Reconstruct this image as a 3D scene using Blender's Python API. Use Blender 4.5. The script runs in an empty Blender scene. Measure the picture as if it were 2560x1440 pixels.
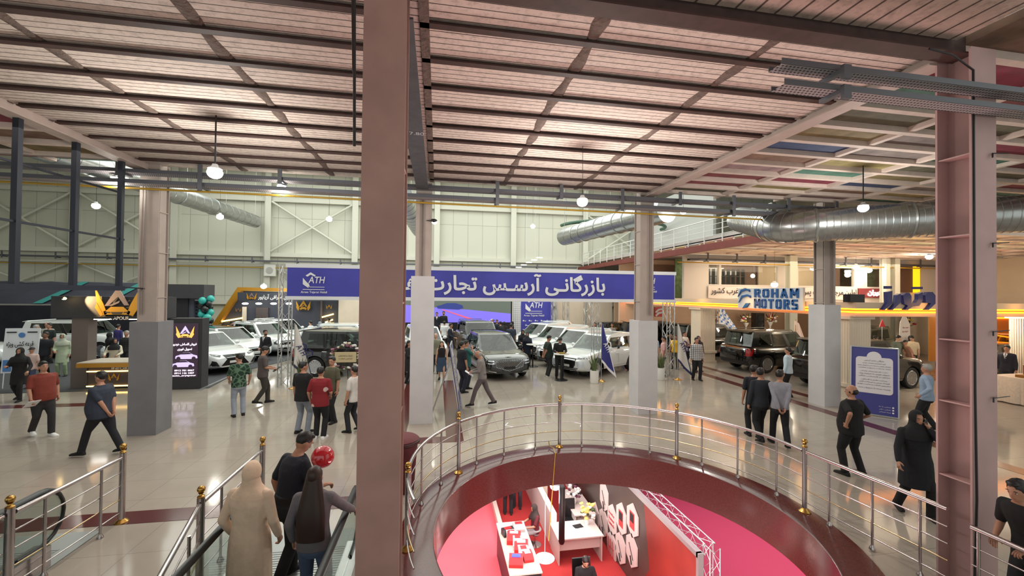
import bpy, bmesh, math, random
from math import sin, cos, pi, radians, sqrt, atan2, hypot
from mathutils import Vector, Matrix
from mathutils.bvhtree import BVHTree
from mathutils.geometry import delaunay_2d_cdt
random.seed(7)
SC = bpy.context.scene
COL = SC.collection

# ------------------------------------------------------------------ camera
F_PX = 1050.0
YAW, PITCH, ROLL = 0.1755, 0.0133, 0.0111
EYE = Vector((0, 0, 3.5))
fwd = Vector((sin(YAW)*cos(PITCH), cos(YAW)*cos(PITCH), sin(PITCH)))
rgt = Vector((cos(YAW), -sin(YAW), 0))
upv = rgt.cross(fwd)
r2 = cos(ROLL)*rgt + sin(ROLL)*upv
u2 = -sin(ROLL)*rgt + cos(ROLL)*upv
cam_d = bpy.data.cameras.new('camera')
cam = bpy.data.objects.new('camera', cam_d)
COL.objects.link(cam)
cam.matrix_world = Matrix(((r2.x, u2.x, -fwd.x, EYE.x), (r2.y, u2.y, -fwd.y, EYE.y), (r2.z, u2.z, -fwd.z, EYE.z), (0, 0, 0, 1)))
cam_d.sensor_width = 36.0
cam_d.lens = 36.0*F_PX/2560
cam_d.clip_start = 0.05
cam_d.clip_end = 200
SC.camera = cam

# ------------------------------------------------------------------ world, lights, exposure
SC.view_settings.view_transform = 'Standard'
SC.view_settings.look = 'None'
SC.view_settings.exposure = 0.0
SC.view_settings.gamma = 1.0
SC.view_settings.use_curve_mapping = False
W = bpy.data.worlds.new('hall_air')
SC.world = W
W.use_nodes = True
W.node_tree.nodes['Background'].inputs[0].default_value = (0.86, 0.9, 0.84, 1)
W.node_tree.nodes['Background'].inputs[1].default_value = 0.95
SC.cycles.use_denoising = True
SC.cycles.max_bounces = 6
SC.cycles.diffuse_bounces = 3
SC.cycles.glossy_bounces = 3
SC.cycles.transparent_max_bounces = 8
SC.cycles.sample_clamp_indirect = 4.0
SC.cycles.caustics_reflective = False
SC.cycles.caustics_refractive = False


def area(name, loc, size, power, col=(1, 1, 1), rot=(0, 0, 0)):
    d = bpy.data.lights.new(name, 'AREA')
    d.shape = 'RECTANGLE'
    d.size, d.size_y = size
    d.energy = power
    d.color = col
    o = bpy.data.objects.new(name, d)
    o.location = loc
    o.rotation_euler = rot
    COL.objects.link(o)
    return o


def point(name, loc, power, col=(1, 0.97, 0.9), r=0.1):
    d = bpy.data.lights.new(name, 'POINT')
    d.energy = power
    d.color = col
    d.shadow_soft_size = r
    o = bpy.data.objects.new(name, d)
    o.location = loc
    COL.objects.link(o)
    return o


# rows of lamps under the hall roof, over the stands and over the concourse; the last is an added bounce light
area('hall_lamps_far', (-1, 24, 12.9), (34, 20), 5400, (0.96, 1.0, 0.93))
area('hall_lamps_right', (22, 19, 5.6), (14, 12), 900, (1.0, 0.83, 0.62))
area('concourse_lamps', (-2, 7.5, 6.2), (12, 6), 170, (1.0, 0.93, 0.88))
area('lower_lamps', (2.2, 10.5, -0.75), (7, 9), 600, (1.0, 0.88, 0.86))
area('lower_lamps_right', (10.5, 10, -0.75), (7, 9), 560, (1.0, 0.88, 0.88))
area('carpet_bounce_fill', (2.7, 6.5, -3.6), (5, 5), 400, (1.0, 0.70, 0.67), (pi, 0, 0))  # added unseen upward light, stands in for bounce off the carpets below


def ray(u, v):
    d = Vector(((u-1280)/F_PX, (720-v)/F_PX, 1.0))
    return r2*d.x + u2*d.y + fwd*d.z


def G(u, v, z=0.0):
    """point of the photo (2560x1440) on the horizontal plane z"""
    d = ray(u, v)
    return EYE + d*((z-EYE.z)/d.z)


def AY(u, v, Y):
    """point of the photo on the upright plane at depth Y"""
    d = ray(u, v)
    return EYE + d*(Y/d.y)


def AX(u, v, X):
    d = ray(u, v)
    return EYE + d*(X/d.x)


# ------------------------------------------------------------------ materials
def lin(c):
    return tuple(((x/255)/12.92 if x <= 10 else (((x/255)+0.055)/1.055)**2.4) for x in c)


MATS = {}


def M(name, rgb, rough=0.5, metal=0.0, noise=0.0, scale=8.0, bump=0.0, bscale=30.0, coat=0.0, spec=0.5, alpha=1.0, stretch=(1, 1, 1)):
    """procedural Principled surface; rgb is sRGB 0-255; noise varies the colour, bump the relief"""
    if name in MATS:
        return MATS[name]
    m = bpy.data.materials.new(name)
    m.use_nodes = True
    nt = m.node_tree
    b = nt.nodes['Principled BSDF']
    c = lin(rgb)
    b.inputs['Base Color'].default_value = (*c, 1)
    b.inputs['Roughness'].default_value = rough
    b.inputs['Metallic'].default_value = metal
    b.inputs['Coat Weight'].default_value = coat
    b.inputs['Coat Roughness'].default_value = 0.04
    b.inputs['Specular IOR Level'].default_value = spec
    b.inputs['Alpha'].default_value = alpha
    if noise or bump:
        tc = nt.nodes.new('ShaderNodeTexCoord')
        mp = nt.nodes.new('ShaderNodeMapping')
        mp.inputs['Scale'].default_value = stretch
        nt.links.new(tc.outputs['Object'], mp.inputs[0])
    if noise:
        n = nt.nodes.new('ShaderNodeTexNoise')
        n.inputs['Scale'].default_value = scale
        n.inputs['Detail'].default_value = 4
        nt.links.new(mp.outputs[0], n.inputs['Vector'])
        r = nt.nodes.new('ShaderNodeValToRGB')
        r.color_ramp.elements[0].position = 0.3
        r.color_ramp.elements[1].position = 0.7
        r.color_ramp.elements[0].color = (*[x*(1-noise) for x in c], 1)
        r.color_ramp.elements[1].color = (*[min(1, x*(1+noise*0.6)) for x in c], 1)
        nt.links.new(n.outputs['Fac'], r.inputs[0])
        nt.links.new(r.outputs[0], b.inputs['Base Color'])
    if bump:
        n2 = nt.nodes.new('ShaderNodeTexNoise')
        n2.inputs['Scale'].default_value = bscale
        nt.links.new(mp.outputs[0], n2.inputs['Vector'])
        bp = nt.nodes.new('ShaderNodeBump')
        bp.inputs['Strength'].default_value = bump
        bp.inputs['Distance'].default_value = 0.02
        nt.links.new(n2.outputs['Fac'], bp.inputs['Height'])
        nt.links.new(bp.outputs[0], b.inputs['Normal'])
    MATS[name] = m
    return m


def E(name, rgb, strength):
    if name in MATS:
        return MATS[name]
    m = bpy.data.materials.new(name)
    m.use_nodes = True
    b = m.node_tree.nodes['Principled BSDF']
    b.inputs['Base Color'].default_value = (*lin(rgb), 1)
    b.inputs['Emission Color'].default_value = (*lin(rgb), 1)
    b.inputs['Emission Strength'].default_value = strength
    MATS[name] = m
    return m


def glass(name, tint, mirror=0.12):
    if name in MATS:
        return MATS[name]
    m = bpy.data.materials.new(name)
    m.use_nodes = True
    nt = m.node_tree
    nt.nodes.remove(nt.nodes['Principled BSDF'])
    out = nt.nodes['Material Output']
    t = nt.nodes.new('ShaderNodeBsdfTransparent')
    t.inputs[0].default_value = (*tint, 1)
    g = nt.nodes.new('ShaderNodeBsdfGlossy')
    g.inputs['Roughness'].default_value = 0.02
    fr = nt.nodes.new('ShaderNodeLayerWeight')
    fr.inputs['Blend'].default_value = 0.3
    mr = nt.nodes.new('ShaderNodeMapRange')
    mr.inputs['To Min'].default_value = mirror*0.5
    mr.inputs['To Max'].default_value = min(1, mirror*4)
    mx = nt.nodes.new('ShaderNodeMixShader')
    nt.links.new(fr.outputs['Facing'], mr.inputs['Value'])
    nt.links.new(mr.outputs[0], mx.inputs[0])
    nt.links.new(t.outputs[0], mx.inputs[1])
    nt.links.new(g.outputs[0], mx.inputs[2])
    nt.links.new(mx.outputs[0], out.inputs[0])
    MATS[name] = m
    return m


# ------------------------------------------------------------------ mesh builder
class MB:
    def __init__(s):
        s.v, s.f, s.m = [], [], []
        s.mi = 0

    def mat(s, i):
        s.mi = i
        return s

    def add(s, vs, fs, xf=None):
        o = len(s.v)
        s.v += [(xf @ Vector(p)) for p in vs] if xf else [Vector(p) for p in vs]
        s.f += [tuple(o+i for i in f) for f in fs]
        s.m += [s.mi]*len(fs)
        return s

    def box(s, x0, x1, y0, y1, z0, z1, xf=None):
        vs = [(x, y, z) for z in (z0, z1) for y in (y0, y1) for x in (x0, x1)]
        return s.add(vs, [(0, 2, 3, 1), (4, 5, 7, 6), (0, 1, 5, 4), (2, 6, 7, 3), (0, 4, 6, 2), (1, 3, 7, 5)], xf)

    def bar(s, p0, p1, w, h, up=(0, 0, 1)):
        """rectangular bar from p0 to p1"""
        p0, p1 = Vector(p0), Vector(p1)
        d = (p1-p0).normalized()
        up = Vector(up)
        if abs(d.dot(up)) > 0.98:
            up = Vector((0, 1, 0))
        a = d.cross(up).normalized()*(w/2)
        b = a.cross(d).normalized()*(h/2)
        vs = []
        for p in (p0, p1):
            vs += [p-a-b, p+a-b, p+a+b, p-a+b]
        return s.add(vs, [(0, 3, 2, 1), (4, 5, 6, 7), (0, 1, 5, 4), (1, 2, 6, 5), (2, 3, 7, 6), (3, 0, 4, 7)])

    def loft(s, rings, cap=True, closed=False):
        n = len(rings[0])
        o = len(s.v)
        for r in rings:
            s.v += [Vector(p) for p in r]
        k = len(rings)
        for i in range(k if closed else k-1):
            a, b = o+i*n, o+((i+1) % k)*n
            for j in range(n):
                j2 = (j+1) % n
                s.f.append((a+j, a+j2, b+j2, b+j))
                s.m.append(s.mi)
        if cap and not closed:
            s.f.append(tuple(o+j for j in reversed(range(n))))
            s.f.append(tuple(o+(k-1)*n+j for j in range(n)))
            s.m += [s.mi]*2
        return s

    def tube(s, pts, r, n=8, closed=False, cap=True):
        pts = [Vector(p) for p in pts]
        k = len(pts)
        rr = r if isinstance(r, (list, tuple)) else [r]*k
        rings = []
        a = None
        for i in range(k):
            if closed:
                t = pts[(i+1) % k]-pts[i-1]
            else:
                t = pts[min(i+1, k-1)]-pts[max(i-1, 0)]
            t = t.normalized() if t.length > 1e-9 else Vector((0, 0, 1))
            if a is None:
                a = t.orthogonal().normalized()
            a = (a-t*a.dot(t))
            a = a.normalized() if a.length > 1e-6 else t.orthogonal().normalized()
            b = t.cross(a)
            ri = rr[i]
            rx, ry = ri if isinstance(ri, tuple) else (ri, ri)
            rings.append([pts[i]+a*(cos(2*pi*j/n)*rx)+b*(sin(2*pi*j/n)*ry) for j in range(n)])
        return s.loft(rings, cap, closed)

    def capsule(s, pts, r, n=10):
        """tube with rounded ends"""
        pts = [Vector(p) for p in pts]
        rr = list(r) if isinstance(r, (list, tuple)) else [r]*len(pts)
        d0 = (pts[0]-pts[1]).normalized()
        d1 = (pts[-1]-pts[-2]).normalized()
        P = [pts[0]+d0*rr[0], pts[0]+d0*rr[0]*0.7] + pts + [pts[-1]+d1*rr[-1]*0.7, pts[-1]+d1*rr[-1]]
        R = [rr[0]*0.15, rr[0]*0.72] + rr + [rr[-1]*0.72, rr[-1]*0.15]
        return s.tube(P, R, n)

    def lathe(s, prof, c=(0, 0, 0), n=20, ax='z', a0=0, a1=2*pi):
        full = abs(a1-a0-2*pi) < 1e-6
        k = n if full else n+1
        rings = []
        for r, h in prof:
            ring = []
            for j in range(k):
                a = a0+(a1-a0)*j/n
                p = {'z': (r*cos(a), r*sin(a), h), 'x': (h, r*cos(a), r*sin(a)), 'y': (r*sin(a), h, r*cos(a))}[ax]
                ring.append(Vector(c)+Vector(p))
            rings.append(ring)
        o = len(s.v)
        for r in rings:
            s.v += r
        for i in range(len(rings)-1):
            for j in range(n):
                j2 = (j+1) % k
                s.f.append((o+i*k+j, o+i*k+j2, o+(i+1)*k+j2, o+(i+1)*k+j))
                s.m.append(s.mi)
        if full:
            if prof[0][0] > 1e-6:
                s.f.append(tuple(o+j for j in reversed(range(k))))
                s.m.append(s.mi)
            if prof[-1][0] > 1e-6:
                s.f.append(tuple(o+(len(rings)-1)*k+j for j in range(k)))
                s.m.append(s.mi)
        return s

    def ell(s, c, r, n=14, k=9, xf=None, keep=None):
        rx, ry, rz = r if isinstance(r, (tuple, list)) else (r, r, r)
        vs = []
        for i in range(k+1):
            t = -pi/2+pi*i/k
            for j in range(n):
                a = 2*pi*j/n
                vs.append(Vector((cos(t)*cos(a), cos(t)*sin(a), sin(t))))
        fs = []
        for i in range(k):
            for j in range(n):
                j2 = (j+1) % n
                q = (i*n+j, i*n+j2, (i+1)*n+j2, (i+1)*n+j)
                if keep:
                    cc = sum((vs[x] for x in q), Vector())/4
                    if not keep(cc):
                        continue
                fs.append(q)
        P = [Vector((c[0]+p.x*rx, c[1]+p.y*ry, c[2]+p.z*rz)) for p in vs]
        return s.add(P, fs, xf)

    def prism(s, poly, o, ax, ay, depth):
        """extrude the outline poly (a,b) placed at o with axes ax, ay by depth along ax x ay"""
        o, ax, ay = Vector(o), Vector(ax), Vector(ay)
        nrm = ax.cross(ay).normalized()
        area2 = sum(poly[i][0]*poly[(i+1) % len(poly)][1]-poly[(i+1) % len(poly)][0]*poly[i][1] for i in range(len(poly)))
        if area2 < 0:
            poly = list(reversed(poly))
        n = len(poly)
        b = [o+ax*p[0]+ay*p[1] for p in poly]
        t = [p+nrm*depth for p in b]
        fs = [tuple(reversed(range(n))), tuple(range(n, 2*n))]
        fs += [(i, (i+1) % n, n+(i+1) % n, n+i) for i in range(n)]
        return s.add(b+t, fs)

    def text(s, body, o, ax, ay, height, depth=0.01, width=None, align='l', bold=0.0, slant=0.0):
        """lettering; o is the left (l), centre (c) or right (r) end of its base line"""
        vs, fs, pen = [], [], 0.0
        for gi, ch in enumerate(body):
            gv, gf, adv = glyph(ch, bold, slant)
            o_ = len(vs)
            vs += [Vector((p.x+pen, p.y, p.z+0.12*(gi % 2))) for p in gv]
            fs += [tuple(o_+i for i in f) for f in gf]
            pen += adv
        if not vs:
            return s
        x0, x1 = min(p.x for p in vs), max(p.x for p in vs)
        y0, y1 = min(p.y for p in vs), max(p.y for p in vs)
        k = height/(y1-y0)
        kx = width/(x1-x0) if width else k
        sh = {'l': 0, 'c': (x1-x0)*kx/2, 'r': (x1-x0)*kx}[align]
        o, ax, ay = Vector(o), Vector(ax).normalized(), Vector(ay).normalized()
        nn = ax.cross(ay)
        return s.add([o+ax*((p.x-x0)*kx-sh)+ay*((p.y-y0)*k)+nn*((p.z+0.5)*depth) for p in vs], fs)

    def build(s, name, mats, parent=None, smooth=None, world=False, loc=None, rz=0.0):
        """one mesh object. smooth: angle in degrees under which edges shade smooth"""
        if not isinstance(mats, (list, tuple)):
            mats = [mats]
        me = bpy.data.meshes.new(name)
        use = sorted({i for f in s.f for i in f})
        if len(use) < len(s.v):
            mp_ = {a: b for b, a in enumerate(use)}
            s.v = [s.v[i] for i in use]
            s.f = [tuple(mp_[i] for i in f) for f in s.f]
        vs = s.v
        if loc is not None:
            Tm = (Matrix.Translation(Vector(loc)) @ Matrix.Rotation(rz, 4, 'Z')).inverted()
            vs = [Tm @ p for p in vs]
        me.from_pydata([tuple(p) for p in vs], [], s.f)
        for m in mats:
            me.materials.append(m)
        if len(mats) > 1:
            me.polygons.foreach_set('material_index', s.m)
        if smooth:
            me.polygons.foreach_set('use_smooth', [True]*len(me.polygons))
            me.set_sharp_from_angle(angle=radians(smooth))
        me.update()
        ob = bpy.data.objects.new(name, me)
        COL.objects.link(ob)
        if loc is not None:
            ob.location = loc
            ob.rotation_euler = (0, 0, rz)
        if parent:
            ob.parent = parent
            if world:
                ob.matrix_parent_inverse = Matrix.LocRotScale(parent.location, parent.rotation_euler, None).inverted()
        return ob


TEXTS = {}


def letter_mesh(body, bold, slant):
    cu = bpy.data.curves.new('t', 'FONT')
    cu.body = body
    cu.extrude = 0.5
    cu.offset = bold
    cu.shear = slant
    cu.resolution_u = 3
    ob = bpy.data.objects.new('t', cu)
    COL.objects.link(ob)
    dg = bpy.context.evaluated_depsgraph_get()
    me = bpy.data.meshes.new_from_object(ob.evaluated_get(dg))
    r = ([v.co.copy() for v in me.vertices], [tuple(p.vertices) for p in me.polygons])
    bpy.data.objects.remove(ob)
    bpy.data.curves.remove(cu)
    bpy.data.meshes.remove(me)
    return r


def glyph(ch, bold, slant):
    """outline of one letter and the distance to the next"""
    key = (ch, bold, slant)
    if key not in TEXTS:
        v, f = letter_mesh(ch, bold, slant)
        if 'bar' not in TEXTS:
            TEXTS['bar'] = max(p.x for p in letter_mesh('|', 0, 0)[0])
        if (ch, 'adv') not in TEXTS:
            TEXTS[ch, 'adv'] = max(p.x for p in letter_mesh(ch+'|', 0, 0)[0])-TEXTS['bar']
        TEXTS[key] = (v, f, TEXTS[ch, 'adv'])
    return TEXTS[key]



def tag(o, label=None, cat=None, group=None, kind=None):
    if label:
        o['label'] = label
    if cat:
        o['category'] = cat
    if group:
        o['group'] = group
    if kind:
        o['kind'] = kind
    return o


def thing(name, label, cat, loc=(0, 0, 0), rz=0.0, group=None):
    o = bpy.data.objects.new(name, None)
    o.empty_display_size = 0.1
    COL.objects.link(o)
    o.location = loc
    o.rotation_euler = (0, 0, rz)
    return tag(o, label, cat, group)


def struct(mb, name, mats, smooth=None):
    return tag(mb.build(name, mats, smooth=smooth), kind='structure')


def copy_tree(o, loc=None, rz=None, label=None, parent=None):
    c = o.copy()
    COL.objects.link(c)
    if parent:
        c.parent = parent
        c.matrix_parent_inverse = o.matrix_parent_inverse.copy()
    if loc is not None:
        c.location = loc
    if rz is not None:
        c.rotation_euler = (0, 0, rz)
    if label:
        c['label'] = label
    for ch in [x for x in KIDS.get(o.name, [])] or list(o.children):
        copy_tree(ch, parent=c)
    return c


KIDS = {}


def fuse(mb, voxel, smooth_it=3):
    """one continuous skin over overlapping pieces; returns (verts, faces)"""
    me = bpy.data.meshes.new('fuse')
    me.from_pydata([tuple(p) for p in mb.v], [], mb.f)
    ob = bpy.data.objects.new('fuse', me)
    COL.objects.link(ob)
    r = ob.modifiers.new('r', 'REMESH')
    r.mode = 'VOXEL'
    r.voxel_size = voxel
    if smooth_it:
        sm = ob.modifiers.new('s', 'SMOOTH')
        sm.iterations = smooth_it
        sm.factor = 0.5
    dg = bpy.context.evaluated_depsgraph_get()
    m2 = bpy.data.meshes.new_from_object(ob.evaluated_get(dg))
    vs = [v.co.copy() for v in m2.vertices]
    fs = [tuple(p.vertices) for p in m2.polygons]
    bpy.data.objects.remove(ob)
    bpy.data.meshes.remove(me)
    bpy.data.meshes.remove(m2)
    return vs, fs
# ================================================================== SETTING
# ---- floor tiles: polished stone with thin joints
def tile_mat(name, rgb, size, rough, joint=0.6):
    m = M(name, rgb, rough)
    nt = m.node_tree
    b = nt.nodes['Principled BSDF']
    tc = nt.nodes.new('ShaderNodeTexCoord')
    br = nt.nodes.new('ShaderNodeTexBrick')
    br.offset = 0.0
    br.inputs['Scale'].default_value = 1.0
    br.inputs['Mortar Size'].default_value = 0.004
    br.inputs['Brick Width'].default_value = size
    br.inputs['Row Height'].default_value = size
    c = lin(rgb)
    br.inputs['Color1'].default_value = (*c, 1)
    br.inputs['Color2'].default_value = (*[x*0.93 for x in c], 1)
    br.inputs['Mortar'].default_value = (*[x*joint for x in c], 1)
    n = nt.nodes.new('ShaderNodeTexNoise')
    n.inputs['Scale'].default_value = 2.2
    n.inputs['Detail'].default_value = 6
    mix = nt.nodes.new('ShaderNodeMixRGB')
    mix.blend_type = 'MULTIPLY'
    mix.inputs[0].default_value = 0.18
    nt.links.new(tc.outputs['Object'], br.inputs['Vector'])
    nt.links.new(tc.outputs['Object'], n.inputs['Vector'])
    nt.links.new(br.outputs['Color'], mix.inputs[1])
    nt.links.new(n.outputs['Fac'], mix.inputs[2])
    nt.links.new(mix.outputs[0], b.inputs['Base Color'])
    mr = nt.nodes.new('ShaderNodeMapRange')
    mr.inputs['To Min'].default_value = rough*0.7
    mr.inputs['To Max'].default_value = rough*1.5
    nt.links.new(n.outputs['Fac'], mr.inputs['Value'])
    nt.links.new(mr.outputs[0], b.inputs['Roughness'])
    return m


FLOOR = tile_mat('polished_beige_tile', (172, 162, 150), 0.8, 0.09)
MAROON = M('maroon_granite', (88, 40, 38), 0.16, noise=0.25, scale=40)
PAINTW = M('painted_plaster', (196, 190, 186), 0.7, noise=0.05, scale=3)
CX, CY, RO = 2.77, 6.12, 2.80


def plate_with_hole(mb, x0, x1, y0, y1, z, cx, cy, r, n=96, flip=False):
    h = r+0.75
    ci, sq = [], []
    for i in range(n):
        a = 2*pi*i/n
        c, s_ = cos(a), sin(a)
        k = h/max(abs(c), abs(s_))
        ci.append((cx+r*c, cy+r*s_, z))
        sq.append((cx+k*c, cy+k*s_, z))
    fs = [(i, n+i, n+(i+1) % n, (i+1) % n) for i in range(n)]
    if flip:
        fs = [tuple(reversed(f)) for f in fs]
    mb.add(ci+sq, fs)
    X = [x0, cx-h, cx+h, x1]
    Y = [y0, cy-h, cy+h, y1]
    for i in range(3):
        for j in range(3):
            if i == 1 and j == 1:
                continue
            q = [(X[i], Y[j], z), (X[i+1], Y[j], z), (X[i+1], Y[j+1], z), (X[i], Y[j+1], z)]
            mb.add(q, [(3, 2, 1, 0) if flip else (0, 1, 2, 3)])


mb = MB()
plate_with_hole(mb, -34, 40, -4, 36.4, 0.0, CX, CY, RO)
struct(mb, 'floor', FLOOR)
# underside of this storey, seen from the floor below
mb = MB()
plate_with_hole(mb, -12, 20, -4, 26, -0.62, CX, CY, RO, flip=True)
struct(mb, 'ceiling_lower_storey', M('lower_ceiling_paint', (200, 180, 176), 0.8))
# polished band round the opening and its fascia
mb = MB()
n = 128
mb.lathe([(RO-0.02, -0.66), (RO-0.02, 0.012), (RO+0.0, 0.02), (RO+0.48, 0.02), (RO+0.48, 0.0)], (CX, CY, 0), n)
mb.f = [f for f in mb.f if len(f) == 4]
struct(mb, 'trim_1', MAROON, 40)
# maroon bands laid in the floor


def band(name, pts, w=None):
    mb = MB()
    for q in pts:
        z0 = 0.004
        vs = [(x, y, z0) for x, y in q]+[(x, y, -0.01) for x, y in q]
        k = len(q)
        mb.add(vs, [tuple(range(k))]+[(i, k+i, k+(i+1) % k, (i+1) % k) for i in range(k)])
    return struct(mb, name, MAROON)


band('trim_2', [[(-14, 7.2), (-1.2, 7.2), (-1.2, 7.6), (-14, 7.6)]])
band('trim_3', [[(-1.05, 9.95), (0.32, 9.95), (0.32, 11.2), (-0.9, 11.2)], [(-0.85, 9.0), (0.35, 9.9), (0.35, 10.0), (-1.05, 10.0)]] if 0 else [[(-1.12, 9.98), (0.66, 9.98), (0.66, 10.4), (-1.12, 10.4)], [(-1.12, 10.4), (-0.72, 10.4), (-0.72, 17.0), (-1.12, 17.0)], [(0.25, 10.4), (0.66, 10.4), (0.66, 17.0), (0.25, 17.0)]])
band('trim_4', [[(11.55, -2), (11.95, -2), (11.95, 17.6), (11.55, 17.6)]])
band('trim_5', [[(12.75, 12.2), (13.1, 12.2), (13.1, 19.6), (12.75, 19.6)]])
band('trim_6', [[(-16, 14.6), (-9.9, 14.6), (-9.9, 15.0), (-16, 15.0)]])

# ---- far wall: steel cladding panels, portal columns, girts and cross bracing
CREAM = M('cream_cladding', (203, 203, 188), 0.55, noise=0.06, scale=1.2)
nt = CREAM.node_tree
b_ = nt.nodes['Principled BSDF']
tc = nt.nodes.new('ShaderNodeTexCoord')
mp = nt.nodes.new('ShaderNodeMapping')
mp.inputs['Rotation'].default_value = (radians(90), 0, 0)
br = nt.nodes.new('ShaderNodeTexBrick')
br.offset = 0
br.inputs['Scale'].default_value = 1
br.inputs['Brick Width'].default_value = 1.25
br.inputs['Row Height'].default_value = 3.1
br.inputs['Mortar Size'].default_value = 0.022
c_ = lin((203, 203, 188))
br.inputs['Color1'].default_value = (*c_, 1)
br.inputs['Color2'].default_value = (*[x*0.94 for x in c_], 1)
br.inputs['Mortar'].default_value = (*[x*0.62 for x in c_], 1)
nt.links.new(tc.outputs['Object'], mp.inputs[0])
nt.links.new(mp.outputs[0], br.inputs['Vector'])
nt.links.new(br.outputs['Color'], b_.inputs['Base Color'])
STEELW = M('cream_steel', (206, 205, 192), 0.5)
GREYST = M('grey_steel', (96, 97, 104), 0.45, 0.4)
GALV = M('galvanised', (168, 172, 172), 0.32, 0.85, noise=0.12, scale=14)

mb = MB()
mb.box(-34, 40, 36.0, 36.3, 0, 13.6)
struct(mb, 'wall_far', CREAM)
mb = MB()
mb.box(-34.3, -34, -4, 36.3, 0, 13.6)
struct(mb, 'wall_left', M('left_cladding', (200, 200, 188), 0.55, noise=0.05, scale=1.5))
mb = MB()
mb.box(34, 34.3, -4, 36.3, 0, 13.6)
struct(mb, 'wall_right', M('warm_wall', (214, 196, 172), 0.6, noise=0.05, scale=1.5))


def hsec(mb, x, y, w, d, z0, z1, t=0.025, axis='x'):
    """H section upright: flanges face -y and +y"""
    mb.box(x-w/2, x+w/2, y-d/2, y-d/2+t, z0, z1)
    mb.box(x-w/2, x+w/2, y+d/2-t, y+d/2, z0, z1)
    mb.box(x-t/2, x+t/2, y-d/2+t, y+d/2-t, z0, z1)


wx = [-0.11+6.5*k for k in range(-5, 6)]
for x in wx:
    mb = MB()
    hsec(mb, x, 35.75, 0.46, 0.5, 0, 13.4)
    struct(mb, 'wall_column', STEELW)
for i, z in enumerate((6.35, 10.7, 2.6)):
    mb = MB()
    mb.box(-34, 33.9, 35.7, 35.98, z-0.16, z+0.16)
    struct(mb, 'wall_girt', STEELW)
mb = MB()
mb.box(-34, 33.9, 35.6, 35.75, 5.42, 5.6)
struct(mb, 'wall_girt', STEELW)
for k in (-4, -2, 2, -5):
    x0, x1 = wx[k+5]+0.25, wx[k+6]-0.25
    for a, b in ((6.6, 10.5), (10.5, 6.6)):
        mb = MB()
        mb.tube([(x0, 35.6, a), (x1, 35.6, b)], 0.085, 8)
        tag(mb.build('wall_brace', STEELW, smooth=40), kind='structure')
    for a, b in ((2.7, 5.4), (5.4, 2.7)):
        mb = MB()
        mb.tube([(x0, 35.65, a), (x1, 35.65, b)], 0.07, 8)
        tag(mb.build('wall_brace', STEELW, smooth=40), kind='structure')

# ---- near hall: ceiling of hollow blocks between joists
def block_mat(name, rgb, dark, period, axis_y=True, speck=0.35):
    m = M(name, rgb, 0.85)
    nt = m.node_tree
    b = nt.nodes['Principled BSDF']
    tc = nt.nodes.new('ShaderNodeTexCoord')
    sx = nt.nodes.new('ShaderNodeSeparateXYZ')
    nt.links.new(tc.outputs['Object'], sx.inputs[0])
    mu = nt.nodes.new('ShaderNodeMath')
    mu.operation = 'MULTIPLY'
    mu.inputs[1].default_value = 1/period
    nt.links.new(sx.outputs['Y' if axis_y else 'X'], mu.inputs[0])
    fr = nt.nodes.new('ShaderNodeMath')
    fr.operation = 'FRACT'
    nt.links.new(mu.outputs[0], fr.inputs[0])
    rp = nt.nodes.new('ShaderNodeValToRGB')
    e = rp.color_ramp.elements
    e[0].position, e[0].color = 0.0, (0, 0, 0, 1)
    e[1].position, e[1].color = 0.07, (1, 1, 1, 1)
    q = rp.color_ramp.elements.new(0.93)
    q.color = (1, 1, 1, 1)
    q = rp.color_ramp.elements.new(1.0)
    q.color = (0, 0, 0, 1)
    nt.links.new(fr.outputs[0], rp.inputs[0])
    n = nt.nodes.new('ShaderNodeTexNoise')
    n.inputs['Scale'].default_value = 9
    n.inputs['Detail'].default_value = 8
    n.inputs['Roughness'].default_value = 0.75
    nt.links.new(tc.outputs['Object'], n.inputs['Vector'])
    r2_ = nt.nodes.new('ShaderNodeValToRGB')
    c = lin(rgb)
    r2_.color_ramp.elements[0].position = 0.33
    r2_.color_ramp.elements[0].color = (*[x*(1-speck) for x in c], 1)
    r2_.color_ramp.elements[1].position = 0.52
    r2_.color_ramp.elements[1].color = (*c, 1)
    nt.links.new(n.outputs['Fac'], r2_.inputs[0])
    mx = nt.nodes.new('ShaderNodeMixRGB')
    nt.links.new(rp.outputs[0], mx.inputs[0])
    mx.inputs[1].default_value = (*lin(dark), 1)
    nt.links.new(r2_.outputs[0], mx.inputs[2])
    nt.links.new(mx.outputs[0], b.inputs['Base Color'])
    bp = nt.nodes.new('ShaderNodeBump')
    bp.inputs['Distance'].default_value = 0.03
    nt.links.new(rp.outputs[0], bp.inputs['Height'])
    nt.links.new(bp.outputs[0], b.inputs['Normal'])
    return m


ZC = 6.56
BLOCK = block_mat('hollow_block_ceiling', (218, 202, 192), (112, 86, 76), 0.118)
BLOCKX = block_mat('hollow_block_ceiling_near', (200, 176, 164), (84, 58, 50), 0.24, False)
JOIST = M('rusty_joist', (70, 48, 44), 0.7, noise=0.3, scale=6)
MORTAR = M('mortar_rib', (112, 96, 88), 0.95, noise=0.35, scale=12, bump=0.8, bscale=25)
PINKST = M('primed_steel', (178, 160, 152), 0.6, noise=0.10, scale=3)
DARKST = M('dark_steel', (74, 74, 78), 0.55, noise=0.25, scale=5)
mb = MB()
mb.box(-6.95, 6.1, 4.1, 11.75, ZC, ZC+0.12)
struct(mb, 'ceiling_1', BLOCK)
mb = MB()
mb.box(-22, 6.1, -4, 4.0, ZC+0.04, ZC+0.16)
struct(mb, 'ceiling_2', BLOCKX)


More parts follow.
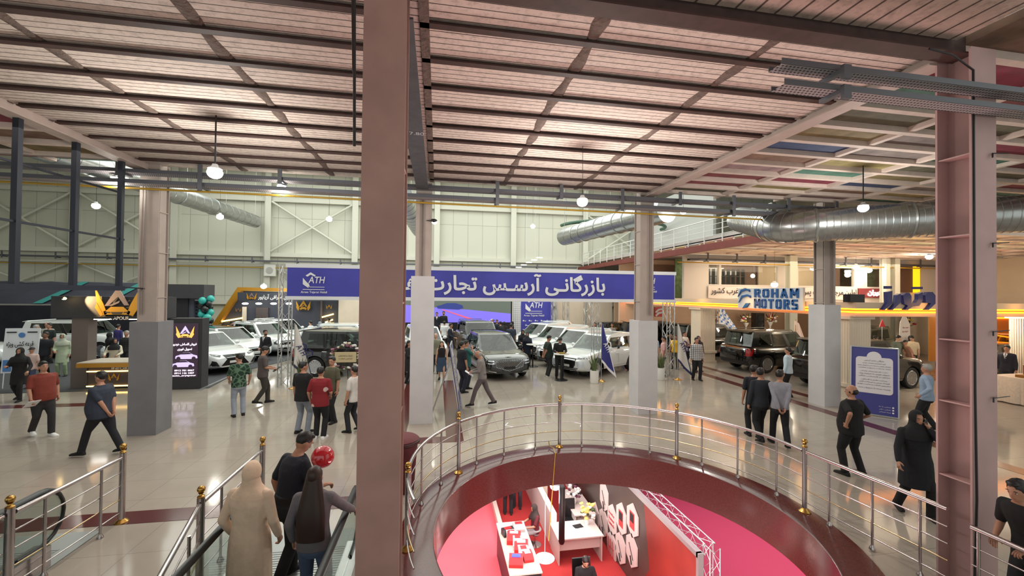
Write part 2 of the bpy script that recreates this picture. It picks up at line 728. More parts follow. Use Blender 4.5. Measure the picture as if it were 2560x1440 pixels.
def ibeam_x(mb, x0, x1, y, zb, h, w, t=0.02):
    mb.box(x0, x1, y-w/2, y+w/2, zb, zb+t)
    mb.box(x0, x1, y-t/2, y+t/2, zb+t, zb+h)


def ibeam_y(mb, y0, y1, x, zb, h, w, t=0.02):
    mb.box(x-w/2, x+w/2, y0, y1, zb, zb+t)
    mb.box(x-t/2, x+t/2, y0, y1, zb+t, zb+h)
    mb.box(x-w/2, x+w/2, y0, y1, zb+h-t, zb+h)


for i in range(10):
    y = 4.78+0.726*i
    mb = MB()
    ibeam_x(mb, -0.24, 6.0, y, 6.5, 0.12, 0.10)
    struct(mb, 'ceiling_joist', JOIST)
    y = 4.68+0.708*i
    mb = MB()
    ibeam_x(mb, -6.85, -0.55, y, 6.5, 0.12, 0.10)
    struct(mb, 'ceiling_joist', JOIST)
for x in (-4.88, -2.75, 1.78, 3.92):
    mb = MB()
    y = 4.15
    rings = []
    while y < 11.7:
        w = 0.085+0.02*sin(y*7+x)+random.uniform(-0.008, 0.008)
        dx = 0.02*sin(y*2.3+x)
        rings.append([(x+dx-w, y, ZC+0.005), (x+dx-w*0.6, y, ZC-0.022), (x+dx+w*0.6, y, ZC-0.022), (x+dx+w, y, ZC+0.005)])
        y += 0.16
    mb.loft(rings)
    struct(mb, 'ceiling_rib', MORTAR, 60)
# row beam that carries the near edge, main beams along the hall
mb = MB()
ibeam_x(mb, -7.2, 6.3, 4.05, 6.42, 0.3, 0.22)
struct(mb, 'ceiling_beam', JOIST)
for x, w, zb, m in ((-0.42, 0.3, 6.18, DARKST), (-6.98, 0.28, 6.36, PINKST), (6.12, 0.28, 6.40, PINKST)):
    mb = MB()
    ibeam_y(mb, 4.2, 11.1 if x > -1 and x < 0 else 11.75, x, zb, 0.5, w)
    struct(mb, 'ceiling_beam', m)
mb = MB()
mb.box(-0.235, -0.13, 4.2, 11.6, 6.5, 6.58)
struct(mb, 'ceiling_rib', MORTAR)
# chalk note on the beam
mb = MB()
mb.text('7.80', (-0.5, 7.28, 6.178), (1, 0, 0), (0, -1, 0), 0.13, 0.003, width=0.24)
o = mb.build('chalk_number', M('chalk', (170, 172, 176), 0.9))
tag(o, 'white chalk number written on underside of the dark centre beam', 'marking')

# ---- painted timber-and-plaster ceiling to the right and far left, colour between white battens
CELLS = {'t': (74, 112, 98), 'o': (96, 92, 76), 'm': (118, 62, 66), 'b': (62, 76, 112), 'g': (134, 118, 84), 'r': (128, 54, 70), 'n': (128, 100, 84), 'p': (150, 122, 124), 'y': (142, 128, 84), 's': (120, 108, 104)}
CM = {k: M('ceiling_paint_'+k, c, 0.85, noise=0.3, scale=4) for k, c in CELLS.items()}
BATTEN = M('white_batten', (208, 190, 180), 0.7, noise=0.08, scale=5)
seq = 'mtogbnsymornrtbgpoynsmtgbornyptsgnobmr'


def coloured_ceiling(x0, x1, y0, y1, z, dx, dy, nm, k0=0, order=None):
    mb = MB()
    keys = list(CELLS)
    xs, k = x0, k0
    i = 0
    while xs < x1-0.01:
        ys, j = y0, 0
        while ys < y1-0.01:
            key = order[(i*7+j) % len(order)] if order else seq[(k*5+j*3+i*11) % len(seq)]
            mb.mat(keys.index(key))
            mb.box(xs, min(xs+dx, x1), ys, min(ys+dy, y1), z+0.1, z+0.2)
            ys += dy
            j += 1
            k += 1
        xs += dx
        i += 1
    struct(mb, nm, [CM[q] for q in keys])
    y = y0
    while y < y1+0.01:
        m2 = MB()
        m2.box(x0, x1, y-0.06, y+0.06, z, z+0.12)
        struct(m2, 'ceiling_batten', BATTEN)
        y += dy
    x = x0+dx
    while x < x1+0.01:
        m2 = MB()
        m2.box(x-0.06, x+0.06, y0, y1, z+0.02, z+0.12)
        struct(m2, 'ceiling_batten', BATTEN)
        x += dx


coloured_ceiling(6.3, 20.0, 3.4, 11.7, 6.5, 2.13, 0.72, 'ceiling_3', order='nrtogbnpmmossytry')
coloured_ceiling(-21.8, -7.1, 4.0, 11.7, 6.5, 2.13, 0.9, 'ceiling_4', 3, order='bprngtomb')
CELLS.update({'1': (206, 186, 176), '2': (196, 200, 184), '3': (214, 200, 170), '4': (208, 170, 168), '5': (190, 196, 204)})
for k in '12345':
    CM[k] = M('ceiling_paint_'+k, CELLS[k], 0.8, noise=0.2, scale=3)
coloured_ceiling(12.6, 33.9, 12.6, 22.4, 5.95, 2.1, 1.2, 'ceiling_5', 5, order='1324153')
mb = MB()
mb.box(-34, 34, 11.75, 36.3, 13.5, 13.7)
struct(mb, 'ceiling_6', CREAM)

# ---- columns: front row bare steel, second row boxed in at the foot
GREYBOX = M('grey_column_box', (122, 122, 126), 0.75, noise=0.08, scale=3)
WHITEBOX = M('white_column_box', (196, 194, 196), 0.7, noise=0.06, scale=2.5)


def hcol(x, y, name, m, z1=6.45, stiff=(2.4, 3.4, 4.65), z0=0.0):
    mb = MB()
    w, d, t = 0.37, 0.36, 0.022
    hsec(mb, x, y, w, d, z0, z1, t)
    for z in stiff:
        mb.box(x-w/2+0.01, x-t/2, y-d/2+t, y+d/2-t, z-0.008, z+0.008)
        mb.box(x+t/2, x+w/2-0.01, y-d/2+t, y+d/2-t, z-0.008, z+0.008)
    return struct(mb, name, m)


COLM = M('weathered_pink_steel', (176, 138, 130), 0.65, noise=0.12, scale=2.5)
hcol(-0.49, 4.04, 'column', COLM)
hcol(6.28, 4.04, 'column', M('primed_column', (184, 152, 150), 0.6, noise=0.08, scale=3), stiff=(1.35, 2.25, 3.0, 4.25, 5.2))
COLG = M('column_grey_pink', (170, 156, 148), 0.65, noise=0.08, scale=3)
for x, h, bm in ((-6.93, 2.72, GREYBOX), (-0.39, 3.94, WHITEBOX), (6.12, 2.74, WHITEBOX), (12.5, 3.25, WHITEBOX)):
    w, d, t = 0.42, 0.40, 0.022
    mb = MB()
    mb.box(x-w/2, x+w/2, 11.58, 11.58+t, 0, 6.6)
    mb.box(x-w/2, x+w/2, 11.58+d-t, 11.58+d, 0, 6.6)
    mb.box(x-t/2, x+t/2, 11.6, 11.58+d, 0, 6.6)
    mb.box(x-w/2+0.02, x+w/2-0.02, 11.65, 11.9, 0, 6.6)
    for z in (3.3, 4.4, 5.4):
        mb.box(x-w/2, x+w/2, 11.6, 11.97, z, z+0.02)
    struct(mb, 'column', COLG)
    mb = MB()
    mb.box(x-0.305, x+0.305, 11.48, 12.08, 0, h)
    struct(mb, 'column_casing', bm)

# ---- mezzanine at right: slab edge with red band, back wall
mb = MB()
mb.box(12.35, 12.6, 12.6, 36, 5.62, 5.92)
struct(mb, 'trim_7', M('red_oxide_band', (120, 56, 50), 0.6, noise=0.15, scale=4))
mb = MB()
mb.box(12.6, 34, 12.6, 36, 6.1, 6.3)
struct(mb, 'floor_mezzanine', PAINTW)
mb = MB()
mb.box(17.2, 17.4, 24, 36, 6.3, 11)
struct(mb, 'wall_mezzanine', M('mezzanine_wall', (170, 172, 170), 0.8))

# ---- lower storey
ZL = -4.2
mb = MB()
mb.box(-8, 16, 0, 26, ZL-0.1, ZL)
struct(mb, 'floor_lower_storey', tile_mat('lower_tile', (214, 200, 192), 0.6, 0.3))
mb = MB()
mb.box(-8, 16, 25.6, 26, ZL, -0.62)
struct(mb, 'wall_lower_storey', M('lower_wall', (210, 196, 188), 0.7))
# ================================================================== PEOPLE
def ik(S, T, a, b, pole):
    S, T = Vector(S), Vector(T)
    d = T-S
    L = d.length
    if L > (a+b)*0.995:
        T = S+d*((a+b)*0.995/L)
        d = T-S
        L = d.length
    k = (a*a-b*b+L*L)/(2*L)
    h = sqrt(max(a*a-k*k, 0))
    u = d/L
    p = Vector(pole)
    p = (p-u*p.dot(u))
    p = p.normalized() if p.length > 1e-5 else u.orthogonal().normalized()
    return S+u*k+p*h, T


SKIN = {'m': (176, 128, 104), 'l': (205, 160, 136), 'd': (140, 98, 78)}
HAIRC = {'k': (24, 20, 20), 'b': (52, 34, 28), 'g': (150, 146, 142)}
PEOPLE = []


def cloth(rgb, nm=None):
    key = nm or 'cloth_%d_%d_%d' % rgb
    return M(key, rgb, 0.85, noise=0.10, scale=9, bump=0.35, bscale=14)


def patterned(name, c1, c2, scale, kind='check'):
    if name in MATS:
        return MATS[name]
    m = M(name, c1, 0.85)
    nt = m.node_tree
    b = nt.nodes['Principled BSDF']
    tc = nt.nodes.new('ShaderNodeTexCoord')
    if kind == 'check':
        br = nt.nodes.new('ShaderNodeTexBrick')
        br.offset = 0
        br.inputs['Scale'].default_value = 1
        br.inputs['Brick Width'].default_value = scale
        br.inputs['Row Height'].default_value = scale
        br.inputs['Mortar Size'].default_value = scale*0.16
        mp = nt.nodes.new('ShaderNodeMapping')
        mp.inputs['Rotation'].default_value = (radians(90), 0, 0)
        nt.links.new(tc.outputs['Object'], mp.inputs[0])
        nt.links.new(mp.outputs[0], br.inputs['Vector'])
        br.inputs['Color1'].default_value = (*lin(c1), 1)
        br.inputs['Color2'].default_value = (*lin(c1), 1)
        br.inputs['Mortar'].default_value = (*lin(c2), 1)
        nt.links.new(br.outputs['Color'], b.inputs['Base Color'])
    else:
        v = nt.nodes.new('ShaderNodeTexVoronoi')
        v.inputs['Scale'].default_value = scale
        v.feature = 'DISTANCE_TO_EDGE'
        r = nt.nodes.new('ShaderNodeValToRGB')
        r.color_ramp.elements[0].position = 0.06
        r.color_ramp.elements[0].color = (*lin(c2), 1)
        r.color_ramp.elements[1].position = 0.11
        r.color_ramp.elements[1].color = (*lin(c1), 1)
        if kind == 'blotch':
            v.feature = 'F1'
            r.color_ramp.elements[0].position = 0.17
            r.color_ramp.elements[1].position = 0.22
        nt.links.new(tc.outputs['Object'], v.inputs['Vector'])
        nt.links.new(v.outputs['Distance'], r.inputs[0])
        nt.links.new(r.outputs[0], b.inputs['Base Color'])
    return m


def oval(c, rx, ry, n=18, p=2.3):
    out = []
    for j in range(n):
        a = 2*pi*j/n
        ca, sa = cos(a), sin(a)
        out.append(Vector((c[0]+rx*math.copysign(abs(ca)**(2/p), ca), c[1]+ry*math.copysign(abs(sa)**(2/p), sa), c[2])))
    return out


def person(label, loc, face=0, h=1.73, top=(40, 40, 44), sleeve='short', hem=0.86, bottom=(30, 30, 34), legs='trousers',
           hair='short', hc='k', skin='m', feet=None, hands=None, lean=0.0, head=(0, 0), belly=0.0, wide=1.0, shoes=(24, 22, 22),
           scarf=None, drop=0.0, beard=False, voxel=None, group=None, hairlen=1.25, extra=None, flare=0.0, tilt=0.0):
    loc = Vector(loc)
    dist = (loc-EYE).length
    vx = voxel or (0.0095 if dist < 7.5 else 0.013 if dist < 13 else 0.018 if dist < 20 else 0.024)
    s = h/1.75
    root = thing('person', label, 'person', loc, -radians(face), group)
    hipz = 0.93-drop
    feet = feet or ((-0.11, 0.02, 0), (0.11, -0.02, 0))
    hands = hands or ((-0.25, 0.05, 0.86), (0.25, 0.05, 0.86))
    skm = M('skin_'+skin, SKIN[skin], 0.5, noise=0.06, scale=6)
    hm = M('hair_'+hc, HAIRC[hc], 0.45, noise=0.2, scale=60, stretch=(6, 6, 1))

    def sp(z):          # spine: bend forward above the hips
        t = max(0.0, (z-0.93)/0.52)
        return Vector((tilt*t, lean*t*(0.6+0.4*t), z-drop-0.5*lean*lean*t))

    shift = sp(1.50)-Vector((0, 0, 1.50))
    sh = [sp(1.405)+Vector((sx*0.178*(1+(wide-1)*0.6), -0.005, 0)) for sx in (-1, 1)]
    hips = [Vector((sx*0.085, 0, hipz-0.02)) for sx in (-1, 1)]
    A, Kn, El, Wr = [], [], [], []
    for i, sx in enumerate((-1, 1)):
        fx, fy, fl = feet[i]
        a = Vector((fx, fy-0.02, 0.085+fl))
        k, a = ik(hips[i], a, 0.43, 0.425, (0.12*sx, 1, 0.1))
        A.append(a)
        Kn.append(k)
        t = Vector(hands[i])-Vector((0, 0, drop))
        e, w = ik(sh[i], t, 0.285, 0.255, (0.5*sx, -0.8, -0.45) if hands[i][2] < 1.3 else (0.6*sx, 0.2, -1))
        El.append(e)
        Wr.append(w)
    Hm = Matrix.Translation(shift+Vector((0, 0.0, 1.515))) @ Matrix.Rotation(-radians(head[0]), 4, 'Z') @ Matrix.Rotation(radians(head[1])-lean*0.3, 4, 'X') @ Matrix.Translation((0, 0, -1.515))

    def torso(mb, infl, z0, z1=1.47, flare_=0.0):
        prof = [(0.05, .15, .14), (0.45, .16, .14), (0.62, .165, .14), (0.80, .172, .13), (0.93, .170, .125), (1.02, .155, .112), (1.10, .148, .106), (1.22, .158, .114), (1.32, .172, .118), (1.40, .172, .103), (1.44, .140, .085), (1.475, .080, .068), (1.50, .062, .062)]
        zs = [z0]+[p[0] for p in prof if z0 < p[0] <= z1]
        rings = []
        for z in zs:
            for q in range(len(prof)-1):
                if prof[q][0] <= z <= prof[q+1][0]:
                    t = (z-prof[q][0])/(prof[q+1][0]-prof[q][0])
                    rx = prof[q][1]*(1-t)+prof[q+1][1]*t
                    ry = prof[q][2]*(1-t)+prof[q+1][2]*t
            w = wide if z < 1.43 else 1
            bl = belly*max(0, 1-abs(z-1.05)/0.28)
            fl = flare_*max(0, (1.0-z))
            c = sp(z) if z >= 0.93 else Vector((0, 0, z-drop))
            c = c+Vector((0, bl*0.55, 0))
            rings.append(oval(c, rx*w+infl+fl+bl*0.3, ry*w+infl+bl*0.6+fl*0.9))
        mb.loft(rings)

    # ---- body: one continuous skin, head with nose, jaw and ears, hands with five fingers
    mb = MB()
    torso(mb, -0.004, 0.88, 1.50)
    mb.capsule([sp(1.44), sp(1.50), Hm @ Vector((0, 0.012, 1.56))], [0.062, 0.054, 0.052], 12)
    mb.ell((0, 0.0, 1.64), (0.076, 0.094, 0.112), 16, 12, Hm)
    mb.ell((0, 0.030, 1.578), (0.056, 0.066, 0.066), 14, 9, Hm)
    mb.ell((0, 0.093, 1.612), (0.014, 0.026, 0.026), 8, 6, Hm)
    mb.ell((0, 0.080, 1.662), (0.052, 0.020, 0.014), 10, 6, Hm)
    for sx in (-1, 1):
        mb.ell((sx*0.077, -0.004, 1.622), (0.012, 0.022, 0.032), 8, 6, Hm)
    for i in range(2):
        mb.capsule([sh[i], sh[i].lerp(El[i], 0.5), El[i]], [0.047, 0.045, 0.041], 10)
        mb.capsule([El[i], El[i].lerp(Wr[i], 0.4), Wr[i]], [0.041, 0.039, 0.027], 10)
        mb.capsule([hips[i], hips[i].lerp(Kn[i], 0.5), Kn[i]], [0.086, 0.075, 0.055], 10)
        mb.capsule([Kn[i], Kn[i].lerp(A[i], 0.35), A[i]], [0.053, 0.055, 0.036], 10)
        mb.capsule([A[i]+Vector((0, -0.01, -0.045)), A[i]+Vector((0, 0.10, -0.062))], [0.026, 0.018], 8)
    vs, fs = fuse(mb, vx, 2 if vx < 0.012 else 1)
    bd = MB()
    bd.add(vs, fs)
    fn = 5 if dist > 14 else 6
    for i, sx in enumerate((-1, 1)):
        d = (Wr[i]-El[i]).normalized()
        sd = Vector((0, 1, 0)) if abs(d.y) < 0.75 else Vector((-sx, 0, 0))
        sd = (sd-d*sd.dot(d)).normalized()
        nn = d.cross(sd)*sx
        if nn.dot(Vector((-sx, 0.3, -0.5))) < 0:
            nn = -nn
        w = Wr[i]-d*0.012
        bd.loft([[w+d*t+sd*(cos(2*pi*j/10)*rx)+nn*(sin(2*pi*j/10)*ry) for j in range(10)] for t, rx, ry in ((0, .026, .022), (.03, .030, .021), (.065, .041, .018), (.098, .041, .015), (.106, .03, .009))])
        for q, (off, ln) in enumerate(((0.030, 0.068), (0.010, 0.076), (-0.011, 0.070), (-0.031, 0.055))):
            p0 = w+d*0.095+sd*off
            bend = 0.35+0.12*q
            p1 = p0+(d*cos(bend)+nn*sin(bend))*ln*0.45
            p2 = p1+(d*cos(bend*2)+nn*sin(bend*2))*ln*0.33
            p3 = p2+(d*cos(bend*2.7)+nn*sin(bend*2.7))*ln*0.25
            bd.capsule([p0, p1, p2, p3], [0.0095, 0.009, 0.0082, 0.0072], fn)
        t0 = w+d*0.03+sd*0.026
        t1 = t0+(d*0.62+sd*0.66+nn*0.35).normalized()*0.038
        t2 = t1+(d*0.85+sd*0.25+nn*0.45).normalized()*0.032
        bd.capsule([t0, t1, t2], [0.012, 0.0105, 0.0085], fn)
    # eyes, brows and lips
    for sx in (-1, 1):
        bd.mat(1).ell((sx*0.031, 0.079, 1.640), (0.0135, 0.008, 0.0075), 8, 5, Hm)
        bd.mat(2).ell((sx*0.031, 0.0855, 1.640), (0.0065, 0.004, 0.0065), 8, 5, Hm)
        bd.mat(3).tube([Hm @ Vector((sx*a, 0.094-abs(a-0.03)*0.35, z)) for a, z in ((0.012, 1.660), (0.031, 1.667), (0.050, 1.659))], 0.0042, 5)
    bd.mat(4).ell((0, 0.089, 1.570), (0.023, 0.008, 0.0075), 10, 5, Hm)
    if beard:
        bd.mat(3).ell((0, 0.031, 1.566), (0.062, 0.070, 0.060), 14, 9, Hm, keep=lambda c: c.z < 0.05 and c.y > -0.35 and not (c.y > 0.8 and abs(c.x) < 0.33 and c.z > -0.2))
    S = Matrix.Scale(s, 4)
    parts = []

    def fin(mbx, nm, mats, sm=60):
        mbx.v = [S @ p for p in mbx.v]
        o = mbx.build(nm, mats, root, sm)
        parts.append(o)
        return o
    EYEW = M('eye_white', (226, 222, 216), 0.3)
    fin(bd, 'body', [skm, EYEW, M('iris', (30, 20, 16), 0.2), hm, M('lips', (158, 88, 80), 0.5)])
    tm = top if isinstance(top, bpy.types.Material) else cloth(top)
    # ---- garment on the upper body
    mb = MB()
    torso(mb, 0.016, hem, 1.475, flare)
    if sleeve != 'none':
        for i in range(2):
            ins = sh[i]+Vector((0.06 if i == 0 else -0.06, 0, 0.0))
            if sleeve == 'short':
                mb.capsule([ins+Vector((0, 0, 0.012)), sh[i]], [0.056, 0.062], 12)
                mb.capsule([sh[i], sh[i].lerp(El[i], 0.80)], [0.062, 0.060], 12)
            else:
                mb.capsule([ins+Vector((0, 0, 0.012)), sh[i]], [0.056, 0.062], 12)
                mb.capsule([sh[i], sh[i].lerp(El[i], 0.5), El[i]], [0.062, 0.056, 0.053], 12)
                mb.capsule([El[i], El[i].lerp(Wr[i], 0.5), El[i].lerp(Wr[i], 0.93)], [0.054, 0.050, 0.040], 12)
    vs, fs = fuse(mb, vx*1.05, 2)
    t_ = MB()
    t_.add(vs, fs)
    fin(t_, {'none': 'top', 'short': 'shirt', 'long': 'shirt'}[sleeve] if hem > 0.75 else 'coat', tm)
    if 'suit' in label:
        for nm, m_, rows in (('shirt_front', cloth((226, 226, 228)), ((1.20, .004, .137), (1.28, .022, .139), (1.36, .042, .132), (1.42, .052, .118), (1.46, .050, .098))), ('tie', cloth((40, 44, 66)), ((1.19, .004, .142), (1.24, .016, .145), (1.40, .012, .131), (1.455, .016, .107)))):
            mb = MB()
            rings = []
            for z, w_, y_ in rows:
                c = sp(z)
                rings.append([c+Vector((x, y_+belly*0.3-dy, 0)) for x, dy in ((-w_, 0.010), (0, 0), (w_, 0.010), (0, 0.03))])
            mb.loft(rings)
            fin(mb, nm, m_)
    # ---- legs
    if legs != 'none':
        bm_ = bottom if isinstance(bottom, bpy.types.Material) else cloth(bottom)
        mb = MB()
        z0 = hipz
        wide0, wide = wide, (wide*0.84 if hem < 0.75 else wide)
        if legs == 'trousers':
            mb.loft([oval((0, 0, z0-0.17), .140*wide, .110*wide), oval((0, 0, z0-0.11), .182*wide, .135*wide), oval((0, 0, z0-0.04), .180*wide, .135*wide), oval((0, belly*0.3, z0+0.06), .172*wide, .130*wide+belly*0.2), oval((0, belly*0.4, z0+0.12), .164*wide, .123*wide+belly*0.3)])
            for i in range(2):
                c = A[i]+Vector((0, 0, -0.025))
                mb.capsule([hips[i], hips[i].lerp(Kn[i], 0.5), Kn[i]], [0.100*wide, 0.090*wide, 0.072], 12)
                mb.tube([Kn[i]+(Kn[i]-c).normalized()*0.02, Kn[i].lerp(c, 0.4), Kn[i].lerp(c, 0.8), c], [0.072, 0.070, 0.066, 0.068], 12)
        else:
            zl = {'skirt': 0.42, 'long': 0.10}[legs]
            mb.loft([oval((0, 0, zl), .24, .2), oval((0, 0, (zl+z0)/2), .215, .175), oval((0, 0, z0), .186, .14), oval((0, 0, z0+0.12), .165, .125)])
        vs, fs = fuse(mb, vx*1.05, 2)
        t_ = MB()
        t_.add(vs, fs)
        fin(t_, legs if legs == 'trousers' else 'skirt', bm_)
        wide = wide0
    # ---- shoes
    sm_ = cloth(shoes)
    for i, sx in enumerate((-1, 1)):
        a = A[i]
        b = Vector((a.x, a.y, a.z-0.085))
        fl = feet[i][2]
        ca, sa = (cos(fl*3.2), sin(fl*3.2)) if fl else (1, 0)

        def pt(x, y, z):
            return b+Vector((x+sx*max(0, y)*0.12, y*ca-z*sa*0.3, z*ca-(y-0.12)*sa if fl else z))
        rings = []
        for y, w, hh in ((-0.085, .022, .045), (-0.07, .036, .078), (-0.02, .040, .098), (0.05, .043, .078), (0.12, .050, .055), (0.17, .046, .045), (0.195, .026, .030)):
            rings.append([pt(w*x, y, hh*z) for x, z in ((-1, 0), (-1, .45), (-.75, .85), (0, 1), (.75, .85), (1, .45), (1, 0), (0, 0))])
        mb = MB()
        mb.loft(rings)
        fin(mb, 'shoe', sm_, 50)
    # ---- hair or head covering
    mb = MB()
    if hair in ('short', 'bald', 'long', 'bun'):
        if hair == 'bald':
            mb.ell((0, -0.014, 1.625), (0.0815, 0.0965, 0.072), 20, 14, Hm)
        else:
            mb.ell((0, -0.018, 1.667), (0.084, 0.099, 0.102), 22, 16, Hm)
            if hair == 'short':
                mb.ell((0.006, 0.030, 1.727), (0.058, 0.056, 0.033), 14, 8, Hm)
            for p_ in mb.v:
                p_ += Vector((sin(p_.z*160+p_.y*40), cos(p_.x*150), sin(p_.x*130+p_.y*90)))*0.0014
        if hair == 'bun':
            mb.ell((0, -0.10, 1.67), (0.05, 0.045, 0.05), 10, 7, Hm)
        if hair == 'long':
            rings = []
            z1 = hairlen
            for q in range(9):
                t = q/8
                z = 1.69*(1-t)+z1*t
                w = 0.080+0.075*min(1, t*1.6)
                y0 = -0.035-0.085*min(1, t*1.5)
                p = [(Vector((w*cos(a), y0+0.062*sin(a)*(1.0 if sin(a) < 0 else 0.5), z))) for a in [2*pi*j/14 for j in range(14)]]
                rings.append([(Hm @ c if t < 0.25 else (Hm @ c).lerp(c+shift, min(1, (t-0.25)*3))) for c in p])
            mb.loft(rings)
        fin(mb, 'hair', hm)
    elif hair == 'cap':
        mb.ell((0, -0.006, 1.66), (0.088, 0.106, 0.108), 18, 12, Hm, keep=lambda c: c.z > 0.05)
        mb.loft([[Hm @ Vector((x, y, z)) for x, y, z in ((-0.07, 0.075, 1.668), (0.07, 0.075, 1.668), (0.07, 0.075, 1.680), (-0.07, 0.075, 1.680))], [Hm @ Vector((x, y, z)) for x, y, z in ((-0.05, 0.165, 1.660), (0.05, 0.165, 1.660), (0.05, 0.165, 1.668), (-0.05, 0.165, 1.668))]])
        fin(mb, 'cap', hm)
    elif hair == 'hijab':
        sc = cloth(scarf or (22, 22, 26))
        mb.ell((0, -0.008, 1.642), (0.093, 0.116, 0.132), 22, 18, Hm, keep=lambda c: not (c.y > 0.42 and abs(c.x) < 0.60 and -0.78 < c.z < 0.60))
        rings = []
        for z, rx, ry, yo in ((1.585, .085, .098, -.01), (1.545, .094, .100, 0), (1.50, .110, .104, 0), (1.455, .165, .118, 0), (1.415, .212, .135, 0.005), (1.34, .222, .150, 0.01), (1.29, .218, .152, 0.012)):
            r = oval((0, yo, z), rx, ry, 22, 2.1)
            rings.append([(Hm @ p) if z > 1.52 else (p+shift) for p in r])
        mb.loft(rings, cap=False)
        fin(mb, 'headscarf', sc)
    if extra:
        extra(root, dict(S=s, sh=sh, El=El, Wr=Wr, Hm=Hm, sp=sp, Kn=Kn, A=A))
    KIDS[root.name] = parts
    PEOPLE.append(root)
    return root


def hold(root, hand, info, off=(0, 0, 0)):
    """world position of a hand of a person (0 left, 1 right)"""
    w = info['Wr'][hand]
    d = (w-info['El'][hand]).normalized()
    p = (w+d*0.09+Vector(off))*info['S']
    return Matrix.LocRotScale(root.location, root.rotation_euler, None) @ p
# ================================================================== CARS
TYRE = M('tyre_rubber', (22, 22, 23), 0.75)
RIM = M('alloy_rim', (176, 178, 182), 0.25, 0.9)
RIMD = M('dark_alloy', (60, 61, 64), 0.3, 0.8)
BLKP = M('black_plastic', (20, 20, 22), 0.35)
CHROME = M('chrome', (200, 203, 206), 0.12, 1.0)
LAMPG = M('lamp_glass', (205, 212, 220), 0.08, 0.2, coat=1.0)
LAMPD = M('lamp_housing', (44, 46, 50), 0.12, 0.3, coat=1.0)
TAIL = M('tail_lamp', (150, 14, 18), 0.12, coat=1.0)
PLATE = M('plate_white', (226, 226, 224), 0.4)
SEAT = M('seat_leather', (86, 78, 70), 0.6)
SEATL = M('seat_leather_light', (190, 180, 164), 0.6)
CABIN = M('cabin_dark', (28, 28, 30), 0.8)
GLASSC = glass('car_glass', (0.30, 0.37, 0.34), 0.07)
GLASSD = glass('privacy_glass', (0.06, 0.07, 0.07), 0.09)
PAINTS = {'white': M('paint_white', (222, 226, 226), 0.2, coat=1.0), 'black': M('paint_black', (10, 11, 13), 0.16, coat=1.0), 'grey': M('paint_grey', (96, 100, 98), 0.2, 0.3, coat=1.0), 'green': M('paint_olive', (70, 80, 66), 0.25, coat=0.8), 'red': M('paint_red', (150, 22, 26), 0.2, coat=1.0)}


def mono(xs, ys, x):
    if x <= xs[0]:
        return ys[0]
    for i in range(len(xs)-1):
        if x <= xs[i+1]:
            t = (x-xs[i])/(xs[i+1]-xs[i])
            t = t*t*(3-2*t)*0.5+t*0.5
            return ys[i]*(1-t)+ys[i+1]*t
    return ys[-1]


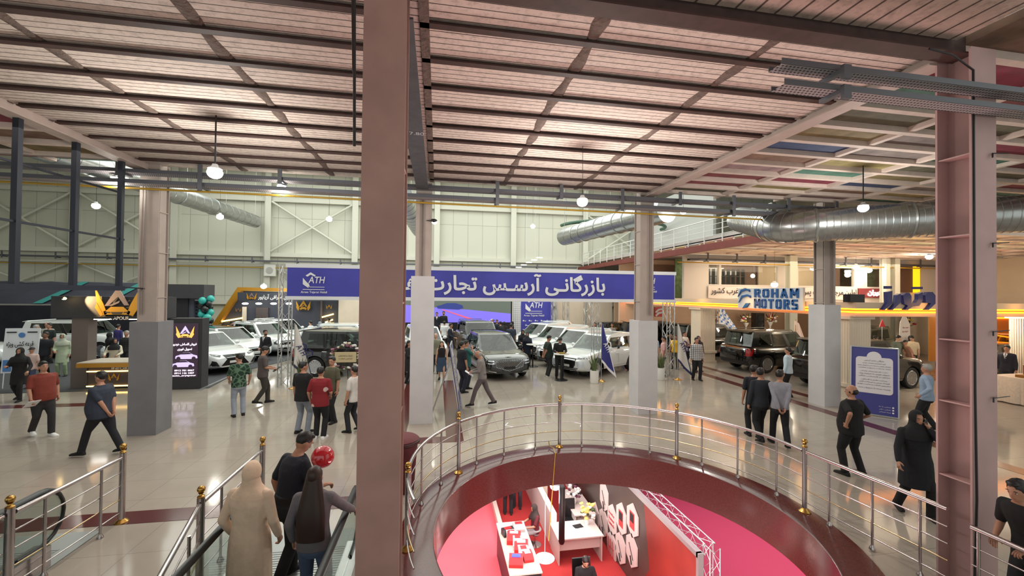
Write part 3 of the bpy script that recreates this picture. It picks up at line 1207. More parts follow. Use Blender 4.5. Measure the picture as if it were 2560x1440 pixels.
class Car:
    """y forward, x right, z up; origin on the floor under the middle"""

    def __init__(s, kind):
        # length, width, height, belt rear/front, hood front, axle positions, wheel radius, glass points
        s.k = kind
        s.P = {
            'crossover': dict(L=4.71, W=1.86, H=1.72, belt=1.10, hood=1.02, nose=0.86, deck=1.08, ax=(-1.32, 1.38), r=0.37, ws=(1.02, 0.28), rg=(-2.14, -1.86), gc=0.24, roofw=0.68),
            'boxy': dict(L=5.1, W=1.96, H=1.90, belt=1.22, hood=1.17, nose=0.98, deck=1.18, ax=(-1.50, 1.50), r=0.41, ws=(1.05, 0.45), rg=(-2.36, -2.16), gc=0.26, roofw=0.74),
            'luxury': dict(L=4.95, W=1.97, H=1.72, belt=1.08, hood=1.04, nose=0.86, deck=1.05, ax=(-1.45, 1.50), r=0.39, ws=(1.05, 0.22), rg=(-2.22, -1.72), gc=0.20, roofw=0.68),
            'sedan': dict(L=4.85, W=1.86, H=1.43, belt=0.92, hood=0.88, nose=0.66, deck=0.98, ax=(-1.40, 1.45), r=0.35, ws=(0.98, 0.12), rg=(-1.75, -0.78), gc=0.15, roofw=0.60),
            'sporty': dict(L=4.66, W=1.90, H=1.64, belt=1.06, hood=1.00, nose=0.80, deck=1.06, ax=(-1.33, 1.36), r=0.38, ws=(0.92, 0.12), rg=(-2.05, -1.45), gc=0.22, roofw=0.64),
        }[kind]
        s.body_mesh()

    def section(s, y):
        p = s.P
        L = p['L']/2
        t = y/L
        w = p['W']/2
        e = max(0, abs(t)-0.80)/0.20
        w *= 1-0.16*e**2.2 if t > 0 else 1-0.12*e**2.4
        top = mono([-L, -L+0.10, -L+0.5, p['rg'][0]+0.4, p['ws'][0]-0.3, p['ws'][0]+0.12, L-0.55, L-0.16, L], [p['deck']-0.10, p['deck'], p['belt']+0.01, p['belt'], p['belt']-0.01, p['hood']+0.045, p['hood']-0.05, p['nose']+0.02, p['nose']-0.12], y)
        bot = p['gc']+0.10*e
        return w, bot, top

    def body_mesh(s):
        p = s.P
        L = p['L']/2
        ys = [-L, -L+0.02, -L+0.07, -L+0.15]+[-L+0.15+(2*L-0.30)*i/36 for i in range(1, 36)]+[L-0.15, L-0.07, L-0.02, L]
        rings = []
        for y in ys:
            w, b, t = s.section(y)
            e0 = (L-abs(y))
            k = 1.0 if e0 > 0.15 else 0.90+0.10*(e0/0.15)**0.5
            w *= k
            hgt = t-b
            tz = t-(0.02 if e0 > 0.1 else 0.05)
            half = [(0, b), (0.72*w, b), (0.93*w, b+0.06), (0.985*w, b+0.22*hgt), (1.0*w, b+0.50*hgt), (0.99*w, b+0.70*hgt), (0.965*w, b+0.88*hgt), (0.93*w, b+0.965*hgt), (0.86*w, t), (0.5*w, t+0.022), (0, t+0.03)]
            ring = [Vector((x, y, z)) for x, z in half]+[Vector((-x, y, z)) for x, z in reversed(half[1:-1])]
            rings.append(ring)
        mb = MB()
        mb.loft(rings)
        # wheel openings cut through the sides
        me = bpy.data.meshes.new('b')
        me.from_pydata([tuple(q) for q in mb.v], [], mb.f)
        me.materials.append(BLKP)
        me.materials.append(BLKP)
        ob = bpy.data.objects.new('b', me)
        COL.objects.link(ob)
        cut = MB()
        for a in p['ax']:
            for sx in (-1, 1):
                cut.lathe([(p['r']+0.055, sx*p['W']*0.30), (p['r']+0.055, sx*p['W']*0.62)], (0, a, p['r']-0.01), 28, 'x')
        mc = bpy.data.meshes.new('c')
        mc.from_pydata([tuple(q) for q in cut.v], [], cut.f)
        mc.materials.append(BLKP)
        bmm = bmesh.new()
        bmm.from_mesh(mc)
        bmesh.ops.recalc_face_normals(bmm, faces=bmm.faces)
        bmm.to_mesh(mc)
        bmm.free()
        bmm = bmesh.new()
        bmm.from_mesh(me)
        bmesh.ops.recalc_face_normals(bmm, faces=bmm.faces)
        bmm.to_mesh(me)
        bmm.free()
        for f in mc.polygons:
            f.material_index = 0
        oc = bpy.data.objects.new('c', mc)
        COL.objects.link(oc)
        md = ob.modifiers.new('x', 'BOOLEAN')
        md.operation = 'DIFFERENCE'
        md.object = oc
        md.solver = 'EXACT'
        dg = bpy.context.evaluated_depsgraph_get()
        m2 = bpy.data.meshes.new_from_object(ob.evaluated_get(dg))
        s.bv = [v.co.copy() for v in m2.vertices]
        s.bf = [tuple(q.vertices) for q in m2.polygons]
        # faces of the wheel housing: normals pointing to the axle and inside the arch
        s.bm = []
        for q in m2.polygons:
            c = q.center
            inside = any(hypot(c.y-a, c.z-p['r']+0.01) < p['r']+0.052 for a in p['ax']) and abs(c.x) < p['W']*0.5
            arch = any(abs(hypot(c.y-a, c.z-p['r']+0.01)-(p['r']+0.055)) < 0.03 for a in p['ax']) and abs(q.normal.x) < 0.4
            s.bm.append(1 if (inside or arch) else 0)
        for o_, m_ in ((ob, me), (oc, mc)):
            bpy.data.objects.remove(o_)
            bpy.data.meshes.remove(m_)
        bpy.data.meshes.remove(m2)
        s.bvh = BVHTree.FromPolygons([tuple(q) for q in mb.v], mb.f)

    def house(s):
        """glasshouse: grid of rings from belt to roof; returns rings and column tags"""
        p = s.P
        zb, zr = p['belt']-0.02, p['H']-0.05
        wb, wr = p['W']/2*0.90, p['W']/2*p['roofw']*1.12
        lv = [0, 0.12, 0.5, 0.86, 0.95, 1.0]
        rings = []
        NS = 16
        for t in lv:
            z = zb+(zr-zb)*t
            yf = p['ws'][0]+(p['ws'][1]-p['ws'][0])*t**1.0
            yr = p['rg'][0]+(p['rg'][1]-p['rg'][0])*t
            w = wb+(wr-wb)*t**1.15
            fr = [(-1, 0.0), (-0.90, 0.055), (-0.45, 0.13), (0, 0.15), (0.45, 0.13), (0.90, 0.055), (1, 0.0)]
            ring = []
            for x, dy in fr:
                ring.append(Vector((x*w, yf-0.10+dy, z)))
            for i in range(1, NS):
                q = i/NS
                y = (yf-0.10)*(1-q)+(yr+0.06)*q
                bow = 1.0 - 0.06*max(0, q-0.6)/0.4
                ring.append(Vector((w*bow, y, z)))
            for x, dy in reversed(fr):
                ring.append(Vector((x*w*0.94, yr+0.06-dy*0.6, z)))
            for i in range(NS-1, 0, -1):
                q = i/NS
                y = (yf-0.10)*(1-q)+(yr+0.06)*q
                bow = 1.0 - 0.06*max(0, q-0.6)/0.4
                ring.append(Vector((-w*bow, y, z)))
            rings.append(ring)
        return rings, NS


def patch(car, poly, side, off=0.006, grid=0.06, mirror=False):
    """a skin that follows the bodywork inside the outline poly; side 'f','b' use (x,z), 'l','r' use (y,z)"""
    mb = MB()
    pts = []
    n = len(poly)
    for i in range(n):
        a, b = Vector(poly[i]), Vector(poly[(i+1) % n])
        k = max(1, int((b-a).length/grid))
        for q in range(k):
            pts.append(a.lerp(b, q/k))
    ne = len(pts)
    edges = [(i, (i+1) % ne) for i in range(ne)]
    x0, x1 = min(q.x for q in pts), max(q.x for q in pts)
    y0, y1 = min(q.y for q in pts), max(q.y for q in pts)
    gx = x0+grid
    while gx < x1-grid*0.4:
        gy = y0+grid
        while gy < y1-grid*0.4:
            pts.append(Vector((gx, gy)))
            gy += grid
        gx += grid
    v2, _, f2, *_r = delaunay_2d_cdt([q.to_2d() if len(q) > 2 else q for q in pts], edges, [], 1, 1e-4)
    d = {'f': Vector((0, -1, 0)), 'b': Vector((0, 1, 0)), 'l': Vector((1, 0, 0)), 'r': Vector((-1, 0, 0))}[side]
    V = []
    for q in v2:
        o = Vector((q.x, 0, q.y)) if side in 'fb' else Vector((0, q.x, q.y))
        hit = car.bvh.ray_cast(o-d*5, d)
        if hit[0] is None:
            L = car.P['L']/2
            pt = o-d*(L-0.25 if side in 'fb' else car.P['W']/2-0.1)
            V.append(pt)
        else:
            V.append(hit[0]-d*off)
    mb.add(V, [tuple(f) for f in f2])
    o = len(mb.v)
    return mb


def mirror_poly(p):
    return [(-x, z) for x, z in p]


CARS = {}


def wheel_mesh(r, style):
    """tyre and rim for a wheel whose outer side faces +x"""
    ty = MB()
    w = 0.235
    ty.lathe([(r*0.66, -w/2), (r*0.93, -w/2), (r*0.985, -w/2+0.02), (r, -w/2+0.05), (r, w/2-0.05), (r*0.985, w/2-0.02), (r*0.93, w/2), (r*0.70, w/2-0.005), (r*0.66, w/2-0.02), (r*0.66, -w/2)], (0, 0, 0), 28, 'x')
    ri = MB()
    ri.lathe([(r*0.70, w/2-0.012), (r*0.66, w/2+0.002), (r*0.62, w/2-0.015), (r*0.62, -0.02)], (0, 0, 0), 28, 'x')
    ns = {'ten': 10, 'five': 5, 'twelve': 14}[style]
    for i in range(ns):
        a = 2*pi*i/ns
        for da in ((-0.10, 0.10) if style == 'five' else (0,)):
            p0 = Vector((w/2-0.035, cos(a+da)*r*0.12, sin(a+da)*r*0.12))
            p1 = Vector((w/2-0.012, cos(a+da*1.4)*r*0.64, sin(a+da*1.4)*r*0.64))
            ri.bar(p0, p1, 0.030 if style != 'five' else 0.034, 0.024, up=(1, 0, 0))
    ri.lathe([(0.0001, w/2-0.008), (r*0.16, w/2-0.014), (r*0.17, w/2-0.05)], (0, 0, 0), 16, 'x')
    bk = MB()
    bk.lathe([(0.0001, 0.0), (r*0.62, 0.0), (r*0.62, -0.02)], (0, 0, 0), 20, 'x')
    return ty, ri, bk


def build_car(name, kind, paint, label, loc, rz, group=None, roof=None, rim='five', rimm=None, front=None, rear=None, glassm=None, clad=False, seats=True, seatm=None, rails=False, hood_up=False):
    car = CARS.get(kind) or Car(kind)
    CARS[kind] = car
    p = car.P
    pm = PAINTS[paint]
    root = thing(name, label, 'car', loc, rz, group)
    parts = []

    def put(mbx, nm, mats, sm=35, par=None):
        o = mbx.build(nm, mats, par or root, sm)
        if par is None:
            parts.append(o)
        else:
            KIDS.setdefault(par.name, []).append(o)
        return o
    mb = MB()
    mb.add(car.bv, car.bf)
    mb.m = list(car.bm)
    put(mb, 'body', [pm, BLKP], 40)
    rings, NS = car.house()
    n = len(rings[0])
    # column index: 0-5 windscreen, 6..6+NS-1 right side, then rear 6, then left side
    roofb, wsg, sdr, sdl, rgl = MB(), MB(), MB(), MB(), MB()
    flat = [q for r in rings for q in r]
    b1 = {'sedan': (7, 8), 'crossover': (6, 11), 'boxy': (5, 10), 'luxury': (6, 12), 'sporty': (6, 12)}[kind]
    for mbx in (roofb, wsg, sdr, sdl, rgl):
        mbx.v = [q.copy() for q in flat]
    nf, nr = 6, 6
    for i in range(len(rings)-1):
        for j in range(n):
            j2 = (j+1) % n
            f = (i*n+j, i*n+j2, (i+1)*n+j2, (i+1)*n+j)
            tgt = roofb
            gl = 0 < i < 3 or (i == 0)
            if j < nf:
                if 0 < j < nf-1 and i < 4:
                    tgt = wsg
            elif j < nf+NS:
                k = j-nf
                if 0 < i < 3 and 1 <= k < NS-2 and k not in b1[:1]:
                    tgt = sdr
            elif j < nf+NS+nr:
                k = j-nf-NS
                if 0 < k < nr-1 and 0 < i < 4:
                    tgt = rgl
            else:
                k = NS-1-(j-nf-NS-nr)
                if 0 < i < 3 and 1 <= k < NS-2 and k not in b1[:1]:
                    tgt = sdl
            tgt.f.append(f)
            tgt.m.append(0)
    # domed roof
    top = rings[-1]
    c = sum(top, Vector())/n
    ins = [q.lerp(c, 0.18)+Vector((0, 0, 0.028)) for q in top]
    ins2 = [q.lerp(c, 0.55)+Vector((0, 0, 0.046)) for q in top]
    o = len(roofb.v)
    roofb.v += ins+ins2+[c+Vector((0, 0, 0.05))]
    a0 = (len(rings)-1)*n
    rm = PAINTS.get(roof) or pm
    for j in range(n):
        j2 = (j+1) % n
        roofb.f += [(a0+j, a0+j2, o+j2, o+j), (o+j, o+j2, o+n+j2, o+n+j), (o+n+j, o+n+j2, o+2*n)]
        roofb.m += [1, 1, 1]
    ro = put(roofb, 'roof', [pm, rm], 45)
    g2 = glassm or GLASSC
    put(wsg, 'windscreen', GLASSC, 60)
    put(sdr, 'side_window', g2, 60)
    put(sdl, 'side_window', g2, 60)
    put(rgl, 'rear_window', g2, 60)
    # pillars in black between side windows
    for sx, base in ((1, nf), (-1, None)):
        for kx in (b1[0], b1[1]):
            pl = MB()
            for i in (0, 1, 2):
                if sx > 0:
                    j, j2 = base+kx, base+kx+1
                else:
                    j = nf+NS+nr+(NS-1-kx)
                    j2 = (j+1) % n
                q = [rings[i][j], rings[i][j2 % n], rings[i+1][j2 % n], rings[i+1][j]]
                if kx == b1[1]:
                    q[1] = q[0].lerp(q[1], 0.5) if sx > 0 else q[1]
                    q[2] = q[3].lerp(q[2], 0.5) if sx > 0 else q[2]
                pl.add([v+Vector((sx*0.005, 0, 0)) for v in q], [(0, 1, 2, 3)])
            put(pl, 'pillar', BLKP)
    # cabin floor, seats, wheel
    mb = MB()
    mb.box(-p['W']*0.42, p['W']*0.42, p['rg'][0]+0.2, p['ws'][0]-0.02, p['belt']-0.05, p['belt']-0.03)
    put(mb, 'cabin_floor', CABIN)
    if seats:
        for sx in (-1, 1):
            for y in (0.05, -0.95):
                mb = MB()
                x = sx*0.38
                zb = p['belt']-0.10
                mb.loft([oval((x, y-0.02, zb), .25, .07, 12, 3), oval((x, y-0.08, zb+0.22), .24, .06, 12, 3), oval((x, y-0.12, zb+0.32), .16, .05, 12, 3)])
                mb.loft([oval((x, y-0.12, zb+0.34), .12, .045, 12, 3), oval((x, y-0.13, zb+0.42), .12, .045, 12, 3), oval((x, y-0.135, zb+0.47), .09, .03, 12, 3)])
                put(mb, 'seat', seatm or SEAT, 50)
        mb = MB()
        mb.tube([(-0.38+0.18*cos(a), 0.48-0.09*sin(a), p['belt']+0.05+0.16*sin(a)) for a in [2*pi*i/18 for i in range(18)]], 0.016, 6, closed=True)
        put(mb, 'steering_wheel', BLKP, 50)
    # wheels
    ty, ri, bk = wheel_mesh(p['r'], rim)
    for a in p['ax']:
        for sx in (-1, 1):
            t = MB()
            t.v, t.f, t.m = [v.copy() for v in ty.v], list(ty.f), list(ty.m)
            fl = Matrix.Translation((sx*(p['W']/2-0.135), a, p['r'])) @ (Matrix.Rotation(pi, 4, 'Z') if sx < 0 else Matrix.Identity(4))
            t.v = [fl @ v for v in t.v]
            w_ = put(t, 'wheel', TYRE, 40)
            t = MB()
            t.v = [fl @ v for v in ri.v+bk.v]
            t.f = list(ri.f)+[tuple(i+len(ri.v) for i in f) for f in bk.f]
            t.m = [0]*len(ri.f)+[1]*len(bk.f)
            put(t, 'rim', [rimm or RIM, BLKP], 40, w_)
    # mirrors
    for sx in (-1, 1):
        mb = MB()
        y = p['ws'][0]-0.42
        mb.ell((sx*(p['W']/2+0.10), y, p['belt']+0.06), (0.12, 0.065, 0.085), 12, 8)
        mb.bar((sx*(p['W']/2-0.08), y, p['belt']-0.01), (sx*(p['W']/2+0.03), y, p['belt']+0.03), 0.05, 0.03)
        put(mb, 'wing_mirror', pm, 60)
    L = p['L']/2
    # door seams, handles, sill cladding
    for side in 'lr':
        sx = -1 if side == 'l' else 1
        mb = MB()
        for y in (p['ws'][0]-0.38, -0.18, -1.12 if kind != 'sedan' else -1.0):
            z0, z1 = p['gc']+0.16, p['belt']-0.03
            q = patch(car, [(y-0.006, z0), (y+0.006, z0), (y+0.006, z1), (y-0.006, z1)], side, 0.003, 0.12)
            mb.add(q.v, q.f)
        put(mb, 'door_seam', BLKP)
        for y in (0.0, -0.98):
            mb = MB()
            mb.capsule([(sx*(p['W']/2+0.012), y-0.02, p['belt']-0.19), (sx*(p['W']/2+0.012), y-0.20, p['belt']-0.19)], 0.018, 8)
            put(mb, 'door_handle', CHROME if paint == 'black' else pm, 50)
        q = patch(car, [(p['ax'][0]+p['r']+0.1, p['gc']+0.02), (p['ax'][1]-p['r']-0.1, p['gc']+0.02), (p['ax'][1]-p['r']-0.06, p['gc']+0.15), (p['ax'][0]+p['r']+0.06, p['gc']+0.15)], side, 0.008, 0.15)
        put(q, 'sill', BLKP if clad else pm, 40)
        if clad:
            for a in p['ax']:
                mb = MB()
                rr = p['r']+0.055
                mb.tube([(sx*(p['W']/2-0.012), a+cos(t)*(rr+0.02), p['r']+sin(t)*(rr+0.02)) for t in [-0.15+(pi+0.3)*i/16 for i in range(17)]], (0.028), 6)
                put(mb, 'arch_trim', BLKP, 60)
    if rails:
        for sx in (-1, 1):
            mb = MB()
            x = sx*p['W']/2*p['roofw']*1.02
            mb.tube([(x, p['ws'][1]-0.25, p['H']-0.03), (x, p['ws'][1]-0.35, p['H']+0.03), (x, p['rg'][1]+0.2, p['H']+0.03), (x, p['rg'][1]+0.1, p['H']-0.03)], 0.016, 6)
            put(mb, 'roof_rail', CHROME, 50)
    # ---- front
    hw = p['W']/2
    zn = p['nose']
    F = front or 'plain'
    def fp(nm, poly, m, off=0.008, both=False, par=None):
        put(patch(car, poly, 'f', off), nm, m, 40)
        if both:
            put(patch(car, mirror_poly(poly), 'f', off), nm, m, 40)
    if F == 'shield':        # wide chrome shield with stacked lamps
        fp('grille', [(-0.55, zn-0.02), (0.55, zn-0.02), (0.52, zn-0.30), (0.42, zn-0.42), (-0.42, zn-0.42), (-0.52, zn-0.30)], BLKP)
        for z in (zn-0.09, zn-0.17, zn-0.25, zn-0.33):
            fp('grille_bar', [(-0.50, z), (0.50, z), (0.50, z+0.022), (-0.50, z+0.022)], CHROME, 0.016)
        fp('running_lamp', [(0.56, zn+0.02), (0.86, zn+0.04), (0.88, zn-0.02), (0.58, zn-0.05)], LAMPD, 0.010, True)
        fp('headlamp', [(0.60, zn-0.14), (0.86, zn-0.12), (0.88, zn-0.40), (0.64, zn-0.42)], LAMPG, 0.012, True)
        fp('lower_intake', [(-0.55, 0.30), (0.55, 0.30), (0.62, 0.40), (-0.62, 0.40)], BLKP, 0.012)
        fp('skid_plate', [(-0.66, 0.42), (0.66, 0.42), (0.72, 0.46), (-0.72, 0.46)], CHROME, 0.014)
    elif F == 'crest':       # big crest grille with mesh, split lamps
        fp('grille', [(-0.60, zn-0.06), (-0.30, zn+0.0), (0.30, zn+0.0), (0.60, zn-0.06), (0.56, zn-0.30), (0.0, zn-0.47), (-0.56, zn-0.30)], BLKP, 0.010)
        mb = MB()
        zz = []
        for k in range(-12, 13):
            for sg in (-1, 1):
                pts = []
                for i in range(12):
                    x = k*0.075+sg*i*0.045
                    z = zn-0.03-i*0.038
                    lim = 0.59-max(0, (zn-0.30)-z)*3.3
                    if abs(x) < lim and z > zn-0.46:
                        hit = car.bvh.ray_cast(Vector((x, 5, z)), Vector((0, -1, 0)))
                        if hit[0]:
                            pts.append(hit[0]+Vector((0, 0.018, 0)))
                if len(pts) > 1:
                    mb.tube(pts, 0.0045, 4)
        put(mb, 'grille_mesh', CHROME)
        edge = [(-0.60, zn-0.06), (-0.56, zn-0.30), (0.0, zn-0.47), (0.56, zn-0.30), (0.60, zn-0.06)]
        mb = MB()
        pts = []
        for i in range(4):
            for q in range(6):
                a = Vector(edge[i]).lerp(Vector(edge[i+1]), q/6)
                hit = car.bvh.ray_cast(Vector((a.x, 5, a.y)), Vector((0, -1, 0)))
                if hit[0]:
                    pts.append(hit[0]+Vector((0, 0.015, 0)))
        mb.tube(pts, 0.012, 6)
        put(mb, 'grille_frame', CHROME, 50)
        for z in (zn-0.07, zn-0.17):
            fp('headlamp', [(0.64, z-0.025), (0.92, z-0.005), (0.92, z+0.04), (0.64, z+0.025)], LAMPG, 0.012, True)
        fp('lower_intake', [(-0.70, 0.28), (0.70, 0.28), (0.60, 0.36), (-0.60, 0.36)], BLKP, 0.012)
        fp('bumper_chrome', [(0.55, 0.34), (0.85, 0.40), (0.85, 0.43), (0.55, 0.37)], CHROME, 0.014, True)
        mb = MB()
        hit = car.bvh.ray_cast(Vector((0, L-0.22, 3)), Vector((0, 0, -1)))
        z = hit[0].z+0.006
        mb.prism([(-0.14, 0.012), (0, 0.03), (0.14, 0.012), (0.03, -0.02), (-0.03, -0.02)], (0, L-0.2, z), (1, 0, 0), (0, 1, 0), 0.012)
        put(mb, 'badge', CHROME)
    elif F == 'spindle':     # hourglass grille with slanted side blades
        fp('grille', [(-0.46, zn+0.02), (0.46, zn+0.02), (0.34, zn-0.16), (0.56, zn-0.42), (-0.56, zn-0.42), (-0.34, zn-0.16)], BLKP, 0.010)
        fp('headlamp', [(0.52, zn+0.02), (0.86, zn+0.10), (0.90, zn+0.03), (0.58, zn-0.05)], LAMPD, 0.012, True)
        fp('side_intake', [(0.62, zn-0.42), (0.90, zn-0.40), (0.86, zn-0.18), (0.74, zn-0.22)], BLKP, 0.012, True)
        fp('lip', [(-0.85, 0.24), (0.85, 0.24), (0.85, 0.26), (-0.85, 0.26)], CHROME, 0.016)
        hit = car.bvh.ray_cast(Vector((0, 5, zn-0.03)), Vector((0, -1, 0)))
        mb = MB()
        mb.tube([(0.075*cos(a), hit[0].y+0.016, zn-0.03+0.055*sin(a)) for a in [2*pi*i/16 for i in range(16)]], 0.008, 5, closed=True)
        mb.bar((-0.02, hit[0].y+0.016, zn+0.0), (-0.02, hit[0].y+0.016, zn-0.06), 0.012, 0.012)
        mb.bar((-0.02, hit[0].y+0.016, zn-0.06), (0.055, hit[0].y+0.016, zn-0.05), 0.012, 0.012)
        put(mb, 'badge', CHROME)
    elif F == 'tiger':       # narrow grille with angular lamps
        fp('grille', [(-0.50, zn-0.02), (0.50, zn-0.02), (0.58, zn-0.16), (0.50, zn-0.24), (-0.50, zn-0.24), (-0.58, zn-0.16)], BLKP, 0.010)
        fp('headlamp', [(0.60, zn+0.02), (0.90, zn+0.06), (0.92, zn-0.16), (0.66, zn-0.22), (0.74, zn-0.08)], LAMPD, 0.012, True)
        fp('running_lamp', [(0.58, zn+0.03), (0.64, zn+0.03), (0.76, zn-0.09), (0.66, zn-0.24), (0.62, zn-0.22), (0.69, zn-0.09)], LAMPG, 0.016, True)
        fp('lower_intake', [(-0.62, 0.30), (0.62, 0.30), (0.68, 0.48), (-0.68, 0.48)], BLKP, 0.010)
    else:
        fp('grille', [(-0.52, zn-0.04), (0.52, zn-0.04), (0.44, zn-0.30), (-0.44, zn-0.30)], BLKP, 0.010)
        for z in (zn-0.12, zn-0.20):
            fp('grille_bar', [(-0.44, z), (0.44, z), (0.44, z+0.02), (-0.44, z+0.02)], CHROME, 0.016)
        fp('headlamp', [(0.54, zn-0.02), (0.90, zn+0.04), (0.92, zn-0.10), (0.56, zn-0.16)], LAMPG, 0.012, True)
        fp('lower_intake', [(-0.60, 0.30), (0.60, 0.30), (0.66, 0.42), (-0.66, 0.42)], BLKP, 0.010)
    fp('plate', [(-0.24, 0.47), (0.24, 0.47), (0.24, 0.57), (-0.24, 0.57)], PLATE if paint == 'white' else BLKP, 0.024)
    # ---- rear
    zd = p['deck']

    def bp(nm, poly, m, off=0.010, both=False):
        put(patch(car, poly, 'b', off), nm, m, 40)
        if both:
            put(patch(car, mirror_poly(poly), 'b', off), nm, m, 40)
    if rear == 'upright':
        bp('tail_lamp', [(0.74, zd-0.40), (0.94, zd-0.40), (0.95, zd-0.06), (0.78, zd-0.06)], TAIL, 0.014, True)
        bp('chrome_bar', [(-0.72, zd-0.14), (0.72, zd-0.14), (0.72, zd-0.08), (-0.72, zd-0.08)], CHROME, 0.016)
        bp('bumper', [(-0.85, 0.34), (0.85, 0.34), (0.85, 0.54), (-0.85, 0.54)], BLKP, 0.02)
        bp('plate', [(-0.26, zd-0.42), (0.26, zd-0.42), (0.26, zd-0.30), (-0.26, zd-0.30)], BLKP, 0.016)
    else:
        bp('tail_lamp', [(0.52, zd-0.22), (0.88, zd-0.24), (0.88, zd-0.08), (0.52, zd-0.10)], TAIL, 0.012, True)
        bp('bumper', [(-0.75, 0.32), (0.75, 0.32), (0.80, 0.50), (-0.80, 0.50)], BLKP, 0.014)
        bp('plate', [(-0.26, zd-0.40), (0.26, zd-0.40), (0.26, zd-0.28), (-0.26, zd-0.28)], PLATE, 0.014)
    # spoiler over the rear window
    if kind != 'sedan':
        mb = MB()
        w = hw*p['roofw']
        mb.loft([[Vector((x, p['rg'][1]+0.10, z)) for x, z in ((-w, p['H']-0.05), (w, p['H']-0.05), (w, p['H']-0.01), (-w, p['H']-0.01))], [Vector((x, p['rg'][1]-0.16, z)) for x, z in ((-w*0.95, p['H']-0.09), (w*0.95, p['H']-0.09), (w*0.95, p['H']-0.06), (-w*0.95, p['H']-0.06))]])
        put(mb, 'spoiler', rm, 30)
    KIDS[root.name] = parts
    return root
# ================================================================== RAILINGS, ESCALATORS, FOREGROUND
STEEL = M('brushed_stainless', (186, 178, 178), 0.2, 0.95, noise=0.05, scale=20)
GOLD = M('brass', (186, 146, 78), 0.24, 0.95)
GOLDR = M('brassy_steel', (190, 168, 132), 0.22, 0.95)
HRB = M('black_handrail_rubber', (22, 23, 25), 0.35)


def finial(mb, p, r=0.045):
    x, y, z = p
    mb.lathe([(r*0.9, z), (r*0.95, z+0.015), (r*0.5, z+0.03), (r*0.45, z+0.045), (r*0.8, z+0.06)], (x, y, 0), 14)
    mb.ell((x, y, z+0.06+r*0.85), r, 14, 9)


def flange(mb, p, r=0.088):
    x, y, z = p
    mb.lathe([(r, z), (r, z+0.012), (r*0.75, z+0.035), (r*0.42, z+0.06), (r*0.36, z+0.075)], (x, y, 0), 18)


def railing(label, nodes, paths, z0, levels=(0.16, 0.36, 0.56, 0.76), top=0.97, group=None, gold=(1,), name='railing', big=0.036):
    """nodes: list of (x, y, big?); paths: list of point lists for each bay of rails"""
    c = nodes[0]
    root = thing(name, label, 'railing', (c[0], c[1], z0), 0, group)
    parts = []

    def put(mb, nm, m, sm=50, par=None):
        o = mb.build(nm, m, par or root, sm, world=True) if par is None else mb.build(nm, m, par, sm)
        return o
    for x, y, bg in nodes:
        mb = MB()
        if bg:
            mb.tube([(x, y, z0), (x, y, z0+top+0.07)], big, 14)
            p = put(mb, 'post', STEEL)
            mb = MB()
            finial(mb, (x, y, z0+top+0.07), 0.043)
            put(mb, 'finial', GOLD, 50, p)
            mb = MB()
            flange(mb, (x, y, z0))
            put(mb, 'base_flange', GOLD, 40, p)
        else:
            mb.tube([(x, y, z0), (x, y, z0+top-0.02)], 0.017, 10)
            p = put(mb, 'baluster', STEEL)
            mb = MB()
            flange(mb, (x, y, z0), 0.04)
            put(mb, 'base_flange', STEEL, 40, p)
    for pts in paths:
        mb = MB()
        mb.tube([(x, y, z0+top) for x, y in pts], 0.027, 12)
        put(mb, 'handrail', STEEL)
        for i, l in enumerate(levels):
            mb = MB()
            mb.tube([(x, y, z0+l) for x, y in pts], 0.0095, 8)
            put(mb, 'rail', GOLDR if i in gold else STEEL)
        for x, y in (pts[0], pts[-1]):
            pass
    return root


RP = 3.14
angs = [197, 184.3, 137.8, 89.9, 42.8, -3.8]
nodes, paths = [], []
for i, a in enumerate(angs):
    if i > 0:
        nodes.append((CX+RP*cos(radians(a)), CY+RP*sin(radians(a)), True))
    if i < len(angs)-1:
        b = angs[i+1]
        paths.append([(CX+RP*cos(radians(a+(b-a)*t)), CY+RP*sin(radians(a+(b-a)*t))) for t in [0.015+0.97*q/14 for q in range(15)]])
        for t in (0.20, 0.48, 0.78) if i > 0 else ():
            q = a+(b-a)*t
            nodes.append((CX+RP*cos(radians(q)), CY+RP*sin(radians(q)), False))
# from the last post the rail runs on to the steel column
p0 = (CX+RP*cos(radians(-3.8)), CY+RP*sin(radians(-3.8)))
p1 = (6.02, 4.05)
k = [(p0[0]*(1-t)+p1[0]*t, p0[1]*(1-t)+p1[1]*t) for t in (0.02, 0.5, 1)]
paths.append(k)
for t in (0.22, 0.55, 0.85):
    nodes.append((p0[0]*(1-t)+p1[0]*t, p0[1]*(1-t)+p1[1]*t, False))
railing('curved stainless railing with brass balls round the circular floor opening', nodes, paths, 0.02)
# railing that goes on behind the column, where the boy leans
railing('short railing the boy in black leans on beside the right column', [(5.86, 3.66, False), (5.86, 3.0, False), (5.86, 2.3, True)], [[(5.86, 3.72), (5.86, 3.0), (5.86, 2.2)]], 0.0)
# straight railings beside the escalators
railing('straight railing on the left with a ball post above the maroon floor band', [(-4.68, 5.64, True), (-4.66, 6.05, False), (-4.62, 6.86, False), (-4.63, 7.28, True)], [[(-4.68, 5.70), (-4.65, 6.4), (-4.63, 7.24)], [(-4.80, 4.2), (-4.70, 5.58)]], 0.0, big=0.042)
railing('straight railing left of the family, its ball post in front of the beige coat', [(-2.73, 5.58, True), (-2.72, 6.05, False), (-2.71, 6.7, False), (-2.71, 7.31, True), (-2.50, 4.9, False)], [[(-2.73, 5.64), (-2.71, 7.26)], [(-2.72, 5.52), (-2.38, 4.23), (-2.1, 3.2)]], 0.0, big=0.042)


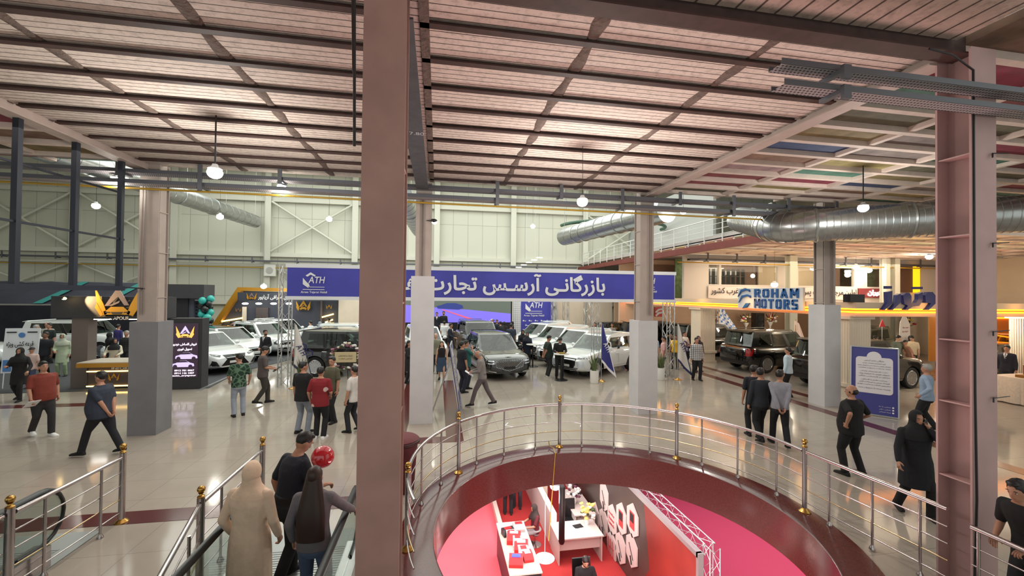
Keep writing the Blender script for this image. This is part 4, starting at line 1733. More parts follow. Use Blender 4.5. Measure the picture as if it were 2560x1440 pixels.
# ---- escalators: balustrades with black handrails, landing plate, steps
def escalator(label, xc, ynew, yflat, zend, flip=False):
    """landing at z=0 in front (large y), rising towards smaller y"""
    root = thing('escalator', label, 'escalator', (xc, yflat, 0))
    rise = math.tan(radians(30))

    def put(mb, nm, m, sm=40):
        return mb.build(nm, m, root, sm, world=True)
    w = 0.62
    for sx in (-1, 1):
        x = xc+sx*w
        yb = yflat-zend/rise
        pts = [(x, yb, zend+0.95), (x, yflat-0.35, 0.95+0.20), (x, yflat-0.1, 0.985), (x, yflat+0.2, 0.95), (x, ynew-0.3, 0.95)]
        r = 0.34
        loop = [(x, ynew-0.3+r*sin(a), 0.61+r*cos(a)) for a in [pi*q/10 for q in range(0, 11)]]
        mb = MB()
        mb.tube(pts+loop[1:]+[(x, ynew-0.6, 0.27)], [(0.022, 0.042)]*(len(pts)+len(loop)), 10)
        put(mb, 'handrail', HRB, 50)
        mb = MB()
        gl = [(yb, zend+0.92), (yflat-0.35, 1.12), (yflat, 0.95), (ynew-0.3, 0.92)]+[(ynew-0.3+(r-0.03)*sin(a), 0.61+(r-0.03)*cos(a)) for a in [pi*q/8 for q in range(1, 9)]]+[(yflat, 0.27), (yb, zend+0.27)]
        mb.prism([(y, z) for y, z in gl], (x-0.006, 0, 0), (0, 1, 0), (0, 0, 1), 0.012)
        put(mb, 'glass_panel', glass('balustrade_glass', (0.72, 0.78, 0.76), 0.08))
        mb = MB()
        sk = [(ynew-0.25, 0.0), (ynew-0.25, 0.28), (yflat, 0.28), (yb, zend+0.28), (yb, zend)]+([(yflat, 0)])
        mb.prism(sk, (x-0.09, 0, 0), (0, 1, 0), (0, 0, 1), 0.18)
        put(mb, 'skirt', STEEL)
    mb = MB()
    mb.box(xc-w-0.1, xc+w+0.1, yflat-0.2, ynew+0.55, 0.0, 0.014)
    for q in range(int((ynew+0.35-yflat)/0.05)):
        y = yflat-0.15+q*0.05
        mb.box(xc-w+0.1, xc+w-0.1, y, y+0.03, 0.014, 0.018)
    put(mb, 'landing_plate', M('ribbed_aluminium', (150, 154, 152), 0.4, 0.7))
    y = yflat-0.2
    z = 0.0
    while z < zend-0.05:
        z += 0.2
        mb = MB()
        mb.box(xc-0.5, xc+0.5, y-0.36, y, z-0.2, z-0.01)
        for q in range(20):
            mb.box(xc-0.5+q*0.05, xc-0.47+q*0.05, y-0.36, y, z-0.01, z)
        put(mb, 'step', M('escalator_step', (92, 94, 96), 0.45, 0.6))
        y -= 0.346
    return root


escalator('escalator the family of three has just ridden, black handrails both sides', -1.63, 6.0, 2.6, 1.1)
escalator('escalator at far left with a looped black handrail end', -5.45, 6.5, 3.6, 1.6)
# ================================================================== SIGNS, STANDS, BANNERS
FORMS = {}
for ch, base, dual in (('آ', 0xFE81, 0), ('ا', 0xFE8D, 0), ('ب', 0xFE8F, 1), ('ت', 0xFE95, 1), ('ج', 0xFE9D, 1), ('ح', 0xFEA1, 1), ('خ', 0xFEA5, 1), ('د', 0xFEA9, 0), ('ر', 0xFEAD, 0), ('ز', 0xFEAF, 0), ('س', 0xFEB1, 1), ('ش', 0xFEB5, 1), ('ص', 0xFEB9, 1), ('ع', 0xFEC9, 1), ('غ', 0xFECD, 1), ('ف', 0xFED1, 1), ('ق', 0xFED5, 1), ('ل', 0xFEDD, 1), ('م', 0xFEE1, 1), ('ن', 0xFEE5, 1), ('ه', 0xFEE9, 1), ('و', 0xFEED, 0), ('ک', 0xFB8E, 1), ('گ', 0xFB92, 1), ('پ', 0xFB56, 1), ('ژ', 0xFB8A, 0), ('ی', 0xFBFC, 1), ('ط', 0xFEC1, 1)):
    FORMS[ch] = (base, dual)


def fa(s):
    """right-to-left text as joined letter forms in left-to-right order"""
    out = []
    s = s.replace('لا', '\ue000')
    for i, c in enumerate(s):
        pv = s[i-1] if i else ' '
        nx = s[i+1] if i+1 < len(s) else ' '
        jp = pv == 'ـ' or (pv in FORMS and FORMS[pv][1])
        jn = nx == 'ـ' or nx in FORMS or nx == '\ue000'
        if c == '\ue000':
            out.append(chr(0xFEFC if jp else 0xFEFB))
        elif c in FORMS:
            b, dual = FORMS[c]
            k = (3 if jp and jn else 2 if jn else 1 if jp else 0) if dual else (1 if jp else 0)
            out.append(chr(b+k))
        else:
            out.append(c)
    return ''.join(reversed(out))


WHITEP = M('print_white', (232, 232, 236), 0.6)
BLUEB = M('banner_blue', (70, 70, 172), 0.65, noise=0.10, scale=1.5)
NAVYP = M('print_navy', (44, 46, 96), 0.6)
VIOLET = M('print_violet', (78, 72, 150), 0.6)
BLACKP = M('print_black', (26, 26, 30), 0.6)
TRUSS = M('truss_aluminium', (190, 192, 194), 0.3, 0.8)
SLATE = M('slate_panel', (66, 70, 82), 0.6, noise=0.08, scale=3)
CHAR = M('charcoal_panel', (52, 52, 56), 0.65, noise=0.1, scale=4)
GOLDP = M('gold_paint', (190, 136, 44), 0.35, 0.3)
CREAMP = M('cream_panel', (224, 210, 190), 0.6, noise=0.04, scale=2)
PEACH = M('peach_wall', (226, 190, 160), 0.6, noise=0.04, scale=2)
NEON = E('orange_neon', (255, 150, 30), 5.0)
NEONW = E('warm_neon', (255, 206, 110), 6.0)
LEDW = E('white_led', (255, 250, 240), 14.0)
X_, Z_ = Vector((1, 0, 0)), Vector((0, 0, 1))


def truss(label, p0, p1, size=0.3, group=None, cat='truss', name='truss', r=0.024):
    p0, p1 = Vector(p0), Vector(p1)
    root = thing(name, label, cat, p0, 0, group)
    d = (p1-p0).normalized()
    a = (Vector((0, 1, 0)) if abs(d.z) > 0.5 else Z_)
    b = d.cross(a).normalized()
    L = (p1-p0).length
    cs = [(a*sa+b*sb)*size/2 for sa, sb in ((-1, -1), (-1, 1), (1, 1), (1, -1))]
    for c in cs:
        mb = MB()
        mb.tube([c, d*L+c], r, 8)
        mb.build('chord', TRUSS, root, 50)
    mb = MB()
    n = max(2, int(L/size/1.1))
    for i in range(4):
        c0, c1 = cs[i], cs[(i+1) % 4]
        pts = [(c0 if k % 2 == 0 else c1)+d*(L*k/n) for k in range(n+1)]
        mb.tube(pts, r*0.45, 5)
    mb.build('lacing', TRUSS, root, 50)
    return root


def board(name, label, cat, x0, x1, y, z0, z1, mat, depth=0.04, parent=None):
    mb = MB()
    mb.box(x0, x1, y, y+depth, z0, z1)
    if parent:
        return mb.build(name, mat, parent, world=True)
    o = mb.build(name, mat, loc=((x0+x1)/2, y, z0))
    return tag(o, label, cat)


def lettering(parent, nm, body, o, height, mat, width=None, align='l', ax=X_, ay=Z_, depth=0.012, bold=0.0, slant=0.0):
    mb = MB()
    mb.text(body, o, ax, ay, height, depth, width, align, bold, slant)
    return mb.build(nm, mat, parent, world=True)


def ath_logo(parent, o, s, mat, ax=X_, ay=Z_, sub=True, depth=0.012):
    """cut-hexagon mark with slanted letters; s = height of the mark"""
    o = Vector(o)
    ax, ay = Vector(ax), Vector(ay)
    mb = MB()
    mb.prism([(0.18*s, 0.78*s), (0.50*s, 1.0*s), (0.82*s, 0.80*s), (0.74*s, 0.72*s), (0.50*s, 0.84*s), (0.30*s, 0.70*s)], o, ax, ay, depth)
    mb.prism([(0.02*s, 0.62*s), (0.26*s, 0.34*s), (0.40*s, 0.22*s), (0.46*s, 0.02*s), (0.36*s, -0.04*s), (0.02*s, 0.20*s)], o, ax, ay, depth)
    mb.build('logo_mark', mat, parent, world=True)
    lettering(parent, 'logo_letters', 'ATH', o+ax*0.36*s+ay*0.28*s, 0.44*s, mat, 1.05*s, 'l', ax, ay, depth, 0.012, 0.18)
    if sub:
        mb = MB()
        mb.prism([(0.35*s, 0.0), (1.38*s, 0.0), (1.38*s, 0.035*s), (0.35*s, 0.035*s)], o, ax, ay, depth)
        mb.prism([(0.02*s, -0.17*s), (1.38*s, -0.17*s), (1.38*s, -0.13*s), (0.02*s, -0.13*s)], o, ax, ay, depth)
        mb.build('logo_rule', mat, parent, world=True)
        lettering(parent, 'logo_caption', 'Arses Tejarat Helali', o+ax*(-0.1*s)+ay*(-0.44*s), 0.20*s, mat, 1.65*s, 'l', ax, ay, depth, 0.006)


# ---- gantry with the long blue banner
yb = 16.5
xl, xr = AY(718, 700, yb).x, AY(1686, 700, yb).x
zt = 0.5*(AY(718, 672, yb).z+AY(1685, 685, yb).z)
zb_ = 0.5*(AY(718, 745, yb).z+AY(1685, 745, yb).z)
ban = thing('banner', 'long blue banner with white lettering stretched across the gantry', 'banner', ((xl+xr)/2, yb, zb_))
mb = MB()
n = 60
rings = []
for i in range(n+1):
    x = xl+(xr-xl)*i/n
    w = 0.012*sin(i*1.7)+0.01*sin(i*0.6)
    rings.append([(x, yb+w, zb_), (x, yb+w+0.01, zb_), (x, yb-w*0.4+0.01, zt), (x, yb-w*0.4, zt)])
mb.loft(rings)
mb.build('cloth', BLUEB, ban, 50, world=True)
for z0, z1 in ((zt, zt+0.14), (zb_-0.13, zb_)):
    mb = MB()
    mb.box(xl-0.06, xr+0.08, yb-0.01, yb+0.012, z0, z1)
    mb.build('border', WHITEP, ban, world=True)
xt = AY(1512, 700, yb).x
lettering(ban, 'lettering', fa('بازرگانـی آرسـس تجارت هلالی'), (xt, yb-0.035, zb_+0.10), (zt-zb_)*0.84, WHITEP, xt-AY(930, 720, yb).x, 'r', bold=0.026)
ath_logo(ban, AY(757, 718, yb)+Vector((0, -0.035, 0)), 0.55, WHITEP)
ath_logo(ban, AY(1594, 718, yb)+Vector((0, -0.035, 0)), 0.55, WHITEP)
truss('truss tower at the left end of the blue banner', (xl-0.12, 16.75, 0), (xl-0.12, 16.75, zt+0.1), 0.34)
truss('truss tower at the right end of the blue banner', (xr-0.12, 16.75, 0), (xr-0.12, 16.75, zt+0.1), 0.34)
truss('thin truss tower in the middle of the white row', (6.62, 16.95, 0), (6.62, 16.95, zt+0.1), 0.24, r=0.014)
truss('horizontal truss that carries the blue banner', (xl, 16.78, zb_+0.12), (xr, 16.78, zb_+0.12), 0.34)
for sx, lab in ((xl+0.0, 'left'), (xr-0.3, 'right')):
    truss('far truss tower behind the %s end of the gantry' % lab, (sx*0.9+0.8, 30.4, 0), (sx*0.9+0.8, 30.4, 3.9), 0.36)
truss('truss tower between screen and blue panel', (4.95, 30.4, 0), (4.95, 30.4, 3.9), 0.34)
truss('truss post in front of the pale panels', (8.6, 30.4, 0), (8.6, 30.4, 3.9), 0.34)
truss('truss post right of the pale panels', (11.2, 30.4, 0), (11.2, 30.4, 3.9), 0.4)
# stage with screen
mb = MB()
mb.box(-1.2, 2.0, 27.45, 29.9, 0, 0.5)
tag(mb.build('stage', CHAR, loc=(0.4, 28.7, 0)), 'low dark stage in front of the big screen', 'stage')
sx0, sx1 = AY(1000, 780, 29.6).x, AY(1277, 780, 29.6).x
z0, z1 = AY(1150, 806, 29.6).z, AY(1150, 748, 29.6).z+0.1
scr = thing('screen', 'big screen showing a blue car on a violet road under dark trees', 'screen', ((sx0+sx1)/2, 29.6, z0))
board('panel', None, None, sx0-0.1, sx1+0.1, 29.62, z0-1.0, z1+0.1, BLACKP, 0.1, scr)
SC1, SC2, SC3, SC4 = E('screen_trees', (92, 100, 92), 0.55), E('screen_violet', (112, 100, 206), 0.9), E('screen_car', (44, 56, 120), 0.7), E('screen_line', (200, 90, 120), 0.8)
W_ = sx1-sx0
H_ = z1-z0
mb = MB()
mb.prism([(0, 0), (W_, 0), (W_, H_), (0, H_)], (sx0, 29.62, z0), X_, Z_, 0.02)
mb.mat(1).prism([(0, 0.0), (W_, 0), (W_, 0.36*H_), (0.6*W_, 0.52*H_), (0.25*W_, 0.62*H_), (0, 0.72*H_)], (sx0, 29.595, z0), X_, Z_, 0.015)
mb.mat(2).prism([(0.33*W_, 0.56*H_), (0.52*W_, 0.52*H_), (0.56*W_, 0.60*H_), (0.55*W_, 0.70*H_), (0.49*W_, 0.78*H_), (0.41*W_, 0.78*H_), (0.36*W_, 0.70*H_), (0.32*W_, 0.66*H_)], (sx0, 29.575, z0), X_, Z_, 0.015)
mb.mat(3).prism([(0.36*W_, 0.52*H_), (0.38*W_, 0.52*H_), (0.72*W_, 0.05*H_), (0.66*W_, 0.05*H_)], (sx0, 29.575, z0), X_, Z_, 0.012)
mb.build('picture', [SC1, SC2, SC3, SC4], scr, world=True)
bx0, bx1 = AY(1303, 780, 30.8).x, AY(1383, 780, 30.8).x
bp_ = thing('backdrop', 'blue backdrop panel with white logo and small repeated marks', 'backdrop', ((bx0+bx1)/2, 30.8, 0))
board('panel', None, None, bx0, bx1, 30.82, 0, 3.5, BLUEB, 0.06, bp_)
ath_logo(bp_, (bx0+0.30, 30.80, 2.18), 0.95, WHITEP)
mb = MB()
for i in range(5):
    for j in range(3):
        x, z = bx0+0.12+i*0.46+(0.2 if j % 2 else 0), 0.75+j*0.34
        mb.prism([(0, 0), (0.13, 0.02), (0.10, 0.10), (0.02, 0.12)], (x, 30.81, z), X_, Z_, 0.012)
        mb.box(x+0.14, x+0.26, 30.80, 30.82, z+0.01, z+0.05)
mb.build('small_marks', WHITEP, bp_, world=True)
wb = thing('roll_up_banner', 'narrow white panel with diamond pattern left of the blue panel', 'banner', ((bx0-0.35), 30.75, 0))
board('panel', None, None, bx0-0.62, bx0-0.05, 30.76, 0.0, 3.4, patterned('diamond_print', (226, 226, 228), (190, 192, 200), 0.16), 0.04, wb)
lettering(wb, 'lettering', 'JKM', (bx0-0.33, 30.74, 3.0), 0.16, BLACKP, 0.36, 'c')
for i, (a, b) in enumerate(((1388, 1462), (1470, 1530), (1536, 1576), (1582, 1640), (846, 900))):
    m_ = CREAMP if i in (0, 1, 4) else PEACH
    o = board('partition_panel', ['pale partition panel right of the blue backdrop', 'pale partition panel with a man in black before it', 'peach partition panel left of the third column', 'peach partition panel right of the third column', 'pale partition panel just left of the centre column'][i], 'panel', AY(a, 780, 31.2).x, AY(b, 780, 31.2).x, 31.2, 0, 3.75, m_, 0.08)
# desk with monitor on the stage edge
dk = thing('desk', 'wooden desk with a white monitor in front of the big screen', 'desk', (0.55, 27.0, 0))
for q in ((-0.0, 1.3, 26.75, 27.35, 0.98, 1.04, 'desktop'), (0.02, 1.28, 26.8, 26.84, 0, 0.98, 'front_panel'), (0.02, 0.06, 26.84, 27.3, 0, 0.98, 'side_panel'), (1.24, 1.28, 26.84, 27.3, 0, 0.98, 'side_panel')):
    mb = MB()
    mb.box(*q[:6])
    mb.build(q[6], M('walnut', (140, 104, 78), 0.5, noise=0.2, scale=3, stretch=(1, 1, 8)), dk, world=True)
mo = thing('monitor', 'white desktop monitor seen from behind on the wooden desk', 'monitor', (0.55, 27.05, 1.04))
mb = MB()
mb.box(-0.33, 0.33, -0.02, 0.02, 0.12, 0.52)
mb.build('screen_back', WHITEP, mo)
mb = MB()
mb.box(-0.04, 0.04, 0.0, 0.03, 0, 0.2)
mb.box(-0.12, 0.12, -0.08, 0.1, 0, 0.015)
mb.build('stand', M('silver_plastic', (190, 192, 196), 0.4), mo)


# ---- small furniture
def high_table(label, x, y):
    t = thing('high_table', label, 'table', (x, y, 0))
    mb = MB()
    mb.lathe([(0.0001, 1.05), (0.31, 1.05), (0.32, 1.065), (0.31, 1.08), (0.0001, 1.08)], (0, 0, 0), 28)
    mb.build('table_top', M('table_white', (214, 212, 206), 0.3), t, 40)
    mb = MB()
    mb.tube([(0, 0, 0.02), (0, 0, 1.05)], 0.035, 12)
    mb.build('stem', BLKP, t, 50)
    mb = MB()
    mb.lathe([(0.27, 0), (0.27, 0.012), (0.2, 0.02), (0.05, 0.04), (0.0001, 0.04)], (0, 0, 0), 26)
    mb.build('foot', BLKP, t, 50)
    return t


high_table('black high table the salesman in black suit writes on', 5.0, 16.52)
high_table('black high table the woman in black hijab reads at', 4.55, 19.75)
mb = MB()
mb.box(-0.11, 0.11, -0.06, 0.06, 0, 0.06)
tag(mb.build('box', M('mustard_card', (150, 128, 40), 0.6), loc=(0, 0, 0)), 'small mustard box standing on the nearer high table', 'box').location = (5.0, 16.45, 1.08)
mb = MB()
mb.box(-0.12, 0.12, -0.09, 0.09, 0, 0.008)
tag(mb.build('paper', WHITEP), 'white papers on the nearer high table', 'papers').location = (4.83, 16.5, 1.08)
LEAF = M('snake_plant_leaf', (88, 104, 62), 0.45, noise=0.35, scale=14, stretch=(1, 1, 0.3))
POT = M('white_ceramic', (226, 224, 220), 0.3)


def planter(label, x, y):
    t = thing('planter', label, 'plant', (x, y, 0))
    mb = MB()
    mb.lathe([(0.15, 0), (0.165, 0.05), (0.17, 0.5), (0.155, 0.5), (0.15, 0.42), (0.0001, 0.42)], (0, 0, 0), 22)
    mb.build('pot', POT, t, 40)
    rnd = random.Random(int(x*100))
    for i in range(17):
        a = 2*pi*i/17+rnd.uniform(-.2, .2)
        r0 = rnd.uniform(0.02, 0.09)
        h = rnd.uniform(0.45, 0.85)
        tl = rnd.uniform(0.08, 0.30)
        mb = MB()
        rings = []
        for k in range(6):
            q = k/5
            c = Vector((cos(a)*(r0+tl*q**1.6), sin(a)*(r0+tl*q**1.6), 0.40+h*q))
            w = 0.034*(1-q**2.5)+0.002
            s_ = Vector((-sin(a), cos(a), 0))*w
            nrm = Vector((cos(a), sin(a), 0))*0.004
            rings.append([c-s_, c-nrm, c+s_, c+nrm])
        mb.loft(rings)
        mb.build('leaf', LEAF, t, 60)
    return t


planter('snake plant in a white pot beside the blue flag', 6.16, 15.85)
planter('snake plant in a white pot beside the right white flag', 9.15, 16.1)
planter('snake plant behind the left white flag', -4.75, 16.15)


def flag(label, x, y, rz, mc, md, h=2.35):
    t = thing('feather_flag', label, 'flag', (x, y, 0), rz)
    mb = MB()
    mb.tube([(0, 0, 0.05), (0, 0, h)], 0.014, 8)
    mb.build('pole', TRUSS, t, 50)
    mb = MB()
    mb.lathe([(0.17, 0), (0.17, 0.015), (0.06, 0.05), (0.02, 0.09), (0.0001, 0.09)], (0, 0, 0), 18)
    mb.build('base', GOLD, t, 40)

    def cloth_pt(u, v):      # u along the fly 0..1, v down 0..1
        drop = h-0.02-v*1.55-u*v*0.62-u*0.05
        out = u*(0.06+0.62*v**0.9)
        return Vector((out, 0.05*sin(u*7+v*4)*v, drop))
    mb = MB()
    n = 14
    idx = {}
    for i in range(n+1):
        for j in range(n+1):
            idx[i, j] = len(mb.v)
            mb.v.append(cloth_pt(i/n, j/n))
    for i in range(n):
        for j in range(n):
            mb.f.append((idx[i, j], idx[i+1, j], idx[i+1, j+1], idx[i, j+1]))
            mb.m.append(1 if (j == n-1 or i == n-1) else 0)
    o = mb.build('cloth', [mc, md], t, 60)
    ax = (cloth_pt(0.9, 0.62)-cloth_pt(0.1, 0.45)).normalized()
    ay = Vector((0, 0, 1))
    ay = (ay-ax*ay.dot(ax)).normalized()
    for side in (-1, 1):
        mb = MB()
        tx = MB()
        a2 = ax*(1 if side < 0 else -1)
        st_ = cloth_pt(0.12, 0.50) if side < 0 else cloth_pt(0.86, 0.62)
        tx.text('ATH', st_+Vector((0, side*0.06, 0)), a2, ay, 0.19, 0.008, 0.44, 'l', 0.01, 0.15)
        tx.prism([(0.02, 0.26), (0.15, 0.34), (0.30, 0.27), (0.28, 0.23), (0.15, 0.28), (0.05, 0.22)], st_+Vector((0, side*0.06, 0)), a2, ay, 0.008)
        tx.build('logo', md, t)
    return t


flag('white feather flag with navy letters beside the left truss tower', -5.05, 16.3, 0.1, M('flag_white', (226, 222, 218), 0.7), NAVYP)
flag('blue feather flag with white letters in front of the white row', 6.55, 16.1, 0.15, M('flag_blue', (48, 52, 128), 0.7), WHITEP)
flag('white feather flag with navy letters beside the right truss tower', 9.85, 16.0, 0.05, M('flag_white', (226, 222, 218), 0.7), NAVYP)

# ---- easel with flower basket by the black people carrier
FLP = [M('petal_'+n_, c, 0.7) for n_, c in (('cream', (216, 204, 176)), ('pink', (168, 110, 132)), ('plum', (92, 44, 66)), ('green', (70, 84, 50)), ('yellow', (226, 206, 110)), ('white', (230, 226, 220)), ('red', (160, 30, 40)))]


def blossoms(parent, nm, spots, r, mats, seed=1):
    rnd = random.Random(seed)
    for (x, y, z) in spots:
        mb = MB()
        n = 6
        for k in range(n):
            a = 2*pi*k/n+rnd.random()
            mb.ell((x+cos(a)*r*0.5, y+sin(a)*r*0.4, z+rnd.uniform(-.3, .3)*r), (r*0.5, r*0.5, r*0.42), 6, 4)
        mb.ell((x, y, z), r*0.55, 6, 4)
        mb.build(nm, rnd.choice(mats), parent, 60)


ea = thing('flower_easel', 'easel with a wreath of pale flowers and a cream plaque by the black people carrier', 'flowers', (-3.15, 15.75, 0))
for x, y in ((-0.42, -0.05), (0.42, -0.05), (0, 0.4)):
    mb = MB()
    mb.tube([(x, y, 0), (x*0.15, 0, 1.45)], 0.014, 6)
    mb.build('leg', BLKP, ea, 50)
rnd = random.Random(4)
blossoms(ea, 'flower', [(0.52*cos(a)*rnd.uniform(.8, 1.1), -0.10+rnd.uniform(-.05, .05), 1.20+0.46*sin(a)*rnd.uniform(.8, 1.1)) for a in [2*pi*i/46 for i in range(46)]], 0.07, [FLP[0], FLP[1], FLP[2], FLP[3], FLP[5]])
mb = MB()
mb.box(-0.36, 0.36, -0.17, -0.15, 1.02, 1.38)
mb.build('plaque', M('cream_card', (206, 190, 150), 0.6), ea)
mb = MB()
for z in (1.27, 1.17):
    mb.text(fa('تبریک و شادباش') if z > 1.2 else fa('آرسس تجارت'), (0, -0.175, z-0.05), X_, Z_, 0.06, 0.004, 0.46, 'c')
mb.build('plaque_lettering', BLACKP, ea)
# flower basket on the stage corner
fb = thing('flower_basket', 'basket of yellow and pale flowers beside the big screen', 'flowers', (3.35, 28.2, 0))
mb = MB()
mb.lathe([(0.16, 0), (0.25, 1.1), (0.0001, 1.1)], (0, 0, 0), 16)
mb.build('basket', M('wicker', (150, 120, 84), 0.8), fb, 40)
blossoms(fb, 'flower', [(rnd.uniform(-.4, .4), rnd.uniform(-.25, .2), 1.15+rnd.random()*0.6) for i in range(26)], 0.10, [FLP[0], FLP[4], FLP[5], FLP[1], FLP[3]], 3)


# ---- notice boards
def notice_board(label, p, rz, w, h, lean=0.16, side_view=False):
    t = thing('notice_board', label, 'board', p, rz)
    R_ = Matrix.Rotation(-lean, 4, 'X')
    mb = MB()
    mb.box(-w/2, w/2, 0, 0.03, 0.04, h)
    mb.v = [R_ @ v for v in mb.v]
    mb.build('panel', VIOLET if side_view else M('board_blue', (56, 56, 128), 0.5), t)
    mb = MB()
    for a, b in (((-w/2-0.02, -0.01, 0.0), (-w/2-0.02, -0.01, h+0.03)), ((w/2+0.02, -0.01, 0.0), (w/2+0.02, -0.01, h+0.03))):
        mb.bar(R_ @ Vector(a), R_ @ Vector(b), 0.035, 0.035)
    for z in (0.03, h+0.02):
        mb.bar(R_ @ Vector((-w/2-0.02, -0.01, z)), R_ @ Vector((w/2+0.02, -0.01, z)), 0.035, 0.035)
    mb.build('frame', TRUSS, t)
    for x in (-w/2, w/2):
        mb = MB()
        mb.bar(R_ @ Vector((x, 0.04, h*0.8)), (x, h*0.42, 0), 0.025, 0.025)
        mb.build('prop', TRUSS, t)
    # rounded white text field with a round emblem on top
    mb = MB()
    pts = []
    x1, za, zb2, rr = w/2-0.1, 0.36*h*0.9, h*0.86, 0.09
    for cx_, cz_, a0 in ((x1-rr, zb2-rr, 0), (-x1+rr, zb2-rr, 90), (-x1+rr, za+rr, 180), (x1-rr, za+rr, 270)):
        for q in range(6):
            a = radians(a0+q*18)
            pts.append((cx_+rr*cos(a), cz_+rr*sin(a)))
    mb.prism(pts, (0, -0.001, 0), X_, Z_, 0.006)
    mb.lathe([(0.0001, 0.0), (0.17, 0.0), (0.17, 0.008)], (0, -0.012, zb2), 26, 'y')
    mb.v = [R_ @ v for v in mb.v]
    mb.build('text_field', M('board_white', (214, 208, 212), 0.5), t)
    mb = MB()
    lines = [('بازرگانی معتبر آرسس', 0.42, 0.055), ('گروه تخصصی واردات خودرو', 0.5, 0.04), ('نمایندگی فروش و خدمات پس از فروش خودرو', 0.72, 0.04), ('ارایه خدمات سریع و مطمین', 0.7, 0.04), ('', 0, 0.03), ('ثبت نام خودروهای وارداتی', 0.6, 0.04), ('تحویل فوری با شرایط ویژه', 0.66, 0.04), ('مشاوره و کارشناسی رایگان', 0.68, 0.04), ('', 0, 0.03), ('پرداخت نقدی و اقساطی', 0.55, 0.04), ('قرارداد رسمی و ضمانت کامل', 0.66, 0.04), ('تضمین اصالت و سلامت خودرو', 0.72, 0.04), ('', 0, 0.03), ('همراه شما تا تحویل سند', 0.7, 0.04)]
    z = zb2-0.13
    for s_, wd, hh in lines:
        if s_:
            mb.text(fa(s_), (0, -0.012, z), X_, Z_, hh, 0.003, w*wd, 'c')
        z -= 0.072 if s_ else 0.03
    mb.v = [R_ @ v for v in mb.v]
    mb.build('lettering', M('print_grey_blue', (60, 58, 84), 0.6), t)
    mb = MB()
    for k in range(3):
        zz = 0.28-k*0.075
        mb.box(w/2-0.12, w/2-0.08, -0.012, -0.004, zz, zz+0.04)
        mb.text(['0914 300 0000', 'arses tejarat', 'ath.co'][k] if 0 else fa(['تماس با ما', 'نشانی دفتر', 'شبکه اجتماعی'][k]), (w/2-0.15, -0.012, zz), X_, Z_, 0.035, 0.003, 0.26, 'r')
    mb.v = [R_ @ v for v in mb.v]
    mb.build('contact_lines', WHITEP, t)
    return t


pl, pr = G(2143, 1033), G(2228, 1046)
notice_board('blue notice board with a white text field behind the bald man in black', ((pl.x+pr.x)/2, (pl.y+pr.y)/2, 0), atan2(pr.y-pl.y, pr.x-pl.x), 1.05, 2.0)
q = G(1150, 1040)
notice_board('blue-violet notice board seen edge-on beside the white column', (q.x+0.05, q.y+0.2, 0), radians(86), 1.0, 2.05)

# ---- left stand: dark fascia with gilt emblem, post, information desk, LED kiosk
EMBG, EMBS = M('emblem_gold', (206, 150, 50), 0.3, 0.5), M('emblem_silver', (150, 132, 128), 0.35, 0.6)


def crown(parent, o, s, mg=EMBG, ms=EMBS, car=True, d=0.03):
    """winged emblem with a letter A over a car front; s = width"""
    o = Vector(o)
    for sx in (-1, 1):
        mb = MB()
        mb.prism([(sx*0.50*s, 0.72*s), (sx*0.46*s, 0.36*s), (sx*0.40*s, 0.18*s), (sx*0.30*s, 0.02*s), (sx*0.22*s, 0.06*s), (sx*0.30*s, 0.30*s)], o, X_, Z_, d)
        mb.prism([(sx*0.45*s, 0.34*s), (sx*0.49*s, 0.22*s), (sx*0.36*s, 0.0), (sx*0.30*s, 0.03*s)], o+Vector((0, -0.005, 0)), X_, Z_, d)
        mb.build('emblem_wing', mg, parent, world=True)
    mb = MB()
    mb.prism([(0, 0.74*s), (0.06*s, 0.66*s), (0.27*s, 0.28*s), (0.16*s, 0.28*s), (0.02*s, 0.50*s), (-0.20*s, 0.26*s), (-0.28*s, 0.26*s)], o, X_, Z_, d)
    mb.prism([(-0.2*s, 0.27*s), (0.06*s, 0.40*s), (0.04*s, 0.34*s), (-0.12*s, 0.26*s)], o, X_, Z_, d)
    mb.build('emblem_letter', ms, parent, world=True)
    if car:
        mb = MB()
        mb.prism([(-0.28*s, 0.04*s), (0.28*s, 0.04*s), (0.30*s, 0.12*s), (0.22*s, 0.16*s), (0.14*s, 0.24*s), (-0.14*s, 0.24*s), (-0.22*s, 0.16*s), (-0.30*s, 0.12*s)], o, X_, Z_, d)
        mb.build('emblem_car', mg, parent, world=True)
        mb = MB()
        mb.prism([(-0.10*s, 0.05*s), (0.10*s, 0.05*s), (0.13*s, 0.11*s), (-0.13*s, 0.11*s)], o+Vector((0, -d, 0)), X_, Z_, 0.01)
        for sx in (-1, 1):
            mb.prism([(sx*0.16*s, 0.08*s), (sx*0.25*s, 0.09*s), (sx*0.27*s, 0.12*s), (sx*0.16*s, 0.11*s)], o+Vector((0, -d, 0)), X_, Z_, 0.01)
        mb.build('emblem_grille', BLACKP, parent, world=True)


